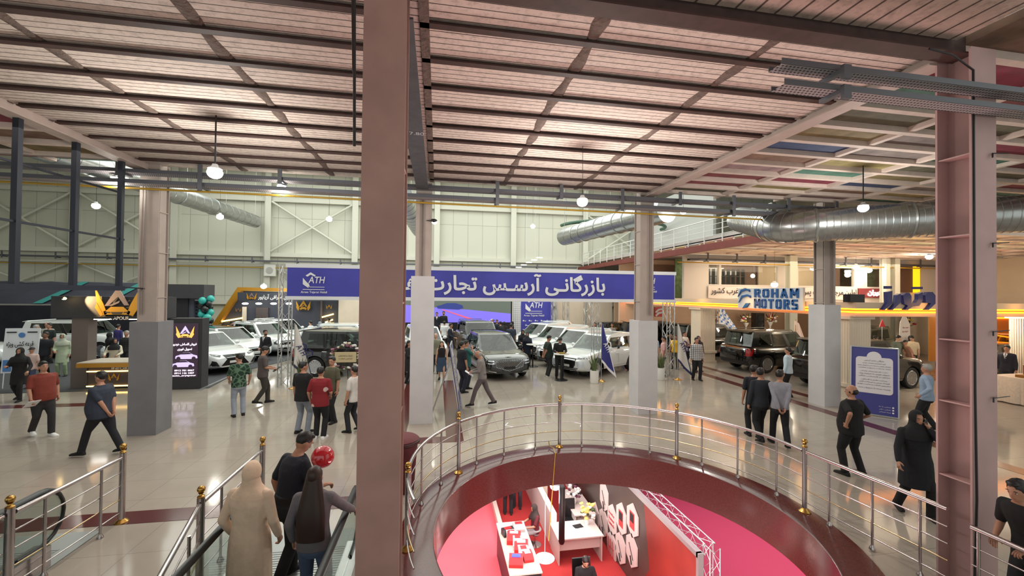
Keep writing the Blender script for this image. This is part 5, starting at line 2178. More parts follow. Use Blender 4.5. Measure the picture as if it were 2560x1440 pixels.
yf = 17.2
fx0, fx1 = AY(127, 770, yf).x, AY(420, 770, yf).x
fz0, fz1 = AY(240, 795, yf).z, AY(240, 741, yf).z
fs_ = thing('fascia_sign', 'dark overhead fascia with a gilt winged emblem on the left', 'sign', ((fx0+fx1)/2, yf, fz0))
board('fascia', None, None, fx0, fx1, yf, fz0, fz1, CHAR, 0.5, fs_)
c = AY(296, 795, yf)
crown(fs_, (c.x, yf-0.05, fz0+0.07), 1.38)
lettering(fs_, 'lettering', 'ARIYAPOUR', (c.x, yf-0.10, fz0-0.06), 0.12, M('letter_silver', (206, 200, 196), 0.4), 0.82, 'c', bold=0.012)
for u in (256, 344):
    a = AY(u, 797, yf-0.3)
    f_ = thing('fascia_lamp', 'white lamp bar under the dark fascia, '+('left' if u < 300 else 'right')+' of the pair', 'lamp', a)
    mb = MB()
    mb.box(-0.22, 0.22, -0.06, 0.06, -0.025, 0.0)
    mb.build('diffuser', LEDW, f_)
    mb = MB()
    mb.box(-0.24, 0.24, -0.08, 0.32, 0.0, 0.07)
    mb.build('housing', BLKP, f_)
a = AY(152, 744, yf-0.25)
sl = thing('spotlight', 'spotlight that washes the dark fascia with amber light', 'lamp', a)
mb = MB()
mb.box(-0.11, 0.11, -0.06, 0.06, -0.05, 0.05)
mb.build('housing', BLKP, sl)
mb = MB()
mb.ell((0.10, 0, -0.03), (0.07, 0.05, 0.045), 10, 6)
mb.build('bulb', E('amber_bulb', (255, 214, 140), 30), sl, 50)
mb = MB()
mb.bar((0, 0.05, 0.02), (0, 0.3, 0.05), 0.02, 0.02)
mb.build('bracket', BLKP, sl)
ld = bpy.data.lights.new('fascia_spot', 'SPOT')
ld.energy = 420
ld.color = (1, 0.66, 0.3)
ld.spot_size = radians(62)
ld.spot_blend = 0.35
lo = bpy.data.objects.new('fascia_spot', ld)
COL.objects.link(lo)
lo.location = a+Vector((0.12, -0.12, 0.0))
lo.rotation_euler = (Vector((1.5, 0.30, -0.27))).to_track_quat('-Z', 'Y').to_euler()
pb = G(180, 975)
mb = MB()
mb.box(-0.25, 0.25, -0.2, 0.2, 0, fz0)
tag(mb.build('post', M('brown_grey_post', (104, 94, 90), 0.7, noise=0.06, scale=3), loc=(0, 0, 0)), 'brown-grey square post under the dark fascia', 'post').location = (pb.x, yf+0.25, 0)
# information desk
dl, dr = AY(205, 940, 16.9).x, AY(405, 940, 16.9).x
ids = thing('information_desk', 'information desk with gold top edge and two glowing strips', 'desk', ((dl+dr)/2, 16.9, 0))
dz = AY(260, 905, 16.9).z
for nm, q, m_ in (('worktop', (dl-0.1, dr, 16.8, 17.9, dz-0.05, dz), M('desk_top', (200, 190, 176), 0.4)), ('gold_edge', (dl-0.1, dr, 16.78, 16.8, dz-0.17, dz-0.03), GOLDP), ('front_panel', (dl+0.15, dr, 16.95, 17.05, 0.08, dz-0.17), M('desk_front', (74, 62, 58), 0.5)), ('plinth', (dl+0.25, dr, 17.0, 17.8, 0, 0.08), BLACKP)):
    mb = MB()
    mb.box(*q)
    mb.build(nm, m_, ids, world=True)
for z in (dz-0.33, 0.12):
    mb = MB()
    mb.tube([(dl+0.12, 16.93, z), (dr, 16.93, z)], 0.022, 8)
    mb.build('light_strip', NEONW, ids, 50, world=True)
lettering(ids, 'lettering', 'INFORMATION', (dr-1.0, 16.93, dz-0.27), 0.085, WHITEP, 1.15, 'c')
crown(ids, (AY(283, 930, 16.9).x, 16.94, 0.30), 0.34, GOLDP, GOLDP, False, 0.012)
# LED kiosk
kx0, kx1 = AY(428, 880, 16.6).x, AY(504, 880, 16.6).x
kz = AY(470, 796, 16.6).z
kk = thing('led_kiosk', 'tall dark kiosk with a lit screen showing an emblem and two cars', 'kiosk', ((kx0+kx1)/2, 16.6, 0))
board('cabinet', None, None, kx0-0.05, kx1, 16.62, 0, kz, CHAR, 0.45, kk)
ksx0, ksx1 = kx0+0.02, kx1-0.12
kz0, kz1 = 0.42, kz-0.17
SCK = E('kiosk_screen', (58, 42, 56), 0.5)
board('screen', None, None, ksx0, ksx1, 16.60, kz0, kz1, SCK, 0.02, kk)
kc = (ksx0+ksx1)/2
KW, KV, KG = E('kiosk_white', (244, 232, 250), 1.6), E('kiosk_violet', (196, 180, 226), 1.1), E('kiosk_gold', (236, 178, 90), 1.2)
crown(kk, (kc, 16.59, kz1-0.52), 0.58, KG, KV, True, 0.006)
for i, (tx_, wd) in enumerate((('فروش اقساطی خودرو', 0.74), ('تحویل فوری', 0.46))):
    lettering(kk, 'lettering', fa(tx_), (kc, 16.59, kz1-0.80-0.17*i), 0.11, KW, wd, 'c', depth=0.006, bold=0.015)
for i, (tx_, wd) in enumerate((('0912 781 0067', 0.62), ('0914 146 1007', 0.62), ('auto_aryapour', 0.74))):
    lettering(kk, 'lettering', tx_, (kc, 16.59, kz0+0.22-0.095*i), 0.06, KW, wd, 'c', depth=0.006, bold=0.012)
for dx, dzz, s_ in ((0.05, 0.80, 0.9), (-0.05, 0.52, 0.9)):
    mb = MB()
    prof = [(-0.42, 0.02), (-0.40, 0.12), (-0.26, 0.16), (-0.12, 0.25), (0.10, 0.26), (0.26, 0.17), (0.41, 0.13), (0.43, 0.03), (0.30, 0.0), (-0.30, 0.0)]
    mb.prism([(x*s_*0.92, z*s_) for x, z in prof], (kc+dx, 16.595, kz0+dzz-0.15), X_, Z_, 0.006)
    mb.mat(1).prism([(-0.2, 0.16), (-0.10, 0.22), (0.08, 0.23), (0.18, 0.17)], (kc+dx, 16.587, kz0+dzz-0.15), X_, Z_, 0.004)
    for sx in (-0.24, 0.24):
        mb.lathe([(0.0001, 0), (0.065, 0), (0.065, 0.004)], (kc+dx+sx, 16.58, kz0+dzz-0.13), 14, 'y')
    mb.build('screen_car', [KV, SCK], kk, world=True)
# ramp edge of the left stand
a, b = G(495, 978), G(600, 930)
mb = MB()
mb.prism([(-20.5, 16.7), (-8.0, 16.7), (-8.0, 16.75), (b.x, b.y), (-5.9, 27.5), (-20.5, 27.5)], (0, 0, 0.004), (1, 0, 0), (0, 1, 0), 0.012)
tag(mb.build('carpet', M('dark_stand_carpet', (64, 66, 70), 0.85, noise=0.15, scale=10)), 'dark grey carpet under the left row of white cars', 'carpet')
mb = MB()
mb.bar((a.x, a.y, 0.02), (b.x, b.y, 0.02), 0.10, 0.03)
tag(mb.build('edge_strip', TRUSS), 'silver edge strip along the dark stand carpet', 'strip')
# dark tent canopy behind
ct = thing('canopy', 'dark fabric canopy with teal streaks above the left stand', 'canopy', (-22, 29.5, 3))
DARKF = M('canopy_fabric', (54, 56, 68), 0.8, noise=0.25, scale=1.2, bump=0.5, bscale=3)
TEALF = M('canopy_teal', (50, 130, 126), 0.8)
cz1, cz0 = AY(150, 706, 28.6).z, AY(150, 763, 27.0).z
mb = MB()
rings = []
for i in range(24):
    x = -31+i*0.64
    sg = 0.05*sin(i*1.9)
    rings.append([(x, 27.0, cz0+sg*0.5), (x, 28.6, cz1+sg), (x, 28.65, cz1+sg), (x, 28.65, cz1-0.04+sg), (x, 27.05, cz0-0.04+sg*0.5)])
mb.loft(rings)
mb.build('roof_cloth', DARKF, ct, 60, world=True)
for x in (-26.2, -18.6, -21.6):
    mb = MB()
    mb.add([(x, 26.97, cz0+0.1), (x+0.45, 26.97, cz0+0.1), (x+1.5, 28.57, cz1+0.06), (x+1.1, 28.57, cz1+0.06)], [(0, 1, 2, 3)])
    mb.add([(x, 26.95, cz0+0.1), (x+0.45, 26.95, cz0+0.1), (x+1.5, 28.55, cz1+0.06), (x+1.1, 28.55, cz1+0.06)], [(0, 1, 2, 3)])
    mb.build('teal_streak', TEALF, ct, world=True)
for y, z in ((26.98, cz0), (28.66, cz1)):
    mb = MB()
    mb.tube([(-31, y, z+0.02), (-16.2, y, z+0.02)], 0.045, 6)
    mb.build('edge_tube', TRUSS, ct, 50, world=True)
mb = MB()
mb.box(-31, -16.5, 31.0, 31.1, 0, cz0)
mb.build('back_cloth', DARKF, ct, world=True)
for x in (-30, -24.5, -16.6):
    mb = MB()
    mb.tube([(x, 27.2, 0), (x, 27.2, cz0)], 0.05, 8)
    mb.build('tent_pole', TRUSS, ct, 50, world=True)


def balloons(label, x, y, n, h, r, seed, cols):
    t = thing('balloon_column', label, 'balloons', (x, y, 0))
    rnd = random.Random(seed)
    for i in range(n):
        a = i*2.4
        z = 0.2+h*(i/n)
        mb = MB()
        rr = r*rnd.uniform(0.85, 1.1)
        mb.ell((cos(a)*r*1.1, sin(a)*r*1.1, z), (rr, rr, rr*1.1), 12, 9)
        mb.build('balloon', cols[int(z/h*5.99) % len(cols)], t, 60)
    mb = MB()
    mb.tube([(0, 0, 0), (0, 0, h+0.2)], 0.02, 6)
    mb.build('pole', BLKP, t, 50)


TEALB, BLKB = M('balloon_teal', (44, 158, 150), 0.25), M('balloon_black', (22, 24, 26), 0.25)
balloons('teal and black balloon column behind the LED kiosk', AY(514, 790, 26.6).x, 26.6, 30, 2.9, 0.2, 1, (TEALB, BLKB))
balloons('teal and black balloon column at the left edge', -17.4, 19.6, 34, 2.55, 0.2, 2, (TEALB, BLKB, TEALB, BLKB, TEALB))
# white lottery poster on an easel
wp = thing('poster', 'white poster with black script standing at the far left', 'poster', (AY(44, 860, 17.4).x, 17.4, 0), radians(6))
mb = MB()
mb.box(-0.48, 0.48, 0, 0.03, 0.55, 2.1)
mb.v = [Matrix.Rotation(-0.1, 4, 'X') @ v for v in mb.v]
mb.build('panel', M('poster_white', (216, 222, 228), 0.5), wp)
mb = MB()
mb.text(fa('قرعه کشی ویژه'), (0, 0.10, 1.42), X_, Z_, 0.22, 0.006, 0.74, 'c', 0.01)
mb.box(-0.42, -0.15, 0.17, 0.18, 1.93, 1.97)
mb.box(0.15, 0.42, 0.17, 0.18, 1.93, 1.97)
mb.build('lettering', BLACKP, wp)
mb = MB()
mb.box(-0.42, -0.2, 0.045, 0.055, 0.6, 1.0)
mb.build('print_block', M('print_blue', (74, 126, 190), 0.5), wp)
mb = MB()
mb.lathe([(0.06, 0), (0.09, 0), (0.09, 0.01), (0.06, 0.01)], (0, 0.16, 1.85), 16, 'y')
mb.build('print_ring', M('print_blue', (74, 126, 190), 0.5), wp)
for x in (-0.4, 0.4):
    mb = MB()
    mb.bar((x, 0.05, 0), (x, 0.2, 1.9), 0.03, 0.03)
    mb.build('leg', TRUSS, wp)
# dark box stand and solar panel behind the kiosk
sx_ = AY(430, 760, 27.3).x
mb = MB()
x1_ = AY(508, 760, 27.3).x
db = thing('display_stand', 'dark box-shaped stand with an overhanging head behind the kiosk', 'stand', (sx_+0.8, 27.4, 0))
board('head', None, None, sx_-1.5, x1_, 27.35, AY(470, 746, 27.3).z, AY(470, 711, 27.3).z, CHAR, 1.2, db)
board('upright', None, None, sx_-1.2, AY(462, 760, 27.3).x, 27.6, 0, AY(470, 746, 27.3).z, BLACKP, 0.8, db)
board('upright', None, None, AY(462, 760, 27.3).x, AY(473, 760, 27.3).x, 27.7, 0, AY(470, 746, 27.3).z, SLATE, 0.6, db)
so = thing('solar_panel', 'solar panel on a white frame behind the kiosk', 'panel', (AY(487, 790, 27.9).x, 27.9, 0))
mb = MB()
mb.box(-0.42, 0.36, 0, 0.04, 1.75, 2.85)
mb.build('cells', patterned('solar_cells', (18, 22, 34), (60, 66, 82), 0.2), so)
mb = MB()
for a_, b_2 in (((-0.46, 0, 1.7), (0.40, 0, 1.7)), ((0.40, 0, 1.7), (0.40, 0, 2.9)), ((-0.46, 0, 2.9), (0.40, 0, 2.9)), ((0.40, 0, 0), (0.40, 0, 1.7)), ((-0.46, 0, 0), (-0.46, 0, 2.9))):
    mb.bar(a_, b_2, 0.05, 0.05)
mb.build('frame', WHITEP, so)

# ---- dark stand with slanted gold frame behind the left cars
yg = 31.4
pt = lambda u, v, y=None: (AY(u, v, y or yg).x, AY(u, v, y or yg).z)
gs = thing('exchange_stand', 'slate stand with a slanted gold frame and white script behind the white cars', 'stand', (-11, yg, 0))
g0, g1, g2 = pt(535, 812), pt(599, 718), pt(850, 724)
i0, i1, i2 = pt(551, 812), pt(608, 727), pt(850, 731)
mb = MB()
mb.prism([g0, g1, g2, i2, i1, i0], (0, yg, 0), X_, Z_, 0.0)
mb.v = [Vector((p.x, yg-0.3 if k < 6 else yg+0.1, p.z)) for k, p in enumerate(mb.v)]
mb.build('gold_frame', GOLDP, gs, world=True)
a_ = pt(845, 735)
mb = MB()
mb.prism([pt(551, 812), pt(606, 727), a_, (a_[0], 0), (pt(551, 812)[0], 0)], (0, yg+0.12, 0), X_, Z_, -0.1)
mb.build('wall_panel', SLATE, gs, world=True)
mb = MB()
q0, q1 = pt(607, 730), pt(850, 752)
mb.box(q0[0], q1[0], yg-0.75, yg-0.65, q1[1], q0[1]-0.02)
mb.build('sign_band', M('sign_band_slate', (58, 62, 72), 0.5), gs, world=True)
lettering(gs, 'lettering', fa('طلایی صرافی آریاپور'), (AY(645, 750, yg-0.8).x, yg-0.80, AY(700, 751, yg-0.8).z), 0.40, WHITEP, AY(735, 750, yg-0.8).x-AY(645, 750, yg-0.8).x, 'l', bold=0.02)
crown(gs, (AY(629, 747, yg-0.8).x, yg-0.8, AY(629, 749, yg-0.8).z), 0.62, GOLDP, EMBS, True, 0.03)
crown(gs, (AY(596, 778, yg).x, yg-0.02, AY(596, 779, yg).z), 0.34, GOLDP, EMBS, False, 0.02)
crown(gs, (AY(655, 806, yg).x, yg-0.02, AY(655, 806, yg).z), 0.8, EMBS, EMBS, False, 0.02)
crown(gs, (AY(759, 775, yg).x, yg-0.05, AY(759, 776, yg).z), 0.95, EMBG, EMBG, True, 0.04)
crown(gs, (AY(823, 772, yg).x, yg-0.05, AY(823, 772, yg).z), 0.40, EMBG, EMBG, False, 0.03)
for x0_, x1_, zz in ((AY(607, 780, yg).x, AY(617, 780, yg).x, 2.4), (AY(802, 780, yg).x, AY(806, 780, yg).x, 3.0)):
    mb = MB()
    mb.box(x0_, x1_, yg-0.1, yg, 0, zz)
    mb.build('pilaster', CREAMP if zz < 2.5 else M('bronze_panel', (110, 92, 84), 0.5), gs, world=True)
mb = MB()
mb.box(AY(640, 780, yg).x, AY(671, 780, yg).x, yg-0.04, yg+0.02, 0, 2.35)
mb.build('doorway', M('bronze_door', (84, 76, 76), 0.4), gs, world=True)
for (u0, v0), (u1, v1) in (((552, 804), (606, 795)), ((805, 793), (834, 785)), ((813, 806), (832, 799))):
    mb = MB()
    mb.tube([AY(u0, v0, yg-0.1), AY(u1, v1, yg-0.1)], 0.05, 6)
    mb.build('light_bar', NEONW, gs, 50, world=True)
for u in (613, 647, 684, 722):
    mb = MB()
    c = AY(u, 759, yg-0.5)
    mb.ell(c, (0.20, 0.14, 0.07), 14, 6)
    mb.build('ceiling_lamp', LEDW, gs, 60, world=True)
# ================================================================== CARS IN PLACE
def C(label, name, kind, paint, x, y, az, **k):
    """az: heading, degrees clockwise from straight away"""
    return build_car(name, kind, paint, label, (x, y, 0), -radians(az), **k)


# left stand, noses towards the aisle
C('white coupe-like car with hourglass grille, nearest of the left row', 'car', 'sporty', 'white', -10.2, 21.0, 128, front='spindle', rim='five')
C('white car with black roof second in the left row', 'car', 'sporty', 'white', -10.5, 23.8, 128, front='plain', roof='black')
C('white car with angular lamps third in the left row', 'car', 'crossover', 'white', -9.7, 26.1, 128, front='tiger', rails=True)
C('white car at the back of the left row below the dark stand', 'car', 'crossover', 'white', -9.75, 28.95, 128, front='plain')
C('white van behind the people on the left', 'van', 'boxy', 'white', -18.0, 25.4, 95, front='plain', glassm=GLASSD)
C('white car nose behind the notice board at far left', 'car', 'sporty', 'white', -20.9, 22.3, 80, front='plain')
C('white car half hidden by the information desk', 'car', 'sporty', 'white', -13.95, 24.3, 190, front='plain')
# centre stand
C('black people carrier at left with flower basket before it', 'car', 'boxy', 'black', -3.25, 19.0, 102, rear='upright', front='plain', rim='twelve', glassm=GLASSC)
C('white car behind the black people carrier', 'car', 'crossover', 'white', -4.5, 22.3, 100, front='plain')
C('second white car behind the black people carrier', 'car', 'crossover', 'white', -4.5, 25.2, 100, front='plain')
C('white car with open view of the windscreen behind the centre column', 'car', 'crossover', 'white', -0.7, 22.9, 170, front='plain')
C('black car with crest grille in the centre of the hall', 'car', 'luxury', 'black', 2.55, 19.1, 172, front='crest', rim='twelve', seatm=SEATL)
C('grey car behind the black car with crest grille', 'car', 'boxy', 'grey', 2.35, 24.4, 172, front='plain')
w = C('white crossover with stacked lamps, nearest of the white row', 'car', 'crossover', 'white', 7.35, 18.35, 238, front='shield', clad=True, rim='ten', group='white crossovers in the white row')
for i, (x, y, l) in enumerate(((7.2, 20.65, 'white crossover second from the front in the white row'), (6.8, 22.95, 'white crossover third from the front in the white row'), (6.35, 25.25, 'white crossover fourth from the front in the white row'))):
    copy_tree(w, (x, y, 0), -radians(238), l)
C('small white car at the back of the white row', 'car', 'sporty', 'white', 7.7, 28.4, 240, front='plain')
C('black car with raised tailgate behind the white row', 'car', 'sporty', 'black', 12.6, 27.6, 95, front='plain')
# right stand
C('black off-roader with chrome window kink, tail to the aisle', 'car', 'boxy', 'black', 16.25, 17.95, 84, rear='upright', front='plain', rim='five', rails=True, glassm=GLASSC)
C('black off-roader nearest the white column, tail to the aisle', 'car', 'boxy', 'black', 16.5, 14.1, 84, rear='upright', front='plain', rim='ten', glassm=GLASSD)
C('black off-roader behind the fluted pilaster', 'car', 'boxy', 'black', 15.8, 22.3, 84, rear='upright', front='plain', glassm=GLASSD)
C('black car with long roof behind the white flag', 'car', 'boxy', 'black', 13.9, 24.6, 95, rear='upright', front='plain', glassm=GLASSD)
C('olive off-roader with roof rack beyond the notice board', 'car', 'boxy', 'green', 22.6, 19.4, 250, front='plain', rails=True)
C('dark car with red line on the tail beside the right column', 'car', 'luxury', 'black', 23.4, 14.2, 75, front='plain')
C('white car at far right behind the flower table', 'car', 'crossover', 'white', 29.5, 17.0, 260, front='plain')
# ================================================================== PEOPLE IN PLACE
P_ = person
st = lambda a=0.28: ((-0.09, a, 0.0), (0.09, -a, 0.05))
st2 = lambda a=0.28: ((-0.09, -a, 0.05), (0.09, a, 0.0))
BACK = ((-0.07, -0.20, 0.90), (0.05, -0.21, 0.88))     # hands clasped behind
FRONT = ((-0.12, 0.30, 1.10), (0.12, 0.30, 1.10))       # both hands in front
WORK = ((-0.16, 0.36, 1.12), (0.16, 0.36, 1.12))


def holds(kind, hand, label):
    def f(root, info):
        p = hold(root, hand, info)
        w_, h_, m_ = {'phone': (0.037, 0.075, BLKP), 'tablet': (0.09, 0.12, BLKP), 'papers': (0.105, 0.148, WHITEP)}[kind]
        mb = MB()
        mb.box(-w_, w_, -0.004, 0.004, -h_, h_)
        o = mb.build(kind, m_)
        o.location = p
        o.rotation_euler = (0.25 if kind == 'phone' else -1.0, 0, root.rotation_euler.z)
        tag(o, label, kind)
    return f


def PH(u, v, Y):
    p = AY(u, v, Y)
    return (p.x, p.y, 0), p.z


# --- family at the foot of the escalator
P_('woman in a long beige coat and cream headscarf, back to view, on the escalator landing', (-1.93, 4.92, 0), 12, 1.66, (226, 200, 176), 'long', 0.28, (60, 50, 46), 'trousers', 'hijab', scarf=(232, 204, 178), flare=0.05, wide=1.15, hands=((-0.26, 0.08, 0.92), (0.27, 0.10, 0.90)), head=(-8, -8))
P_('young man in navy polo bending his head beside the beige coat', (-1.74, 5.5, 0), 40, 1.77, (22, 26, 38), 'short', 0.82, (18, 18, 22), feet=((-0.1, 0.14, 0), (0.12, -0.2, 0.02)), hands=((-0.25, 0.05, 0.9), (0.20, 0.36, 1.06)), head=(12, -34), lean=0.10, wide=1.04)
P_('girl with very long dark hair in grey top and jeans, back to view', (-1.26, 4.80, 0), 4, 1.63, (112, 106, 112), 'long', 0.84, (84, 98, 128), 'trousers', 'long', 'b', hairlen=0.98, hands=((-0.24, 0.04, 0.9), (0.35, 0.42, 1.02)), wide=0.98)
# --- left concourse
P_('heavy man in navy tee walking left with hands behind his back', (-6.93, 10.25, 0), 278, 1.76, (44, 50, 66), 'short', 0.80, (20, 21, 28), feet=((-0.08, 0.36, 0), (0.08, -0.34, 0.05)), hands=BACK, wide=1.22, belly=0.10, lean=0.03)
P_('man in rust red shirt walking with papers on the left', (-9.2, 11.8, 0), 120, 1.76, (124, 52, 40), 'short', 0.84, (40, 38, 40), feet=st(0.2), hands=((-0.26, 0.02, 0.9), (0.27, 0.20, 0.92)), extra=holds('papers', 1, 'papers in the hand of the man in rust red'), wide=1.18, belly=0.06, shoes=(220, 220, 218))
P_('woman in black hijab and black coat striding in from the left edge', G(47, 1002), 170, 1.64, (22, 21, 25), 'long', 0.55, (20, 20, 22), 'trousers', 'hijab', feet=st(0.16), hands=((-0.34, 0.25, 1.0), (0.14, 0.34, 1.20)), wide=1.05, flare=0.06)
P_('child in black cap and pale pink tee beside the white banner', PH(80, 868, 17.4)[0], 175, PH(80, 868, 17.4)[1], (204, 178, 172), 'short', 0.80, (64, 72, 96), 'trousers', 'cap')
P_('man in black shirt standing below the white van on the left', PH(115, 830, 19.6)[0], 178, PH(115, 830, 19.6)[1], (28, 29, 38), 'short', 0.82, (24, 24, 28), hair='short', hands=((-0.26, 0.08, 0.88), (0.26, 0.1, 0.9)), wide=1.1, skin='d')
P_('woman in pale green coat and grey-green scarf left of the dark post', PH(157, 835, 19.6)[0], 160, PH(157, 835, 19.6)[1], (176, 188, 162), 'long', 0.56, (152, 168, 132), 'trousers', 'hijab', scarf=(168, 174, 158), hands=((-0.24, 0.05, 0.9), (0.14, 0.26, 1.08)), flare=0.05)
P_('man in white shirt with back to view beside the white van', PH(92, 812, 23.3)[0], 40, PH(92, 812, 23.3)[1], (226, 224, 222), 'long', 0.82, (50, 50, 56), hc='g', hands=FRONT)
P_('bald man looking on behind the white shirt by the van', PH(118, 806, 23.9)[0], 150, PH(118, 806, 23.9)[1], (150, 150, 144), 'short', 0.84, (60, 60, 64), hair='bald')
P_('man in dark green and black tee in front of the van door', PH(124, 808, 23.0)[0], 190, PH(124, 808, 23.0)[1], (30, 40, 36), 'short', 0.84, (30, 30, 34), wide=1.1)
P_('man in dark green shirt right of the post with his hands together', (-15.3, 21.6, 0), 170, 1.78, (40, 52, 50), 'short', 0.82, (36, 46, 66), hands=FRONT)
P_('woman in black chador behind the information desk', (-13.9, 20.9, 0), 30, 1.62, (16, 16, 19), 'long', 0.2, (16, 16, 18), 'trousers', 'hijab', flare=0.1)
P_('man in dark checked shirt behind the information desk', (-12.95, 20.4, 0), 175, 1.74, patterned('shirt_dark_check', (46, 48, 46), (24, 26, 26), 0.09), 'long', 0.84, (30, 30, 34), hc='g')
P_('man in purple blue jacket facing away toward the cars', (-15.6, 24.0, 0), 20, 1.76, (52, 44, 104), 'long', 0.82, (40, 40, 48))
P_('woman in beige coat with dark hair beside the purple jacket', (-13.0, 21.2, 0), 320, 1.62, (168, 156, 136), 'long', 0.6, (40, 40, 44), 'trousers', 'hijab', scarf=(40, 36, 40))
P_('receptionist in cream jacket and black hijab behind the information desk', (-12.1, 18.45, 0), 165, 1.62, (214, 206, 184), 'long', 0.82, (24, 24, 28), 'trousers', 'hijab', scarf=(26, 26, 30), hands=((-0.2, 0.34, 1.10), (0.2, 0.34, 1.10)), head=(-40, 0))
P_('man in green patterned shirt with light jeans, back to view', (-5.42, 12.9, 0), 330, 1.74, patterned('shirt_green_leaf', (26, 52, 40), (86, 116, 92), 9, 'cells'), 'short', 0.82, (146, 154, 168), feet=((-0.1, 0.0, 0), (0.12, 0.06, 0)), hands=((-0.2, 0.22, 0.98), (0.26, 0.1, 0.92)), head=(-40, -5))
P_('man in brown grey shirt and trousers holding a tablet, walking right', (-5.3, 14.2, 0), 60, 1.78, (84, 76, 76), 'short', 0.82, (56, 52, 48), feet=st(0.18), hands=((-0.1, 0.27, 1.08), (0.16, 0.27, 1.06)), extra=holds('tablet', 1, 'black tablet held by the man in brown grey'), head=(5, -25), wide=1.05)
P_('man in dark suit and open white shirt standing by the white cars', (-7.35, 19.9, 0), 200, 1.80, (26, 26, 32), 'long', 0.78, (24, 24, 30), hands=((-0.16, 0.16, 0.98), (0.12, 0.18, 1.0)), beard=True, head=(-60, 0))
P_('bearded man in dark shirt standing between the white cars', (-11.3, 25.9, 0), 110, 1.76, (40, 40, 42), 'short', 0.84, (30, 30, 34), beard=True)
P_('man in black tee with pale jeans, back to view, left of the red tee', (-3.24, 11.15, 0), 20, 1.76, (20, 20, 23), 'short', 0.80, (128, 136, 148), feet=((-0.12, 0, 0), (0.12, 0.05, 0)), wide=1.08, head=(35, 0))
P_('person in dark red tee with white print on the back', (-2.72, 10.7, 0), 5, 1.70, patterned('tee_red_print', (122, 24, 32), (196, 176, 170), 3.4, 'blotch'), 'short', 0.80, (22, 22, 26), hair='short', feet=((-0.09, 0.03, 0), (0.1, -0.02, 0)), hands=((-0.25, 0.06, 0.9), (0.18, 0.18, 1.0)), wide=1.12, shoes=(226, 226, 226))
P_('man in olive shirt facing the red tee', (-2.75, 11.95, 0), 215, 1.76, (86, 84, 66), 'short', 0.82, (34, 34, 36), wide=1.05, head=(-20, -8))
P_('boy in white printed tee and dark trousers left of the centre column', (-2.02, 11.05, 0), 300, 1.64, (206, 202, 198), 'short', 0.82, (34, 36, 42), wide=0.95, feet=st(0.1))
# --- centre
P_('grey haired man in grey shirt striding left while reading papers', (1.40, 13.0, 0), 280, 1.74, (128, 122, 120), 'long', 0.86, (98, 88, 90), hair='bald', hc='g', feet=((-0.09, 0.34, 0.03), (0.09, -0.36, 0.05)), hands=((-0.12, 0.32, 1.06), (0.1, 0.32, 1.08)), extra=holds('papers', 0, 'white papers read by the striding grey haired man'), head=(0, -30), lean=0.06)
P_('man in navy tee reading the tilted board, back to view', (0.88, 14.9, 0), 60, 1.80, (24, 26, 38), 'short', 0.80, (28, 32, 48), wide=1.1, feet=((-0.1, 0, 0), (0.1, 0.02, 0)))
P_('man in teal shirt with a hand at his mouth beside the navy tee', (1.06, 15.5, 0), 80, 1.76, (30, 92, 92), 'short', 0.80, (36, 40, 56), wide=1.15, belly=0.05, hands=((-0.24, 0.05, 0.9), (0.05, 0.22, 1.46)), feet=((-0.1, 0, 0), (0.1, 0.05, 0)))
P_('girl with long hair, black top and denim skirt walking toward view', (0.20, 17.0, 0), 182, 1.56, (28, 26, 30), 'none', 0.88, (52, 72, 98), 'skirt', 'long', 'b', hairlen=1.2, skin='l', feet=st(0.12), wide=0.94)
P_('bald man in khaki shirt behind the girl with long hair', (-0.05, 18.6, 0), 185, 1.74, (128, 128, 110), 'short', 0.82, (50, 50, 50), hair='bald', skin='l')
P_('salesman in dark suit and tie in front of the screen', (0.75, 23.4, 0), 120, 1.82, (28, 32, 46), 'long', 0.76, (26, 28, 40), hands=((-0.2, 0.2, 1.0), (0.14, 0.26, 1.04)))
P_('man in white shirt and black trousers, back to view, at the stage desk', (0.45, 26.2, 0), 20, 1.76, (224, 226, 226), 'short', 0.84, (24, 24, 28), wide=1.05)
P_('man in black suit behind the white monitor, left of the pair', (-0.02, 28.0, 0.5), 180, 1.72, (24, 26, 32), 'long', 0.8, (24, 24, 30))
P_('man in black jacket behind the white monitor, right of the pair', (0.42, 28.0, 0.5), 180, 1.78, (20, 26, 28), 'long', 0.8, (24, 24, 30), beard=True)
P_('big man in navy uniform, back to view, beside the black car', (4.0, 22.7, 0), 5, 1.86, (42, 48, 66), 'short', 0.80, (38, 44, 62), wide=1.16, hair='short')
P_('man in dark sweater leaning over the flowers by the screen', (4.05, 26.2, 0), 330, 1.74, (24, 26, 34), 'long', 0.82, (30, 30, 36), lean=0.16)
P_('woman in dark brown coat behind the black car', (4.3, 27.0, 0), 340, 1.66, (52, 42, 40), 'long', 0.5, (30, 28, 30), 'trousers', 'hijab', scarf=(40, 36, 38), flare=0.06)
P_('man in navy shirt and white vest before the blue panel', (3.9, 27.6, 0), 200, 1.76, (34, 38, 56), 'long', 0.84, (34, 36, 46))
P_('woman in black hijab standing at the small flower stand', (4.9, 27.4, 0), 280, 1.64, (22, 24, 32), 'long', 0.56, (22, 22, 26), 'trousers', 'hijab')
P_('woman in black hijab reading at the far high table', (4.3, 21.0, 0), 185, 1.66, (26, 28, 38), 'long', 0.66, (26, 28, 34), 'trousers', 'hijab', hands=FRONT, head=(0, -20))
P_('person in dark blue bending behind the far high table', (4.4, 20.25, 0), 200, 1.62, (34, 40, 58), 'long', 0.6, (30, 32, 40), 'trousers', 'hijab', lean=0.15, scarf=(28, 32, 44))
P_('man in dark green polo standing with hands behind his back', (4.62, 17.2, 0), 82, 1.76, (34, 46, 42), 'short', 0.82, (36, 38, 40), hands=BACK, belly=0.07, wide=1.08, head=(0, -22), shoes=(190, 186, 180))
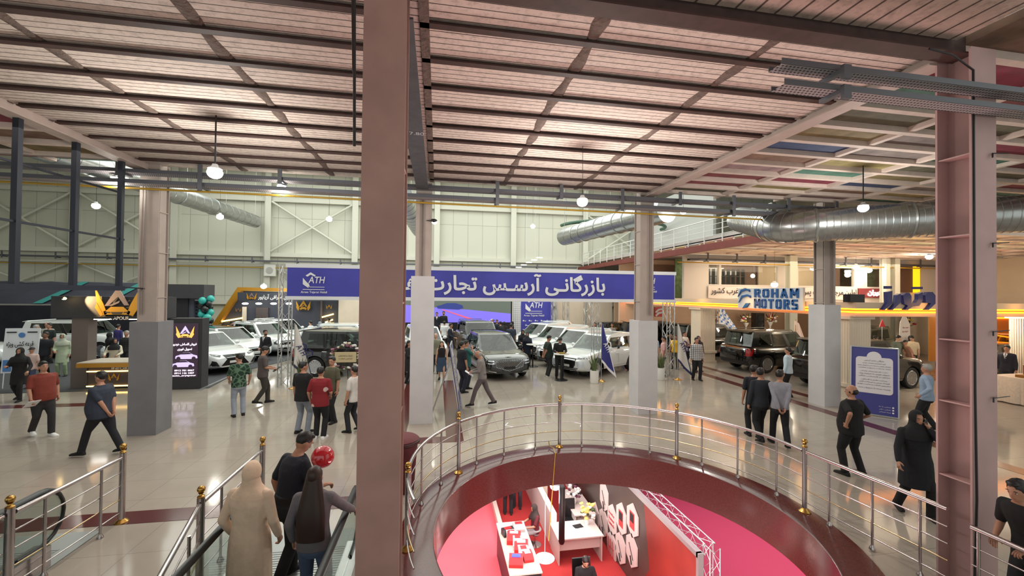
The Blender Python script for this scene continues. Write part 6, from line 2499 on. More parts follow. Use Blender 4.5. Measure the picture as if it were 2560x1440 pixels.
P_('salesman in black suit writing at the high table', (5.05, 16.95, 0), 190, 1.76, (26, 25, 30), 'long', 0.78, (24, 24, 28), hands=WORK, head=(0, -42), lean=0.10, wide=1.05)
# --- right
P_('man in pale blue shirt behind the pink shirt', (9.75, 17.8, 0), 200, 1.72, (166, 190, 212), 'short', 0.84, (60, 60, 66), skin='l', hc='g')
P_('man in pink polo beside the right planter', (9.75, 16.9, 0), 300, 1.72, (204, 160, 158), 'short', 0.82, (90, 96, 110), wide=1.1)
P_('boy in yellow shirt behind the white flag', (11.2, 18.4, 0), 220, 1.62, (212, 168, 40), 'short', 0.84, (60, 56, 50))
P_('man in white shirt and black trousers by the cream pilaster', (11.75, 18.5, 0), 160, 1.78, (222, 214, 206), 'short', 0.82, (26, 25, 28), feet=st2(0.12), hands=FRONT, wide=1.06)
P_('man in checked shirt standing in front of the black cars', (10.62, 15.85, 0), 195, 1.76, patterned('shirt_check', (206, 204, 200), (96, 98, 108), 0.075), 'long', 0.82, (24, 24, 28), feet=((-0.12, 0.06, 0), (0.12, -0.06, 0)), wide=1.05)
P_('woman in dark red patterned scarf behind the checked shirt', (11.95, 17.7, 0), 185, 1.62, (70, 30, 38), 'long', 0.5, (40, 26, 30), 'trousers', 'hijab', scarf=(44, 36, 44))
P_('man in black shirt looking right at the back of the pair', (7.86, 9.35, 0), 20, 1.76, (26, 28, 38), 'short', 0.82, (24, 24, 28), head=(70, 0))
P_('man in dark waistcoat and white shirt behind the grey shirt', (7.70, 8.95, 0), 12, 1.77, (34, 38, 46), 'long', 0.84, (20, 20, 24), feet=st2(0.2), head=(50, 0))
P_('man in grey striped shirt walking away with hands behind him', (7.93, 8.62, 0), 28, 1.78, (146, 146, 156), 'long', 0.86, (20, 20, 24), feet=st(0.26), hands=BACK, head=(40, 0))
P_('man in pale blue shirt half hidden by the white column', (12.05, 12.75, 0), 330, 1.74, (186, 204, 216), 'long', 0.84, (26, 26, 30))
P_('bald man in black shirt with back to view and a hand on his hip', (8.12, 7.05, 0), 355, 1.76, (17, 16, 18), 'short', 0.80, (17, 16, 18), hair='bald', hands=((-0.27, -0.10, 1.04), (0.30, 0.12, 1.02)), feet=((-0.17, 0.02, 0), (0.17, -0.05, 0)), wide=1.2, belly=0.08, head=(-35, 0))
P_('woman in black hijab and coat talking on a phone', (7.62, 5.55, 0), 205, 1.68, (16, 17, 24), 'long', 0.5, (18, 17, 19), 'trousers', 'hijab', hands=((-0.125, 0.11, 1.49), (0.36, 0.22, 0.95)), extra=holds('phone', 0, 'phone at the ear of the woman in black hijab and coat'), feet=((-0.16, 0.1, 0), (0.15, -0.2, 0.03)), wide=1.15, flare=0.06, head=(-6, -6), scarf=(16, 17, 22))
P_('man in pale blue sweater walking behind the right column', (12.7, 9.0, 0), 330, 1.76, (142, 160, 184), 'long', 0.82, (24, 24, 28), hc='g', wide=1.08, feet=st(0.15), hands=((-0.32, 0.08, 0.98), (0.27, 0.05, 0.9)))
P_('boy in black tee leaning on the short railing at right edge', (6.22, 3.42, 0), 275, 1.62, (16, 16, 18), 'short', 0.82, (30, 30, 34), hands=((-0.14, 0.28, 1.02), (0.16, 0.28, 1.02)), lean=0.16, head=(-5, -14))
P_('young man in black tee looking down by the dark car with roof rack', (19.7, 15.9, 0), 300, 1.76, (34, 34, 38), 'short', 0.84, (30, 30, 34), head=(0, -25))
P_('man in grey green tee behind the blue notice board', (20.8, 15.9, 0), 200, 1.78, (100, 110, 98), 'short', 0.84, (40, 40, 44), skin='l', head=(-20, -20))
P_('man in cream tee with bent head behind the black bonnet', (21.9, 16.1, 0), 250, 1.74, (214, 196, 168), 'short', 0.84, (50, 46, 44), skin='l', head=(0, -25))
P_('person in black cap bending over the black bonnet', (21.1, 15.55, 0), 300, 1.6, (150, 110, 92), 'short', 0.84, (40, 40, 44), hair='cap', lean=0.2)
P_('woman in black chador holding a pink folder among the dark cars', (22.6, 16.7, 0), 60, 1.66, (18, 17, 20), 'long', 0.2, (18, 18, 20), 'trousers', 'hijab', hands=FRONT, flare=0.1)
P_('man in dark suit by the white car at far right', (20.9, 12.2, 0), 260, 1.78, (30, 32, 46), 'long', 0.8, (26, 28, 36))
P_('person with dark hair beside the white swoosh board', (15.3, 26.6, 0), 180, 1.7, (60, 56, 60), 'short', 0.84, (40, 40, 44))
P_('man in dark shirt standing at the back near the truss', (9.55, 24.6, 0), 200, 1.78, (34, 34, 40), 'long', 0.82, (30, 30, 34))
P_('man in grey polo at the back of the white row', (10.6, 24.4, 0), 210, 1.74, (124, 116, 116), 'short', 0.82, (50, 50, 54))
P_('grey haired man behind the white car roofs', (10.1, 24.9, 0), 160, 1.72, (110, 104, 100), 'short', 0.82, (50, 50, 54), hc='g')
P_('man in beige shirt beside the open black tailgate', (11.9, 23.6, 0), 200, 1.7, (176, 146, 122), 'short', 0.84, (60, 54, 50))
P_('woman with dark hair standing at the small white table', (-1.05, 16.7, 0), 120, 1.64, (30, 29, 34), 'long', 0.5, (24, 24, 28), 'trousers', 'long', 'k', hairlen=1.3, hands=FRONT, flare=0.05)
P_('man in pale shirt beyond the black car on the left', (-7.35, 26.5, 0), 290, 1.76, (208, 214, 214), 'short', 0.84, (70, 76, 90), skin='l')
P_('woman in grey blue hijab beside the pale shirt', (-7.0, 27.1, 0), 270, 1.66, (110, 120, 134), 'long', 0.6, (60, 64, 72), 'trousers', 'hijab', scarf=(132, 146, 156))
P_('salesman in dark suit leaning by the neon bars', (-6.9, 28.9, 0), 290, 1.80, (34, 34, 42), 'long', 0.8, (30, 30, 36), hands=FRONT)
# ================================================================== RIGHT STAND WITH NEON FASCIA, SHOPS BEHIND, SERVICES OVERHEAD
XF = 13.5
FASC = M('fascia_cream', (222, 196, 170), 0.5)
rs = thing('canopy_fascia', 'cream fascia with orange neon lines round the right stand', 'fascia', (XF, 11.6, 2.8))


def fpart(nm, m, z0, z1, out):
    mb = MB()
    mb.box(XF-out, XF+0.3, 11.6-out, 29.0, z0, z1)
    mb.box(XF+0.3, 33, 11.6-out, 11.9, z0, z1)
    return mb.build(nm, m, rs, world=True)


zf = AY(2230, 788, 11.6).z
fpart('soffit_band', FASC, zf-0.05, zf+0.12, 0.02)
fpart('cornice', FASC, zf+0.22, zf+0.42, 0.16)
fpart('frieze', M('fascia_amber', (230, 150, 80), 0.5), zf+0.12, zf+0.22, 0.05)
for z, o in ((zf+0.10, 0.06), (zf+0.20, 0.10)):
    mb = MB()
    mb.tube([(XF-o, 29, z), (XF-o, 11.6-o, z), (33, 11.6-o, z)], 0.028, 6)
    mb.build('neon_line', NEON, rs, 50, world=True)
mb = MB()
mb.box(XF, 33, 11.9, 29, zf+0.0, zf+0.06)
mb.build('soffit', M('soffit_cream', (226, 208, 186), 0.7), rs, world=True)
for i, (x, y) in enumerate(((17, 13), (21, 13), (25, 13), (17, 18), (21, 18), (16, 23), (26, 18), (20.5, 23))):
    mb = MB()
    mb.lathe([(0.0001, zf-0.02), (0.22, zf-0.02), (0.24, zf+0.01)], (x, y, 0), 20)
    mb.build('downlight', LEDW, rs, 40, world=True)
    point('downlight', (x, y, zf-0.25), 120, (1, 0.86, 0.66), 0.2)
for y in (13, 16, 19.5, 23, 27):
    point('neon_glow', (XF-0.5, y, zf+0.3), 9, (1, 0.5, 0.12), 0.3)
for x in (16, 20, 24):
    point('neon_glow', (x, 11.1, zf+0.3), 9, (1, 0.5, 0.12), 0.3)
# letter board seen at a slant on the long side
ay0, ay1 = AX(1886, 750, XF-0.3), AX(2001, 750, XF-0.3)
lb = thing('letter_board', 'white board with blue capital letters on the right stand fascia', 'sign', (XF-0.3, ay1.y, zf))
dirY = Vector((0, -1, 0))
BLOCKL = {'R': [((0, 0), (.22, 1)), ((.2, .8), (.56, 1)), ((.46, .5), (.68, .92)), ((.2, .42), (.56, .62)), [(.3, .44), (.5, .44), (.74, 0), (.48, 0)]],
          'O': [((0, .12), (.22, .88)), ((.48, .12), (.7, .88)), ((.08, .8), (.62, 1)), ((.08, 0), (.62, .2))],
          'H': [((0, 0), (.22, 1)), ((.5, 0), (.72, 1)), ((.2, .4), (.52, .6))],
          'A': [[(0, 0), (.23, 0), (.46, 1), (.26, 1)], [(.49, 0), (.72, 0), (.46, 1), (.26, 1)], ((.2, .2), (.52, .37))],
          'M': [((0, 0), (.2, 1)), ((.66, 0), (.86, 1)), [(0, 1), (.24, 1), (.52, .25), (.34, .25)], [(.86, 1), (.62, 1), (.34, .25), (.52, .25)]],
          'T': [((0, .8), (.68, 1)), ((.23, 0), (.45, .82))],
          'S': [((.06, .8), (.66, 1)), ((0, .5), (.22, .92)), ((.06, .4), (.62, .6)), ((.46, .08), (.68, .5)), ((.02, 0), (.62, .2))]}
zt_ = AX(1940, 722, XF-0.3).z
zm_ = AX(1940, 746, XF-0.3).z
zb3 = AX(1940, 772, XF-0.3).z
BLUEL = M('letter_blue', (34, 88, 152), 0.4)
ly = ay0.y
lw = ay0.y-ay1.y
mb = MB()
mb.box(XF-0.29, XF-0.20, ay1.y-0.1, ly+1.0, zb3-0.03, zt_+0.03)
mb.build('backing', M('acrylic_white', (206, 210, 216), 0.35), lb, world=True)
for s_, z0_, z1_ in (('ROHAM', zm_+0.03, zt_), ('MOTORS', zb3, zm_-0.03)):
    cell = lw/len(s_)
    for k, ch in enumerate(s_):
        mb = MB()
        for poly in BLOCKL[ch]:
            if len(poly) == 2:
                (xa_, za_), (xb2, zb2_) = poly
                poly = [(xa_, za_), (xb2, za_), (xb2, zb2_), (xa_, zb2_)]
            mb.prism([(k*cell+x*cell*(1.0 if ch == 'M' else 1.08), z*(z1_-z0_)) for x, z in poly], (XF-0.295, ly, z0_), dirY, Z_, 0.03)
        mb.build('block_letter', BLUEL, lb, world=True)
mb = MB()
for k in range(3):
    z0_ = zt_-0.14-k*0.26
    o_ = ly+0.95-k*0.05
    mb.prism([(0.0, -0.20), (0.2, 0.02), (0.55, 0.10), (0.72, 0.02), (0.70, 0.12), (0.52, 0.17), (0.2, 0.12)] if k < 2 else [(0.2, -0.18), (0.4, 0.05), (0.62, 0.06), (0.45, -0.12)], (XF-0.30, o_, z0_), dirY, Z_, 0.06)
mb.build('wave_mark', BLUEL, lb, world=True)
# script letters on the short side
nl = thing('script_letters', 'large blue script letters standing on the neon fascia', 'sign', (16.5, 11.4, zf))
mb = MB()
LB = M('script_blue', (40, 48, 118), 0.35)
p = lambda u, v: (AY(u, v, 11.35).x, AY(u, v, 11.35).z)
for poly in ([(2218, 715), (2230, 715), (2230, 722), (2218, 722)], [(2218, 730), (2231, 727), (2231, 758), (2212, 775), (2206, 775), (2219, 756)], [(2243, 738), (2252, 734), (2252, 756), (2232, 775), (2226, 775), (2241, 756)],
             [(2258, 738), (2266, 732), (2274, 732), (2279, 740), (2279, 757), (2290, 757), (2296, 748), (2296, 735), (2307, 730), (2307, 752), (2298, 765), (2282, 766), (2270, 775), (2263, 775), (2270, 764), (2261, 760)], [(2288, 717), (2307, 717), (2307, 723), (2288, 723)],
             [(2313, 738), (2320, 730), (2332, 730), (2340, 740), (2340, 758), (2322, 775), (2316, 775), (2328, 758), (2315, 757)]):
    q = MB()
    q.prism([p(*k) for k in poly], (0, 11.35, 0), X_, Z_, -0.12)
    mb.add(q.v, q.f)
mb.build('letters', LB, nl, world=True)
q = AY(2144, 747, 11.5)
mb = MB()
mb.box(-0.28, 0.28, 0, 0.25, 0, 0.26)
tag(mb.build('loudspeaker', BLKP), 'black loudspeaker standing on the neon fascia', 'speaker').location = (q.x, 11.5, zf+0.42)


def pilaster(label, x, y, w, h):
    t = thing('pilaster', label, 'column', (x, y, 0))
    n = 9
    pts = []
    for side in range(4):
        for k in range(n):
            for j in range(4):
                u_ = -w/2+w*(k+j/4)/n
                d = -w/2+0.022*sin(pi*j/4)
                a = side*pi/2
                pts.append((u_*cos(a)-d*sin(a), u_*sin(a)+d*cos(a)))
    mb = MB()
    mb.prism(pts, (0, 0, 0.62), (1, 0, 0), (0, 1, 0), h-0.62)
    mb.build('fluted_shaft', CREAMP, t, 30)
    mb = MB()
    for a, z0_, z1_ in ((w/2+0.05, 0, 0.1), (w/2, 0.1, 0.5), (w/2+0.06, 0.5, 0.62)):
        mb.box(-a, a, -a, a, z0_, z1_)
    mb.build('plinth', CREAMP, t)
    mb = MB()
    mb.box(-w/2-0.08, w/2+0.08, -w/2-0.08, w/2+0.08, h-0.1, h)
    mb.build('capital', CREAMP, t)


pilaster('cream fluted pilaster behind the checked shirt', 14.0, 20.35, 0.85, zf-0.05)
pilaster('cream fluted pilaster behind the blue notice board', 13.95, 12.25, 0.85, zf-0.05)
pilaster('cream fluted pilaster at far right behind the suit', 21.9, 12.25, 0.6, zf-0.05)
# back of the right stand
mb = MB()
mb.box(13.0, 33.5, 28.6, 28.8, 0, 6)
struct(mb, 'wall_stand_back', PEACH)
mb = MB()
mb.box(30, 30.2, 18, 28.6, 0, zf)
struct(mb, 'wall_stand_side', CREAMP)
sb_ = thing('swoosh_board', 'red board with white swooshes on the peach wall', 'sign', (AY(1652, 780, 28).x, 28.3, 2))
mb = MB()
a, b = AY(1641, 768, 28.3), AY(1662, 792, 28.3)
mb.box(a.x, b.x, 28.5, 28.6, b.z, a.z)
mb.build('panel', M('sign_red', (200, 44, 44), 0.4), sb_, world=True)
mb = MB()
w_ = b.x-a.x
for k in (0, 1):
    mb.prism([(0.02, 0.1+k*0.25), (0.35*w_, 0.32+k*0.25), (w_, 0.40+k*0.25), (w_, 0.26+k*0.25), (0.5*w_, 0.20+k*0.25), (0.1, 0.0+k*0.25)], (a.x, 28.5, b.z), X_, Z_, 0.02)
mb.build('swoosh', WHITEP, sb_, world=True)
# flower stands, draped flags and small banners behind the off-roaders
FLO = [M('palm_frond', (104, 98, 64), 0.7), FLP[0], FLP[6], FLP[3], M('dry_brown', (110, 84, 66), 0.8)]


def spray(label, x, y, z, r, seed, stand=True):
    t = thing('flower_stand', label, 'flowers', (x, y, 0))
    rnd = random.Random(seed)
    if stand:
        mb = MB()
        mb.lathe([(0.18, 0), (0.05, 0.1), (0.05, z-0.3), (0.2, z), (0.0001, z)], (0, 0, 0), 12)
        mb.build('stand', M('stand_white', (220, 214, 208), 0.5), t, 40)
    for i in range(26):
        a = rnd.uniform(0, 2*pi)
        e = rnd.uniform(0.15, 1.45)
        d = Vector((cos(a)*cos(e), sin(a)*cos(e)*0.5, sin(e)))
        mb = MB()
        c0 = Vector((0, 0, z-0.05))
        mb.loft([[c0+d*(r*q)+Vector((0, 0, -0.12*r*q*q))+s_*(0.05*sin(pi*min(1, q+0.1))+0.004) for s_ in (Vector((-d.y, d.x, 0)).normalized(), Vector((0, 0, 0.4)), -Vector((-d.y, d.x, 0)).normalized())] for q in (0, .35, .7, 1)])
        mb.build('frond', rnd.choice(FLO), t, 60)
    blossoms(t, 'flower', [(rnd.uniform(-.5, .5)*r, -0.1, z+rnd.uniform(0, .5)*r) for i in range(12)], 0.10, [FLP[0], FLP[6], FLP[4], FLP[5]], seed)


spray('flower stand with red blossoms left of the draped flag', AY(1784, 800, 25.5).x, 25.5, 1.7, 0.9, 11)
spray('palm flower stand left of the black loudspeaker', AY(1865, 800, 25.5).x, 25.5, 1.7, 0.85, 12)
spray('palm flower stand right of the black loudspeaker', AY(1926, 800, 25.5).x, 25.5, 1.75, 0.9, 13)
spray('palm flower stand behind the olive off-roader', AY(2270, 815, 20.8).x, 20.8, 1.8, 0.8, 14)
ls = thing('speaker_cabinet', 'tall black loudspeaker between the palm flower stands', 'speaker', (AY(1895, 800, 25.6).x, 25.6, 0))
mb = MB()
mb.box(-0.33, 0.33, -0.2, 0.25, 1.25, 2.35)
mb.build('cabinet', BLKP, ls)
mb = MB()
for z in (1.6, 2.02):
    mb.lathe([(0.0001, 0), (0.2, 0), (0.23, -0.02), (0.23, 0.01)], (0, -0.215, z), 20, 'y')
mb.build('cone', TYRE, ls, 40)
for a in (0, 2.09, 4.19):
    mb = MB()
    mb.tube([(0.4*cos(a), 0.4*sin(a), 0), (0, 0, 1.25)], 0.02, 6)
    mb.build('stand_leg', BLKP, ls, 50)


def drape(label, x, y, z0_, z1_, w, m1, m2, seed):
    t = thing('draped_flag', label, 'flag', (x, y, 0))
    mb = MB()
    mb.tube([(0, 0, 0), (0.05, 0, z1_+0.1)], 0.02, 6)
    mb.build('pole', GOLD, t, 50)
    rnd = random.Random(seed)
    mb = MB()
    n = 12
    idx = {}
    for i in range(n+1):
        for j in range(n+1):
            u_, v_ = i/n, j/n
            idx[i, j] = len(mb.v)
            mb.v.append(Vector((u_*w*(0.35+0.65*v_), 0.08*sin(u_*14+seed), z1_-(z1_-z0_)*v_-0.25*u_*(1-v_)*w)))
    for i in range(n):
        for j in range(n):
            mb.f.append((idx[i, j], idx[i+1, j], idx[i+1, j+1], idx[i, j+1]))
            mb.m.append(1 if (i*3+j*2+seed) % 7 < 2 else 0)
    mb.build('cloth', [m1, m2], t, 60)


drape('white flag with blue shapes draped on a pole behind the black off-roader', AY(1795, 800, 24.6).x, 24.6, 1.25, 2.9, 1.5, WHITEP, M('flag_light_blue', (74, 120, 200), 0.7), 1)
drape('plain pale flag leaning right of the black off-roader', AY(1988, 830, 19.5).x, 19.5, 0.9, 2.2, 0.7, M('flag_pale_pink', (226, 206, 198), 0.7), M('flag_pale_pink', (226, 206, 198), 0.7), 2)
bb = thing('feather_banner', 'white paddle-shaped banner with pink edge between the dark cars', 'banner', (AY(2262, 830, 17).x, 17.0, 0))
mb = MB()
mb.prism([(-0.28, 0), (0.2, 0), (0.3, 0.6), (0.28, 1.1), (0.1, 1.45), (-0.12, 1.5), (-0.3, 1.2), (-0.34, 0.6)], (0, 0, 1.1), X_, Z_, 0.02)
mb.build('panel', M('banner_white', (226, 218, 214), 0.6), bb)
mb = MB()
for k, s_ in enumerate(('فروش ویژه', 'خودرو')):
    mb.text(fa(s_), (0, -0.03, 2.0-k*0.2), X_, Z_, 0.1, 0.004, 0.36, 'c')
mb.build('lettering', M('print_rose', (170, 70, 80), 0.6), bb)
mb = MB()
mb.tube([(0, 0.03, 0), (0, 0.03, 1.6)], 0.02, 6)
mb.build('pole', TRUSS, bb, 50)
tr_ = thing('warning_triangle', 'small red triangle on a pole above the roof rack', 'sign', (AY(2205, 808, 17.5).x, 17.5, 0))
mb = MB()
zt2 = AY(2205, 802, 17.5).z
mb.prism([(-0.18, 0), (0.18, 0), (0, 0.36)], (0, 0, zt2-0.3), X_, Z_, 0.02)
mb.build('panel', M('triangle_red', (206, 36, 44), 0.4), tr_)
mb = MB()
mb.tube([(0, 0, 0), (0, 0, zt2-0.3)], 0.015, 6)
mb.build('pole', TRUSS, tr_, 50)
# flower table at far right
ft = thing('flower_table', 'table under a cream lace cloth at the far right edge', 'table', (19.9, 11.0, 0))
mb = MB()
n = 60
top_, bot_ = [], []
for i in range(n):
    a = 2*pi*i/n
    top_.append((0.95*math.copysign(abs(cos(a))**0.45, cos(a)), 0.5*math.copysign(abs(sin(a))**0.45, sin(a)), 0.88))
    k = 1.04+0.05*sin(i*1.9)
    bot_.append((top_[-1][0]*k, top_[-1][1]*k, 0.03))
mb.loft([bot_, [(x*1.01, y*1.01, 0.85) for x, y, z in top_], top_])
mb.build('table_cloth', M('lace_cloth', (222, 208, 192), 0.8, noise=0.1, scale=20), ft, 60)
fv = thing('flower_arrangement', 'red box of white roses and greenery on the lace table', 'flowers', (20.2, 11.0, 0.88))
mb = MB()
mb.box(-0.3, 0.3, -0.2, 0.2, 0, 0.35)
mb.build('box', M('box_dark_red', (122, 26, 34), 0.5), fv)
rnd = random.Random(9)
blossoms(fv, 'flower', [(rnd.uniform(-.4, .4), -0.12+rnd.uniform(-.1, .1), 0.38+rnd.random()*0.55) for i in range(30)], 0.08, [FLP[5], FLP[5], FLP[3], FLP[6]], 5)
mb = MB()
mb.box(-0.16, 0.16, -0.1, 0.1, 0, 0.09)
tag(mb.build('tray', M('brass_tray', (150, 104, 50), 0.4, 0.5)), 'small brass tray at the left end of the lace table', 'tray').location = (19.35, 10.9, 0.88)
# orange interior seen right of the steel column
oi = thing('neon_wall', 'orange lit wall with slanted neon bars at far right', 'panel', (28, 17.5, 0))
mb = MB()
mb.box(25.5, 33, 17.9, 18.0, 0.2, zf)
mb.build('panel', M('amber_panel', (214, 142, 60), 0.5), oi, world=True)
for k, (x0_, z0_, x1_, z1_) in enumerate(((26, 2.5, 32.5, 2.45), (26, 2.0, 32.5, 1.2), (26, 1.5, 31.5, 0.5), (26.5, 2.85, 32.5, 2.8))):
    mb = MB()
    mb.tube([(x0_, 17.85, z0_), (x1_, 17.85, z1_)], 0.03, 6)
    mb.build('neon_bar', NEON, oi, 50, world=True)

# ---- cable trays
PERF = patterned('perforated_tray', (170, 164, 166), (60, 56, 58), 0.045)
nt_ = PERF.node_tree
PERF.node_tree.nodes['Principled BSDF'].inputs['Metallic'].default_value = 0.5
for n_ in PERF.node_tree.nodes:
    if n_.type == 'MAPPING':
        n_.inputs['Rotation'].default_value = (0, 0, 0)
    if n_.type == 'TEX_BRICK':
        n_.inputs['Mortar Size'].default_value = 0.012
        n_.offset = 0.5
        c1, c2 = n_.inputs['Color1'].default_value[:], n_.inputs['Mortar'].default_value[:]
        n_.inputs['Color1'].default_value = c2
        n_.inputs['Color2'].default_value = c2
        n_.inputs['Mortar'].default_value = c1


def tray(label, x0_, x1_, y, z, w, h, brk, group=None, drop=0.35):
    t = thing('cable_tray', label, 'tray', (x0_, y, z), 0, group)
    mb = MB()
    mb.box(x0_, x1_, y-w/2, y+w/2, z, z+0.006)
    mb.build('tray_floor', PERF, t, world=True)
    for s_ in (-1, 1):
        mb = MB()
        mb.box(x0_, x1_, y+s_*w/2-0.004, y+s_*w/2+0.004, z, z+h)
        mb.build('tray_side', GREYST, t, world=True)
    for x in brk:
        mb = MB()
        mb.box(x-0.03, x+0.03, y-w/2-0.05, y+w/2+0.04, z-0.045, z-0.004)
        mb.box(x-0.045, x+0.045, y-w/2-0.09, y-w/2-0.05, z-0.12, z+drop)
        mb.build('bracket', GREYST, t, world=True)
    return t


# ---- shops behind glass on the upper level
YS = 22.6
z0s, z1s = AY(1860, 712, YS).z, AY(1860, 664, YS).z
SHOPW = M('shop_frame_white', (216, 208, 200), 0.5)
mb = MB()
us = [1756, 1772, 1798, 1803, 1946, 1996, 2136, 2168, 2206, 2214, 2272]
xs = [AY(u, 690, YS).x for u in us]
mb.box(14.3, 33.8, YS, YS+0.2, z1s, 5.95)
mb.box(14.3, 33.8, YS, YS+0.2, 3.2, z0s)
for a, b in ((14.3, xs[1]), (xs[2], xs[3]), (xs[4], xs[5]), (xs[6], xs[7]), (xs[8], xs[9]), (xs[10], 33.8)):
    mb.box(a, b, YS, YS+0.2, z0s, z1s)
struct(mb, 'wall_shop_front', SHOPW)
SHOPG = glass('shop_glass', (0.86, 0.88, 0.86), 0.06)
BROWN = M('shop_interior_brown', (112, 84, 72), 0.7, noise=0.3, scale=2)
GREENP = M('shop_plants', (66, 84, 52), 0.8, noise=0.5, scale=5)
for i, (a, b, m_) in enumerate(((1, 2, GREENP), (3, 4, BROWN), (5, 6, M('shop_interior_pale', (196, 176, 152), 0.7)), (7, 8, BROWN), (9, 10, GREENP))):
    mb = MB()
    mb.box(xs[a], xs[b], YS+0.08, YS+0.10, z0s, z1s)
    struct(mb, 'window_%d' % (i+1), SHOPG)
    mb = MB()
    mb.box(xs[a]-0.6, xs[b]+0.6, YS+2.6, YS+2.7, 3.2, 5.9)
    struct(mb, 'wall_shop_%d' % (i+1), m_)
    c = (xs[a]+xs[b])/2
    mb = MB()
    mb.ell((0, 0, 0), 0.13, 12, 8)
    mb.mat(1).tube([(0, 0, 0.12), (0, 0, 5.95-z1s+0.55)], 0.008, 5)
    o = mb.build('globe_lamp', [E('shop_globe', (255, 226, 180), 12), BLKP], smooth=60)
    o.location = (c+0.3*(xs[b]-xs[a]), YS+1.2, z1s-0.55)
    tag(o, ['globe lamp in the plant window on the upper level', 'globe lamp in the wide shop window above the letter board', 'globe lamp in the pale shop window above the white script banner', 'globe lamp in the narrow brown shop window', 'globe lamp in the last green shop window'][i], 'lamp')
    point('shop_light', (c, YS+1.4, z1s-0.3), 30, (1, 0.84, 0.64), 0.2)
sh_ = thing('shelving', 'dark grid shelf inside the wide shop window on the upper level', 'shelf', (xs[3], YS+1.9, 3.3))
for k in range(9):
    mb = MB()
    x = xs[3]+0.15+k*0.36
    mb.box(x, x+0.03, YS+1.8, YS+2.1, 3.3, z1s-0.1)
    mb.build('upright', BLKP, sh_, world=True)
for z in (4.3, 4.75):
    mb = MB()
    mb.box(xs[3]+0.1, xs[3]+3.1, YS+1.8, YS+2.1, z, z+0.03)
    mb.build('shelf_board', BLKP, sh_, world=True)
mb = MB()
mb.box(xs[3]+0.1, xs[3]+1.9, YS+2.3, YS+2.4, 3.4, z1s)
tag(mb.build('wall_panel', WHITEP), 'white wall panel behind the grid shelf', 'panel')
cu = thing('air_conditioner', 'white wall air conditioner inside the wide shop window', 'appliance', (xs[4]-1.5, YS+2.4, z1s-0.5))
mb = MB()
mb.prism([(0, 0), (0.22, 0.04), (0.24, 0.28), (0, 0.3)], (-0.5, 0, 0), (0, -1, 0), Z_, -1.0)
mb.build('casing', WHITEP, cu)
mb = MB()
mb.box(-0.46, 0.46, -0.2, -0.12, 0.02, 0.05)
mb.build('outlet', BLKP, cu)
bl, br_ = AY(1768, 735, YS).x, AY(2140, 735, YS).x
sb2 = thing('script_banner', 'white cloth banner with black script below the shop windows', 'banner', (bl, YS-0.1, 3.3))
zb4, zt4 = AY(1900, 746, YS).z, AY(1900, 716, YS).z
mb = MB()
rings = []
for i in range(40):
    x = bl+(br_-bl)*i/39
    rings.append([(x, YS-0.1+0.02*sin(i), zb4-0.05*sin(i*0.4)), (x, YS-0.09+0.02*sin(i), zb4-0.05*sin(i*0.4)), (x, YS-0.09, zt4-0.05*abs(sin(i*0.35))), (x, YS-0.1, zt4-0.05*abs(sin(i*0.35)))])
mb.loft(rings)
mb.build('cloth', M('banner_cloth', (222, 212, 206), 0.75), sb2, 50, world=True)
lettering(sb2, 'lettering', fa('اولین مرجع خدمات پس از فروش خودرو در شمال غرب کشور'), (br_-0.15, YS-0.15, zb4+0.10), (zt4-zb4)*0.72, BLACKP, br_-bl-0.3, 'r', bold=0.006)
rsn = thing('shop_sign', 'maroon shop sign with a white lit script', 'sign', (AY(2180, 733, YS).x, YS-0.1, 3.5))
a, b = AY(2142, 744, YS), AY(2216, 722, YS)
mb = MB()
mb.box(a.x, b.x, YS-0.12, YS-0.02, a.z, b.z)
mb.build('panel', M('sign_maroon', (128, 50, 54), 0.4), rsn, world=True)
mb = MB()
mb.text(fa('رستوران'), ((a.x+b.x)/2+0.3, YS-0.15, a.z+0.1), X_, Z_, (b.z-a.z)*0.7, 0.02, (b.x-a.x)*0.7, 'c', 0.05)
mb.build('lit_script', E('script_lit', (255, 240, 226), 3), rsn, world=True)
for u, w_, lab in ((1978, 0.5, 'cream steel post right of the letter board'), (2236, 0.36, 'cream steel post right of the maroon shop sign'), (2212, 0.3, 'slim cream post beside the maroon shop sign')):
    x = AY(u, 690, YS-0.8).x
    mb = MB()
    hsec(mb, x, YS-0.8, w_, 0.4, 0, 5.95)
    struct(mb, 'column', STEELW)
ow = thing('amber_doorway', 'brown doorway with a glowing amber post on the upper level', 'doorway', (AY(2280, 690, YS-0.2).x, YS-0.2, 3.3))
a, b = AY(2247, 662, YS-0.2), AY(2282, 716, YS-0.2)
mb = MB()
mb.box(a.x, b.x, YS-0.2, YS-0.1, b.z-0.4, a.z)
mb.build('opening', M('doorway_brown', (92, 64, 50), 0.6), ow, world=True)
a, b = AY(2287, 664, YS-0.3), AY(2300, 720, YS-0.3)
mb = MB()
mb.box(a.x, b.x, YS-0.3, YS-0.12, b.z-0.3, a.z)
mb.build('amber_post', E('amber_post', (255, 176, 20), 1.6), ow, world=True)
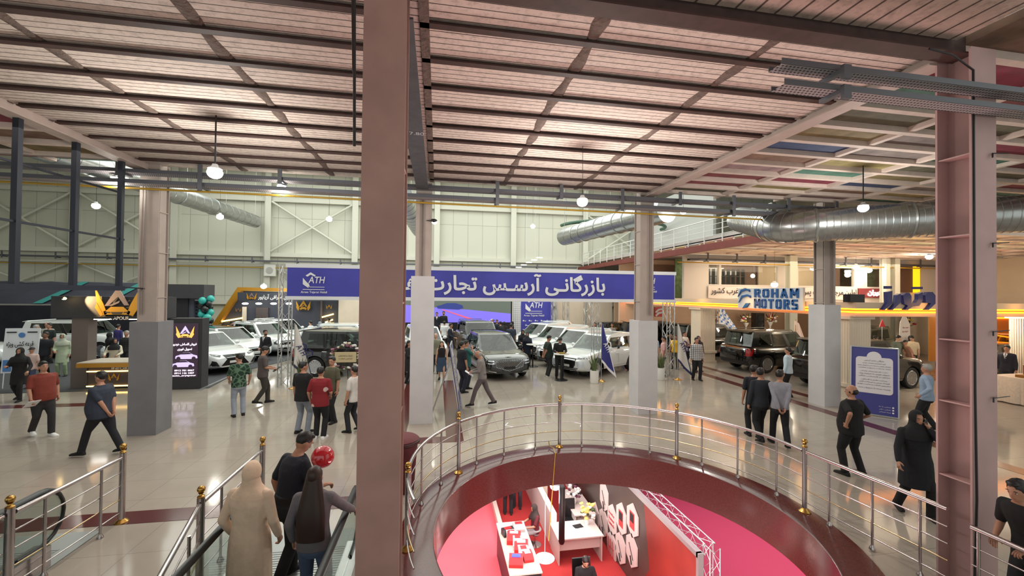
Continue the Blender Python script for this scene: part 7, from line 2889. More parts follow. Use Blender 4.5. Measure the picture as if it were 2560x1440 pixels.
# shops on the long left side of the upper level
YL = 27.0
mb = MB()
mb.box(AY(1630, 700, YL).x, AY(1756, 700, YL).x, YL+0.07, YL+0.2, 3.2, 5.95)
struct(mb, 'wall_upper_left', PEACH)
for nm, lab, u0, v0, u1, v1, m_ in (('lit_panel', 'lit pictures of plants in the upper window left of the pale post', 1696, 681, 1748, 708, E('plant_pictures', (226, 226, 190), 0.9)), ('maroon_panel', 'maroon panel under the lit plant pictures', 1690, 715, 1748, 741, M('panel_maroon', (158, 52, 48), 0.5)), ('brown_panel', 'brown panel above the lit plant pictures', 1634, 664, 1750, 681, M('panel_brown', (136, 104, 84), 0.6))):
    a, b = AY(u0, v1, YL), AY(u1, v0, YL)
    mb = MB()
    mb.box(a.x, b.x, YL, YL+0.06, a.z, b.z)
    tag(mb.build(nm, m_, loc=(a.x, YL, a.z)), lab, 'panel')
a = AY(1731, 673, YL-0.2)
mb = MB()
mb.box(-0.2, 0.2, -0.05, 0.05, -0.2, 0.2)
o = mb.build('wall_lamp', E('orange_lamp', (255, 170, 50), 3))
o.location = a
tag(o, 'square orange wall lamp on the brown panel', 'lamp')

tray('cable tray with brackets above the shop windows', 14.4, 33, YS-0.3, 5.55, 0.3, 0.12, [15.5+1.9*k for k in range(9)], drop=0.45)
mb = MB()
mb.tube([(13.4, YS-0.75, 5.4), (33, YS-0.75, 5.4)], 0.035, 8)
tag(mb.build('gas_pipe', M('yellow_gas_pipe', (176, 138, 40), 0.45), smooth=50, loc=(20, YS-0.75, 5.4)), 'yellow gas pipe above the shop windows', 'pipe')
# ---- railing on the mezzanine
mr = thing('mezzanine_railing', 'white railing along the edge of the red-banded mezzanine', 'railing', (12.5, 14, 6.3))
for k in range(17):
    y = 14.2+k*1.3
    mb = MB()
    mb.tube([(12.5, y, 5.92), (12.5, y, 7.05)], 0.03, 8)
    mb.build('post', M('white_tube', (216, 216, 214), 0.35), mr, 50, world=True)
for z in (7.05, 6.8, 6.55, 6.3):
    mb = MB()
    mb.tube([(12.5, 14, z), (12.5, 35.2, z)], 0.03 if z > 7 else 0.012, 8)
    mb.build('handrail' if z > 7 else 'rail', M('white_tube', (216, 216, 214), 0.35), mr, 50, world=True)
mb = MB()
mb.tube([(13.0+4.0*cos(a), 30+3.0*sin(a), 8.6) for a in [pi+pi*q/16 for q in range(17)]], 0.12, 8)
tag(mb.build('pipe', M('green_pipe', (50, 84, 66), 0.5), smooth=50, loc=(13, 30, 8.6)), 'curved green pipe above the mezzanine', 'pipe')


# ---- spiral ducts
def duct(label, pts, r, rib=0.22, collars=(), top=13.5):
    pts = [Vector(q) for q in pts]
    t = thing('duct', label, 'duct', pts[0])
    # resample
    P = []
    for i in range(len(pts)-1):
        L = (pts[i+1]-pts[i]).length
        n = max(1, int(L/rib))
        for k in range(n):
            P.append(pts[i].lerp(pts[i+1], k/n))
    P.append(pts[-1])
    mb = MB()
    mb.tube(P, r, 28)
    mb.build('pipe', SPIRAL, t, 50, world=True)
    if top:
        for i in range(2, len(P), max(3, len(P)//4)):
            mb = MB()
            mb.tube([P[i]+Vector((0, 0, r*0.9)), Vector((P[i].x, P[i].y, top))], 0.012, 5)
            mb.build('hanger', TRUSS, t, 50, world=True)
    for i in range(1, len(P)-1):
        d = (P[i+1]-P[i-1]).normalized()
        a = d.orthogonal().normalized()
        b = d.cross(a)
        big = any(abs((P[i]-Vector(c)).length) < rib*0.55 for c in collars)
        mb = MB()
        mb.tube([P[i]+(a*cos(2*pi*q/28)+b*sin(2*pi*q/28))*(r+0.002) for q in range(28)], 0.035 if big else 0.010, 5, closed=True)
        if big:
            mb.build('collar', GALV, t, 50, world=True)
        elif i % 1 == 0:
            SEAMS.setdefault(t.name, MB())
            s_ = SEAMS[t.name]
            s_.add(mb.v, mb.f)
    if t.name in SEAMS:
        SEAMS[t.name].build('spiral_seam', GALV, t, 50, world=True)
    return t


SEAMS = {}
SPIRAL = M('spiral_galvanised', (176, 178, 178), 0.28, 0.9, noise=0.15, scale=6)
b0, b1, b2 = Vector((10.0, 10.85, 5.55)), Vector((12.85, 8.95, 5.6)), Vector((17.5, 5.8, 5.68))
c0 = Vector((11.6, 14.6, 6.5))
el = []
for q in range(9):
    s_ = q/8
    el.append((c0.lerp(b0, 0.72)*(1-s_)**2+2*s_*(1-s_)*(b0+Vector((-0.1, 0.2, -0.03)))+s_*s_*(b0.lerp(b1, 0.25))))
duct('big spiral duct with an elbow on the right, passing behind the steel column', [c0]+el+[b1, b2], 0.46, 0.16, collars=(b0.lerp(b1, 0.27), b0.lerp(b1, 0.85), b2), top=None)
duct('spiral duct on the far left below the roof', [(-14.6, 17, 8.7), (-13.8, 35.0, 8.8)], 0.48, 0.8, collars=((-14.2, 26.2, 8.75), (-14.05, 29, 8.76)))
duct('spiral duct above the right end of the blue banner', [(9.1, 15.6, 6.95), (7.5, 24.4, 6.95)], 0.5, 0.8, collars=((8.6, 18.4, 6.95), (8.2, 20.5, 6.95), (7.9, 22.4, 6.95)))
duct('spiral duct seen between the centre column and the boxed column', [AY(1000, 480, 16), AY(1048, 575, 25)], 0.42, 0.8, collars=(AY(1020, 520, 19),))

# ---- tray runs
bxs = [AY(u, 450, 11.3).x for u in (313, 513, 708, 1241, 1398, 1548, 1690, 1822, 1957, 2075)]
tray('upper cable tray along the second row of columns', -13, 17, 11.3, 6.23, 0.32, 0.08, bxs[::2], drop=0.26)
tray('lower cable tray along the second row of columns', -13, 17, 11.3, 5.98, 0.32, 0.09, bxs[1::2], drop=0.5)
ya = 3.72
za, zb5 = AY(2130, 193, ya).z, AY(2130, 241, ya).z
xa = AY(1938, 170, ya).x
xb_ = AY(2080, 200, ya).x
tray('near perforated cable tray reaching the right column, upper', xa, 9.5, ya, za, 0.17, 0.06, [xb_], drop=0.02)
tray('near perforated cable tray reaching the right column, lower', xa+0.03, 9.5, ya, zb5, 0.17, 0.06, [xb_], drop=0.02)
tray('cable tray along the far wall above the banner', -33, 12, 35.3, 5.75, 0.3, 0.12, [-30+3.2*k for k in range(13)])
# gas pipes
YELP = M('yellow_gas_pipe', (176, 138, 40), 0.45)
mb = MB()
mb.tube([(-14, 11.42, 5.93), (17, 11.42, 5.86)], 0.026, 8)
tag(mb.build('gas_pipe', YELP, smooth=50, loc=(0, 11.42, 5.9)), 'yellow gas pipe running under the trays along the second columns', 'pipe')
mb = MB()
mb.tube([(-33, 35.35, 5.3), (12, 35.35, 5.3)], 0.04, 8)
tag(mb.build('gas_pipe', YELP, smooth=50, loc=(0, 35.35, 5.3)), 'yellow gas pipe low along the far wall', 'pipe')
for x in (-12.83, 6.55):
    t = thing('wall_unit', 'white fan unit on the far wall column, '+('left of the banner' if x < 0 else 'behind the banner'), 'appliance', (x, 35.3, 5.1))
    mb = MB()
    mb.box(-0.42, 0.42, 0, 0.2, -0.45, 0.45)
    mb.build('casing', M('unit_white', (214, 214, 206), 0.5), t)
    mb = MB()
    mb.lathe([(0.0001, 0), (0.22, 0), (0.25, -0.02)], (0, -0.01, 0), 20, 'y')
    mb.build('grille', M('unit_grille', (170, 170, 164), 0.6), t, 40)
# pipes strapped to the columns
for x, lab in ((-7.02, 'left grey box'), (-0.42, 'tall white box'), (6.2, 'third white box'), (12.55, 'fourth white box')):
    mb = MB()
    for dx in (-0.03, 0.03):
        mb.tube([(x+dx, 11.545, 2.9 if x < 12 else 3.3), (x+dx, 11.545, 6.0)], 0.012, 6)
    tag(mb.build('conduit', M('conduit_grey', (128, 116, 110), 0.5), smooth=50, loc=(x, 11.545, 3)), 'thin conduits up the column above the '+lab, 'pipe')

# ---- steel frame hung from the left beam
hf = thing('suspended_gantry', 'dark steel frame hanging from the beam on the left', 'steel frame', (-7, 9, 3.55))
BLS = M('frame_blue_black', (40, 44, 54), 0.4, 0.3)
for u in (40, 187, 302):
    y = AX(u, 500, -7.0).y
    mb = MB()
    mb.bar((-7, y, 3.5), (-7, y, 6.4), 0.09, 0.09, (0, 1, 0))
    mb.build('upright', BLS, hf, world=True)
y0f, y1f = 7.2, AX(305, 600, -7.0).y
for z, r_ in ((3.52, 0.10), (4.62, 0.04)):
    mb = MB()
    mb.bar((-7, y0f, z), (-7, y1f+0.05, z), r_, r_)
    mb.build('rail', BLS, hf, world=True)
mb = MB()
mb.bar((-7, y1f, 3.55), (-7, 11.6, 3.52), 0.03, 0.03)
mb.build('tie_rod', BLS, hf, world=True)
mb = MB()
mb.bar((-7.6, 7.4, 5.75), (-7.3, 11.2, 5.75), 0.04, 0.04)
mb.build('tie_rod', BLS, hf, world=True)


# ---- lamps: pendant bulbs on cords or rods
def pendant(label, p, ztop, power, rod=0.006, r=0.12, side=None, col=(1, 0.96, 0.88), glow=35, cap=True):
    p = Vector(p)
    t = thing('pendant_lamp', label, 'lamp', p)
    mb = MB()
    pts = [(0, 0, r), (0, 0, ztop-p.z)]
    if side:
        pts += [Vector(side)-p]
    mb.tube(pts, rod, 6)
    mb.build('cord', BLKP, t, 50)
    mb = MB()
    mb.lathe([(r*0.35, r*1.25), (r*0.45, r*0.9), (r*0.95, r*0.55), (r*0.9, r*0.5)], (0, 0, 0), 16)
    mb.build('lamp_cap', M('lamp_cap', (190, 192, 192), 0.4), t, 40)
    mb = MB()
    mb.ell((0, 0, 0), (r, r, r*0.85), 16, 9)
    mb.build('bulb', E('bulb_glow', (255, 250, 238), glow), t, 60)
    if power:
        point('pendant_light', p-Vector((0, 0, r*1.3)), power, col, r)
    return t


cp = G(540, 297, 6.5)
zl_ = AY(537, 432, cp.y).z
pendant('pendant lamp on a black rod below the left block ceiling', (cp.x, cp.y, zl_), 6.56, 260, 0.014, 0.12)
cp = G(1457, 372, 6.5)
pendant('pendant bulb on a thin cord right of the boxed column', (cp.x, cp.y, AY(1457, 505, cp.y).z), 6.56, 300, 0.005, 0.11)
cp = G(2158, 425, 6.5)
pendant('pendant lamp on a black rod above the big duct', (cp.x, cp.y, AY(2158, 520, cp.y).z), 6.6, 180, 0.014, 0.11)
for u, v, Y, pw, lab in ((290, 450, 11.4, 70, 'bulb beside the hanging steel frame'), (240, 515, 24, 90, 'bulb at far left before the cream wall'), (550, 542, 25, 90, 'bulb below the far left duct'), (704, 470, 11.4, 60, 'bulb under the tray left of the centre column'), (823, 548, 27, 90, 'bulb before the wall bracing'), (1086, 555, 28, 90, 'bulb right of the boxed column at the far wall'), (1332, 566, 30, 90, 'bulb above the middle of the banner'), (1412, 510, 15.5, 90, 'bulb left of the nearest bright bulb'), (1552, 572, 29, 90, 'bulb left of the third column'), (1708, 530, 15.2, 90, 'bulb right of the third column'), (2323, 642, 19, 60, 'bulb beside the right steel column'), (2140, 668, 21.5, 60, 'brighter bulb above the maroon shop sign'), (2172, 676, 22, 30, 'smaller bulb right above the maroon shop sign'), (659, 716, 28.6, 60, 'bulb on top of the slate stand'), (1936, 712, 20, 50, 'bulb above the letter board')):
    p = AY(u, v, Y)
    hi = 6.56 if Y < 13 else (6.05 if p.x > 12.6 and p.z < 6 else 13.5)
    pendant('pendant '+lab, p, max(hi, p.z+0.3), pw, 0.006, 0.11 if Y < 17 else 0.17, col=(1, 0.97, 0.88) if p.x < 13 else (1, 0.88, 0.7))
# hanging lit lattice above the banner
hl = thing('hanging_lattice', 'white lattice of small strips hung on threads above the banner', 'lamp', AY(1322, 655, 20))
for k in range(5):
    a = AY(1296+k*13, 668-k*6, 20)
    mb = MB()
    mb.box(a.x-0.12, a.x+0.14, 19.9, 20.1, a.z-0.02, a.z+0.015)
    mb.build('strip', E('strip_white', (244, 246, 248), 1.2), hl, world=True)
for u in (1316, 1338):
    a = AY(u, 650, 20)
    mb = MB()
    mb.tube([a, Vector((a.x, a.y, 13.5))], 0.006, 5)
    mb.build('thread', WHITEP, hl, world=True)
# security camera on the boxed column and smoke detectors
cc = thing('security_camera', 'small black camera on an arm on the boxed column', 'camera', (-0.2, 11.57, 5.45))
mb = MB()
mb.bar((-0.12, 0, 0), (0.1, -0.05, 0), 0.02, 0.02)
mb.build('arm', BLKP, cc)
mb = MB()
mb.ell((0.08, -0.06, 0.0), (0.09, 0.05, 0.05), 10, 6)
mb.build('camera_head', BLKP, cc, 60)
# black cable down the right steel column and the hook bars on it
mb = MB()
mb.tube([(5.55, 3.9, 6.38), (5.8, 3.84, 6.3), (6.08, 3.83, 6.15), (6.085, 3.83, 4), (6.09, 3.83, 2.4), (6.11, 3.83, 1.2), (6.075, 3.83, 0.3), (6.06, 3.83, 0)], 0.012, 6)
tag(mb.build('cable', BLKP, smooth=50, loc=(6.08, 3.83, 0)), 'black cable running down the edge of the right steel column', 'cable')
for z in (2.35, 3.12, 4.15, 5.2):
    mb = MB()
    mb.tube([(6.40, 3.85, z), (6.36, 3.83, z), (6.36, 3.83, z-0.05)], 0.008, 5)
    mb.tube([(6.36, 3.83, z), (6.6, 3.83, z+0.015)], 0.006, 5)
    tag(mb.build('hook', BLKP, smooth=50, loc=(6.4, 3.85, z)), 'rusty hook on the right steel column, '+{2.35: 'lowest of four', 3.12: 'second from below', 4.15: 'third from below', 5.2: 'topmost of four'}[z], 'hook')
# rod hanging left of the centre column
mb = MB()
a, b = AY(886, 0, 3.6), AY(886, 365, 3.6)
mb.tube([a, b], 0.012, 8)
mb.tube([a+Vector((-0.012, 0.01, 0)), AY(884, 178, 3.6)+Vector((0, 0.01, 0))], 0.014, 8)
tag(mb.build('hanging_rod', M('rod_dark', (58, 54, 54), 0.5, 0.4), smooth=50, loc=b), 'thin dark rod hanging from the ceiling left of the centre column', 'rod')
# bin behind the railing, floor arrows, red balloon
q = G(1045, 1235)
bn = thing('bin', 'maroon cloth-covered bin behind the curved railing at left', 'bin', (q.x-0.32, q.y+0.22, 0))
mb = MB()
mb.lathe([(0.24, 0), (0.27, 0.5), (0.30, 0.85), (0.32, 0.9), (0.28, 0.93), (0.0001, 0.95)], (0, 0, 0), 22)
mb.build('drum', M('maroon_cloth', (92, 28, 34), 0.7, bump=0.5, bscale=8), bn, 50)
mb = MB()
mb.lathe([(0.29, 0.80), (0.335, 0.84), (0.335, 0.88), (0.30, 0.9)], (0, 0, 0), 22)
mb.build('rim', M('maroon_dark', (60, 18, 22), 0.6), bn, 50)
for u, v, rz in ((1263, 1064, 0.2), (1455, 1060, 3.3)):
    p = G(u, v)
    mb = MB()
    for s_ in (-1, 1):
        mb.bar((0, 0, 0.003), (0.16, s_*0.20, 0.003), 0.035, 0.006)
    o = mb.build('floor_arrow', WHITEP, loc=(0, 0, 0))
    o.location = p
    o.rotation_euler = (0, 0, rz)
    tag(o, 'white arrow stuck on the floor beyond the railing, '+('left' if u < 1400 else 'right')+' of two', 'sign')
p = AY(807, 1142, 5.15)
rb = thing('balloon', 'shiny red balloon in front of the girl with very long hair', 'balloon', p)
mb = MB()
mb.ell((0, 0, 0), (0.125, 0.125, 0.125), 24, 16)
mb.build('skin', M('balloon_red', (190, 14, 34), 0.12, coat=1.0), rb, 60)
mb = MB()
mb.tube([(0, 0, -0.125), (0.02, -0.05, -0.35), (0.1, -0.15, -0.6)], 0.003, 5)
mb.build('string', WHITEP, rb)
# ================================================================== FLOOR BELOW, SEEN THROUGH THE ROUND OPENING
RCARP = M('red_pink_carpet', (238, 108, 122), 0.9, noise=0.06, scale=60)
MCARP = M('magenta_carpet', (160, 48, 80), 0.9, noise=0.06, scale=60)
DCARP = M('red_carpet', (168, 44, 44), 0.9, noise=0.1, scale=60)
sA, sB = G(1229, 1225, ZL), G(1282, 1440, ZL)
xs_ = (sA.x+sB.x)/2
wP, wQ = G(1735, 1390, -1.7), G(1548, 1185, -1.7)
xw = (wP.x+wQ.x)/2


def flat(nm, label, x0, x1, y0, y1, m):
    mb = MB()
    mb.box(x0, x1, y0, y1, ZL, ZL+0.012)
    return tag(mb.build(nm, m, loc=((x0+x1)/2, (y0+y1)/2, ZL)), label, 'carpet')


cl0 = G(1080, 1360, ZL)
flat('carpet', 'bright pink-red carpet left of the sales booth below', cl0.x-0.05, xs_-0.12, 7, 24, RCARP)
flat('carpet', 'magenta carpet right of the dark booth wall below', xw+0.5, 15.5, 5, 24, MCARP)
flat('carpet', 'deep red carpet inside the booth below', xs_+0.05, xw, 7, 24, DCARP)
# low booth edge and glossy partition
mb = MB()
mb.box(xs_-0.12, xs_+0.02, 6, 23.5, ZL, ZL+0.25)
tag(mb.build('booth_edge', M('edge_cream', (220, 206, 196), 0.4), loc=(xs_, 14, ZL)), 'low cream edge board along the booth below', 'edge')
cA, cB = G(1347, 1187, -3.2), G(1399, 1345, -3.2)
xc_ = (cA.x+cB.x)/2
mb = MB()
mb.box(xc_-0.09, xc_+0.09, G(1397, 1348, ZL+0.76).y+0.92, cA.y+3, ZL, -3.2)
tag(mb.build('low_partition', M('partition_gloss', (214, 216, 212), 0.15), loc=(xc_, cA.y, ZL)), 'low glossy white partition in the booth below', 'partition')
# dark wall with hexagons
hwl = thing('display_wall', 'dark display wall with white hexagons in the booth below', 'wall', (xw, wP.y, ZL))
y0w, y1w = wP.y, wQ.y+4
mb = MB()
mb.box(xw, xw+0.05, y0w, y1w, ZL, -1.7)
mb.build('panel', M('wall_espresso', (70, 60, 56), 0.35, noise=0.15, scale=1.5), hwl, world=True)
mb = MB()
mb.prism([(y0w, ZL), (y0w+2.6, ZL), (y0w+1.9, ZL+1.0), (y0w+2.2, -1.75), (y0w, -1.75)], (xw-0.004, 0, 0), (0, 1, 0), Z_, 0.004)
mb.v = [Vector((xw-0.006 if k < 5 else xw-0.002, p.y, p.z)) for k, p in enumerate(mb.v)]
mb.build('red_field', M('wall_oxide_red', (124, 40, 34), 0.4, noise=0.25, scale=1.2), hwl, world=True)
mb = MB()
mb.box(xw-0.03, xw+0.08, y0w-0.05, y1w, -1.72, -1.62)
mb.box(xw-0.03, xw+0.08, y0w-0.08, y0w, ZL, -1.62)
mb.build('edge_trim', TRUSS, hwl, world=True)
HEXC = [(1511, 1242), (1488, 1290), (1509, 1306), (1531, 1299), (1554, 1297), (1582, 1301), (1530, 1367), (1552, 1370), (1580, 1376)]
pts = [AX(u, v, xw-0.02) for u, v in HEXC]
row = pts[3:6]
sp_ = abs(row[0].y-row[2].y)/2
rH = sp_/1.732*0.97
HW = M('hexagon_white', (204, 188, 184), 0.35)
HR = M('hexagon_red_print', (196, 44, 50), 0.4)
for i, p in enumerate(pts):
    mb = MB()
    mb.prism([(rH*1.35*sin(pi*k/3)/1.35, rH*1.25*cos(pi*k/3)) for k in range(6)], (xw-0.01, p.y, p.z), (0, -1, 0), Z_, 0.03)
    h_ = mb.build('hexagon', HW, hwl, world=True)
    mb = MB()
    if i in (4, 5):
        mb.box(xw-0.05, xw-0.042, p.y-rH*0.35, p.y+rH*0.35, p.z-rH*0.6, p.z+rH*0.6)
        mb.mat(1).box(xw-0.056, xw-0.05, p.y-rH*0.28, p.y+rH*0.28, p.z-rH*0.1, p.z+rH*0.5)
    elif i == 3:
        for k, s_ in enumerate(('SmartKey', 'Scanner', 'Launch')):
            mb.text(s_, (xw-0.045, p.y+rH*0.6, p.z+0.1-k*0.14), (0, -1, 0), Z_, 0.09, 0.004, rH*1.1)
    elif i == 6:
        for k in range(4):
            mb.bar((xw-0.045, p.y-rH*0.4+k*0.14, p.z-0.25), (xw-0.045, p.y-rH*0.2+k*0.14, p.z+0.2), 0.02, 0.006)
        mb.bar((xw-0.045, p.y-rH*0.5, p.z), (xw-0.045, p.y+rH*0.5, p.z-0.05), 0.02, 0.006)
    else:
        mb.mat(1).bar((xw-0.045, p.y-rH*0.3, p.z-0.2), (xw-0.045, p.y+rH*0.35, p.z+0.15), 0.025, 0.006)
        mb.bar((xw-0.045, p.y-rH*0.1, p.z-0.35), (xw-0.045, p.y+rH*0.1, p.z-0.15), 0.05, 0.006)
    mb.build('print', [HR, BLACKP], hwl, world=True)
truss('slim truss behind the top of the display wall below', (xw+0.28, y0w, -1.6), (xw+0.28, y1w, -1.6), 0.22, r=0.014)
truss('truss post at the near end of the display wall below', (xw+0.28, y0w-0.05, ZL), (xw+0.28, y0w-0.05, -1.5), 0.22, r=0.014)
# back wall of the booth
mb = MB()
mb.box(xc_+0.2, xw-1.2, wQ.y+3.2, wQ.y+3.3, ZL, -1.3)
tag(mb.build('partition', M('booth_panel_cream', (226, 208, 190), 0.5), loc=(xw-2, wQ.y+3.2, ZL)), 'cream back panel behind the far white desk below', 'panel')
WDESK = M('desk_white', (206, 196, 190), 0.3)


def desk(label, x0, x1, y0, y1, back='y'):
    t = thing('desk', label, 'desk', ((x0+x1)/2, (y0+y1)/2, ZL))
    zt_ = ZL+0.76
    for nm, q in (('desktop', (x0-0.03, x1+0.03, y0-0.03, y1+0.03, zt_-0.035, zt_)), ('side_panel', (x0, x0+0.03, y0, y1, ZL, zt_-0.035)), ('side_panel', (x1-0.03, x1, y0, y1, ZL, zt_-0.035)), ('modesty_panel', (x0+0.03, x1-0.03, y0+0.12, y0+0.15, ZL+0.35, zt_-0.035))):
        mb = MB()
        mb.box(*q)
        mb.build(nm, WDESK, t, world=True)
    return t


d0, d1 = G(1397, 1348, ZL+0.76), G(1511, 1345, ZL+0.76)
desk('near white desk in front of the hexagon wall below', d0.x, d1.x, d0.y, d0.y+0.85)
e0, e1 = G(1412, 1290, ZL+0.76), G(1476, 1290, ZL+0.76)
desk('far white desk by the cream back panel below', e0.x+0.34, e1.x+0.2, e0.y, e0.y+1.7)


def office_chair(label, x, y, rz):
    t = thing('office_chair', label, 'chair', (x, y, ZL+0.012), rz)
    mb = MB()
    mb.loft([oval((0, 0, 0.44), .22, .21, 16, 4), oval((0, 0, 0.47), .25, .24, 16, 4), oval((0, 0, 0.52), .24, .23, 16, 4)])
    mb.build('seat', BLKP, t, 50)
    mb = MB()
    mb.loft([[Vector((x_*0.24, -0.24-0.06*q+0.02*s_, 0.52+0.55*q)) for x_, s_ in ((-1, -1), (1, -1), (1, 1), (-1, 1))] for q in (0, .3, .7, 1)])
    mb.build('backrest', BLKP, t, 50)
    for sx in (-1, 1):
        mb = MB()
        mb.tube([(sx*0.27, -0.15, 0.48), (sx*0.29, -0.12, 0.68), (sx*0.29, 0.14, 0.69)], 0.022, 8)
        mb.build('armrest', CHROME if sx > 2 else BLKP, t, 50)
    mb = MB()
    mb.tube([(0, 0, 0.1), (0, 0, 0.44)], 0.03, 10)
    mb.build('gas_lift', CHROME, t, 50)
    for k in range(5):
        a = 2*pi*k/5
        mb = MB()
        mb.bar((0, 0, 0.1), (0.28*cos(a), 0.28*sin(a), 0.06), 0.04, 0.03)
        mb.ell((0.28*cos(a), 0.28*sin(a), 0.035), 0.035, 8, 6)
        mb.build('base_arm', BLKP, t, 50)
    return t


mn = G(1463, 1392, -2.92)
office_chair('black office chair the man in black sits on below', mn.x, mn.y, pi)
office_chair('empty black office chair between the white desks below', (d0.x+d1.x)/2+0.1, d0.y+1.3, pi)
person('man in black tee seated on the office chair in the booth below', (mn.x, mn.y, ZL), 185, 1.74, (22, 22, 26), 'short', 0.84, (30, 30, 34), drop=0.42, feet=((-0.12, 0.40, 0), (0.12, 0.42, 0)), hands=((-0.18, 0.34, 1.12), (0.16, 0.36, 1.12)), head=(0, -25), wide=1.1, beard=True)
wn = G(1338, 1260, -2.95)
ch2 = thing('stool', 'stool under the woman with dark hair and red waistcoat below', 'stool', (wn.x, wn.y, ZL))
mb = MB()
mb.lathe([(0.18, 0.46), (0.2, 0.49), (0.18, 0.52), (0.0001, 0.52)], (0, 0, 0), 18)
mb.build('seat', M('stool_grey', (150, 146, 146), 0.5), ch2, 40)
mb = MB()
mb.tube([(0, 0, 0.02), (0, 0, 0.46)], 0.03, 8)
mb.lathe([(0.2, 0), (0.2, 0.02), (0.0001, 0.04)], (0, 0, 0), 18)
mb.build('pedestal', CHROME, ch2, 40)
person('woman in dark top and red waistcoat seated at the red counter below', (wn.x, wn.y, ZL), 262, 1.64, (92, 26, 36), 'short', 0.84, (150, 146, 148), drop=0.42, feet=((-0.1, 0.38, 0), (0.1, 0.38, 0)), hair='hijab', scarf=(48, 38, 36), hands=((-0.18, 0.36, 1.12), (0.18, 0.36, 1.12)), head=(0, -18))
f1, f2 = G(1270, 1285, ZL), G(1293, 1268, ZL)
person('person in black trousers and pale top standing in the booth below', (f1.x, f1.y, ZL), 10, 1.74, (206, 190, 184), 'short', 0.84, (24, 24, 28))
person('person in dark clothes with a white cup standing in the booth below', (f2.x, f2.y, ZL), 200, 1.74, (44, 44, 52), 'long', 0.84, (46, 46, 54))
# red counter with tester boxes
k0, k1 = G(1262, 1420, ZL+0.95), G(1330, 1300, ZL+0.95)
RED = M('tester_red', (206, 30, 38), 0.3)
ctr = thing('counter', 'counter crowded with red tester cases in the booth below', 'counter', (k0.x+0.45, (k0.y+k1.y)/2, ZL))
kx0_, kx1_, ky0, ky1 = k0.x+0.1, k0.x+0.85, k0.y-0.3, k1.y
for nm, q, m_ in (('counter_top', (kx0_-0.03, kx1_+0.03, ky0, ky1, ZL+0.92, ZL+0.95), M('counter_top', (222, 206, 192), 0.4)), ('front_panel', (kx0_, kx0_+0.04, ky0, ky1, ZL, ZL+0.92), M('counter_dark', (60, 34, 36), 0.4)), ('end_panel', (kx0_, kx1_, ky0, ky0+0.04, ZL, ZL+0.92), BLACKP)):
    mb = MB()
    mb.box(*q)
    mb.build(nm, m_, ctr, world=True)
rnd = random.Random(21)
labs = ['large red tester case with a blue display on the booth counter', 'red tester case behind the large one', 'flat white device on the booth counter', 'red case with a white lid on the booth counter', 'stack of white boxes at the near end of the booth counter', 'small black device on the booth counter', 'white bottle-shaped device on the booth counter', 'red box at the far end of the booth counter', 'grey instrument next to the keyboard on the booth counter']
for i, lb_ in enumerate(labs):
    q = i/(len(labs)-1)
    y = ky0+0.4+(ky1-ky0-0.8)*((i*0.37) % 1)
    x = kx0_+0.2+0.4*((i*0.61) % 1)
    t = thing('tester_case', lb_, 'device', (x, y, ZL+0.95), rnd.uniform(-.3, .3))
    w_, d_, h_ = rnd.uniform(.12, .2), rnd.uniform(.12, .18), rnd.uniform(.08, .2)
    m_ = RED if 'red' in lb_ else WHITEP if 'white' in lb_ else BLKP if 'black' in lb_ else M('grey_plastic', (150, 150, 152), 0.4)
    mb = MB()
    mb.prism([(-d_, 0), (d_, 0), (d_, h_*1.3), (-d_*0.2, h_*1.3), (-d_, h_*0.6)], (-w_, 0, 0), (0, 1, 0), Z_, 2*w_)
    mb.build('case', m_, t)
    mb = MB()
    mb.box(-w_*0.6, w_*0.6, -d_*0.1, d_*0.7, h_*1.3, h_*1.3+0.012)
    mb.build('panel', E('display_blue', (60, 80, 220), 0.8) if i == 0 else WHITEP if 'red' in lb_ else RED, t)
# flowers, papers and lamp
fl = thing('flower_vase', 'bunch of yellow and white flowers on the near white desk below', 'flowers', (d1.x-0.25, d0.y+0.6, ZL+0.76))
mb = MB()
mb.lathe([(0.05, 0), (0.08, 0.12), (0.06, 0.22), (0.0001, 0.2)], (0, 0, 0), 14)
mb.build('vase', POT, fl, 40)
blossoms(fl, 'flower', [(rnd.uniform(-.2, .2), rnd.uniform(-.2, .2), 0.25+rnd.random()*0.35) for i in range(24)], 0.07, [FLP[4], FLP[4], FLP[5], FLP[3]], 8)
fl = thing('flower_vase', 'black and white flower arrangement on the far white desk below', 'flowers', (e1.x-0.25, e0.y+0.7, ZL+0.76))
mb = MB()
mb.lathe([(0.05, 0), (0.08, 0.12), (0.06, 0.22), (0.0001, 0.2)], (0, 0, 0), 14)
mb.build('vase', POT, fl, 40)
blossoms(fl, 'flower', [(rnd.uniform(-.2, .2), rnd.uniform(-.2, .2), 0.2+rnd.random()*0.5) for i in range(26)], 0.07, [FLP[5], FLP[2], BLKP, FLP[5]], 9)
for lb_, x, y, m_ in (('open white papers on the near white desk below', d0.x+0.55, d0.y+0.35, WHITEP), ('dark calendar card on the near white desk below', d1.x-0.55, d0.y+0.55, BLACKP), ('dark phone on the far white desk below', e0.x+0.25, e0.y+0.9, BLACKP)):
    mb = MB()
    mb.box(-0.14, 0.14, -0.1, 0.1, 0, 0.008)
    o = mb.build('paper' if m_ is WHITEP else 'card', m_, loc=(0, 0, 0))
    o.location = (x, y, ZL+0.76)
    o.rotation_euler = (0, 0, 0.2)
    tag(o, lb_, 'paper')
p = G(1388, 1214, -1.9)
pl_ = thing('pendant_lamp', 'enamel pendant lamp with a glowing globe in the booth below', 'lamp', p)
mb = MB()
mb.lathe([(0.035, 0.30), (0.06, 0.24), (0.16, 0.10), (0.17, 0.05), (0.16, 0.05)], (0, 0, 0), 22)
mb.build('shade', M('enamel_grey', (150, 160, 170), 0.3), pl_, 40)
mb = MB()
mb.ell((0, 0, 0), (0.15, 0.15, 0.12), 18, 10)
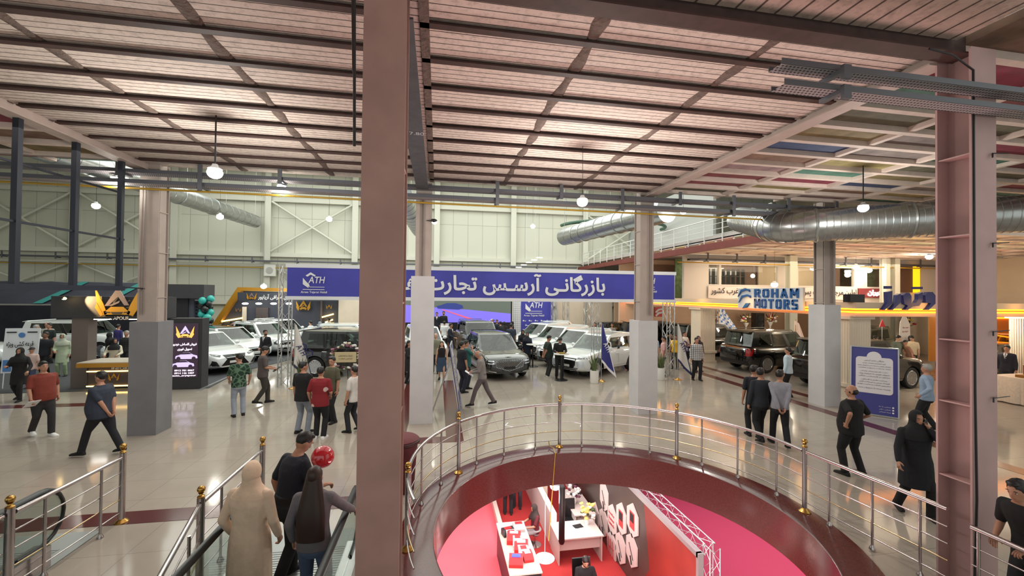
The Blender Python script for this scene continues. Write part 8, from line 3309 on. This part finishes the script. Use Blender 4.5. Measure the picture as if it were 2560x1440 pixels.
mb.build('globe', E('globe_glow', (255, 250, 240), 9), pl_, 60)
mb = MB()
mb.tube([(0, 0, 0.28), (0, 0, -0.62-p.z)], 0.01, 6)
mb.build('cord', BLKP, pl_)
point('booth_lamp', p-Vector((0, 0, 0.3)), 120, (1, 0.95, 0.9), 0.25)
p = G(1362, 1395, -1.9)
dp = thing('pendant_lamp', 'round white lamp disc hanging on a thread in the booth below', 'lamp', p)
mb = MB()
mb.lathe([(0.0001, 0.06), (0.1, 0.05), (0.20, 0.0), (0.19, -0.01), (0.0001, 0.02)], (0, 0, 0), 26)
mb.build('shade', WHITEP, dp, 40)
mb = MB()
mb.tube([(0, 0, 0.05), (0, 0, 1.3)], 0.005, 5)
mb.build('cord', WHITEP, dp)
p = G(1404, 1358, -3.4)
mb = MB()
mb.capsule([(0, 0, 0), (0, 0, 1.5)], 0.085, 16)
o = mb.build('padded_post', BLKP, smooth=50)
o.location = (p.x, p.y, -3.44+0.085)
tag(o, 'thick black padded post on the glossy partition below', 'post')
# yellow cord tied to the railing
a = Vector((CX+RP*cos(radians(94.5)), CY+RP*sin(radians(94.5)), 0.05))
mb = MB()
mb.tube([a+Vector((0, 0, 0.12)), a+Vector((0.01, -0.03, 0.02)), a+Vector((0.06, -0.2, 0.03)), a+Vector((0.05, -0.37, 0.0)), a+Vector((-0.08, -0.36, -1.9))], 0.010, 6)
tag(mb.build('cord', YELP, smooth=50, loc=a), 'yellow cord tied to the railing and hanging into the opening', 'cord')
# dark poster and pink band far below on the right
mb = MB()
a = AY(1640, 1190, 18.2)
po = thing('poster', 'black poster with white script on the lower storey', 'poster', (xw+1.6, 17.6, ZL))
mb.box(xw+1.2, xw+2.0, 17.6, 17.65, ZL+0.2, ZL+2.9)
mb.build('panel', BLACKP, po, world=True)
lettering(po, 'lettering', fa('بد'), (xw+1.6, 17.58, ZL+2.2), 0.5, WHITEP, 0.5, 'c')

# ================================================================== GROUPS OF REPEATED THINGS
GROUPS = {'pendant_lamp': 'pendant bulbs in the hall', 'cable_tray': 'cable trays under the ceiling', 'truss': 'aluminium trusses of the stands', 'planter': 'snake plants in white pots', 'feather_flag': 'feather flags on stands', 'railing': 'stainless railings with brass balls', 'escalator': 'escalators at the landing', 'high_table': 'black high tables', 'partition_panel': 'pale partition panels behind the stands', 'flower_stand': 'palm flower stands', 'pilaster': 'cream fluted pilasters', 'duct': 'spiral ventilation ducts', 'hook': 'hooks on the right steel column', 'conduit': 'conduits on the boxed columns', 'globe_lamp': 'globe lamps in the shop windows', 'tester_case': 'devices on the booth counter', 'balloon_column': 'teal and black balloon columns', 'notice_board': 'notice boards on props', 'gas_pipe': 'yellow gas pipes', 'office_chair': 'office chairs in the booth below', 'carpet': 'exhibition carpets', 'floor_arrow': 'white arrows on the floor', 'fascia_lamp': 'lamp bars under the dark fascia', 'wall_unit': 'white units on the far wall', 'flower_vase': 'flower vases on the white desks', 'desk': 'desks on the stands', 'paper': 'papers on the tables'}
for o in list(SC.objects):
    if o.parent is None and 'label' in o and 'group' not in o:
        k = o.name.split('.')[0]
        if k in GROUPS:
            o['group'] = GROUPS[k]
        elif k == 'car':
            x = o.location.x
            o['group'] = 'cars on the left stand' if x < -6 else 'cars on the centre stand' if x < 13 else 'cars on the right stand'
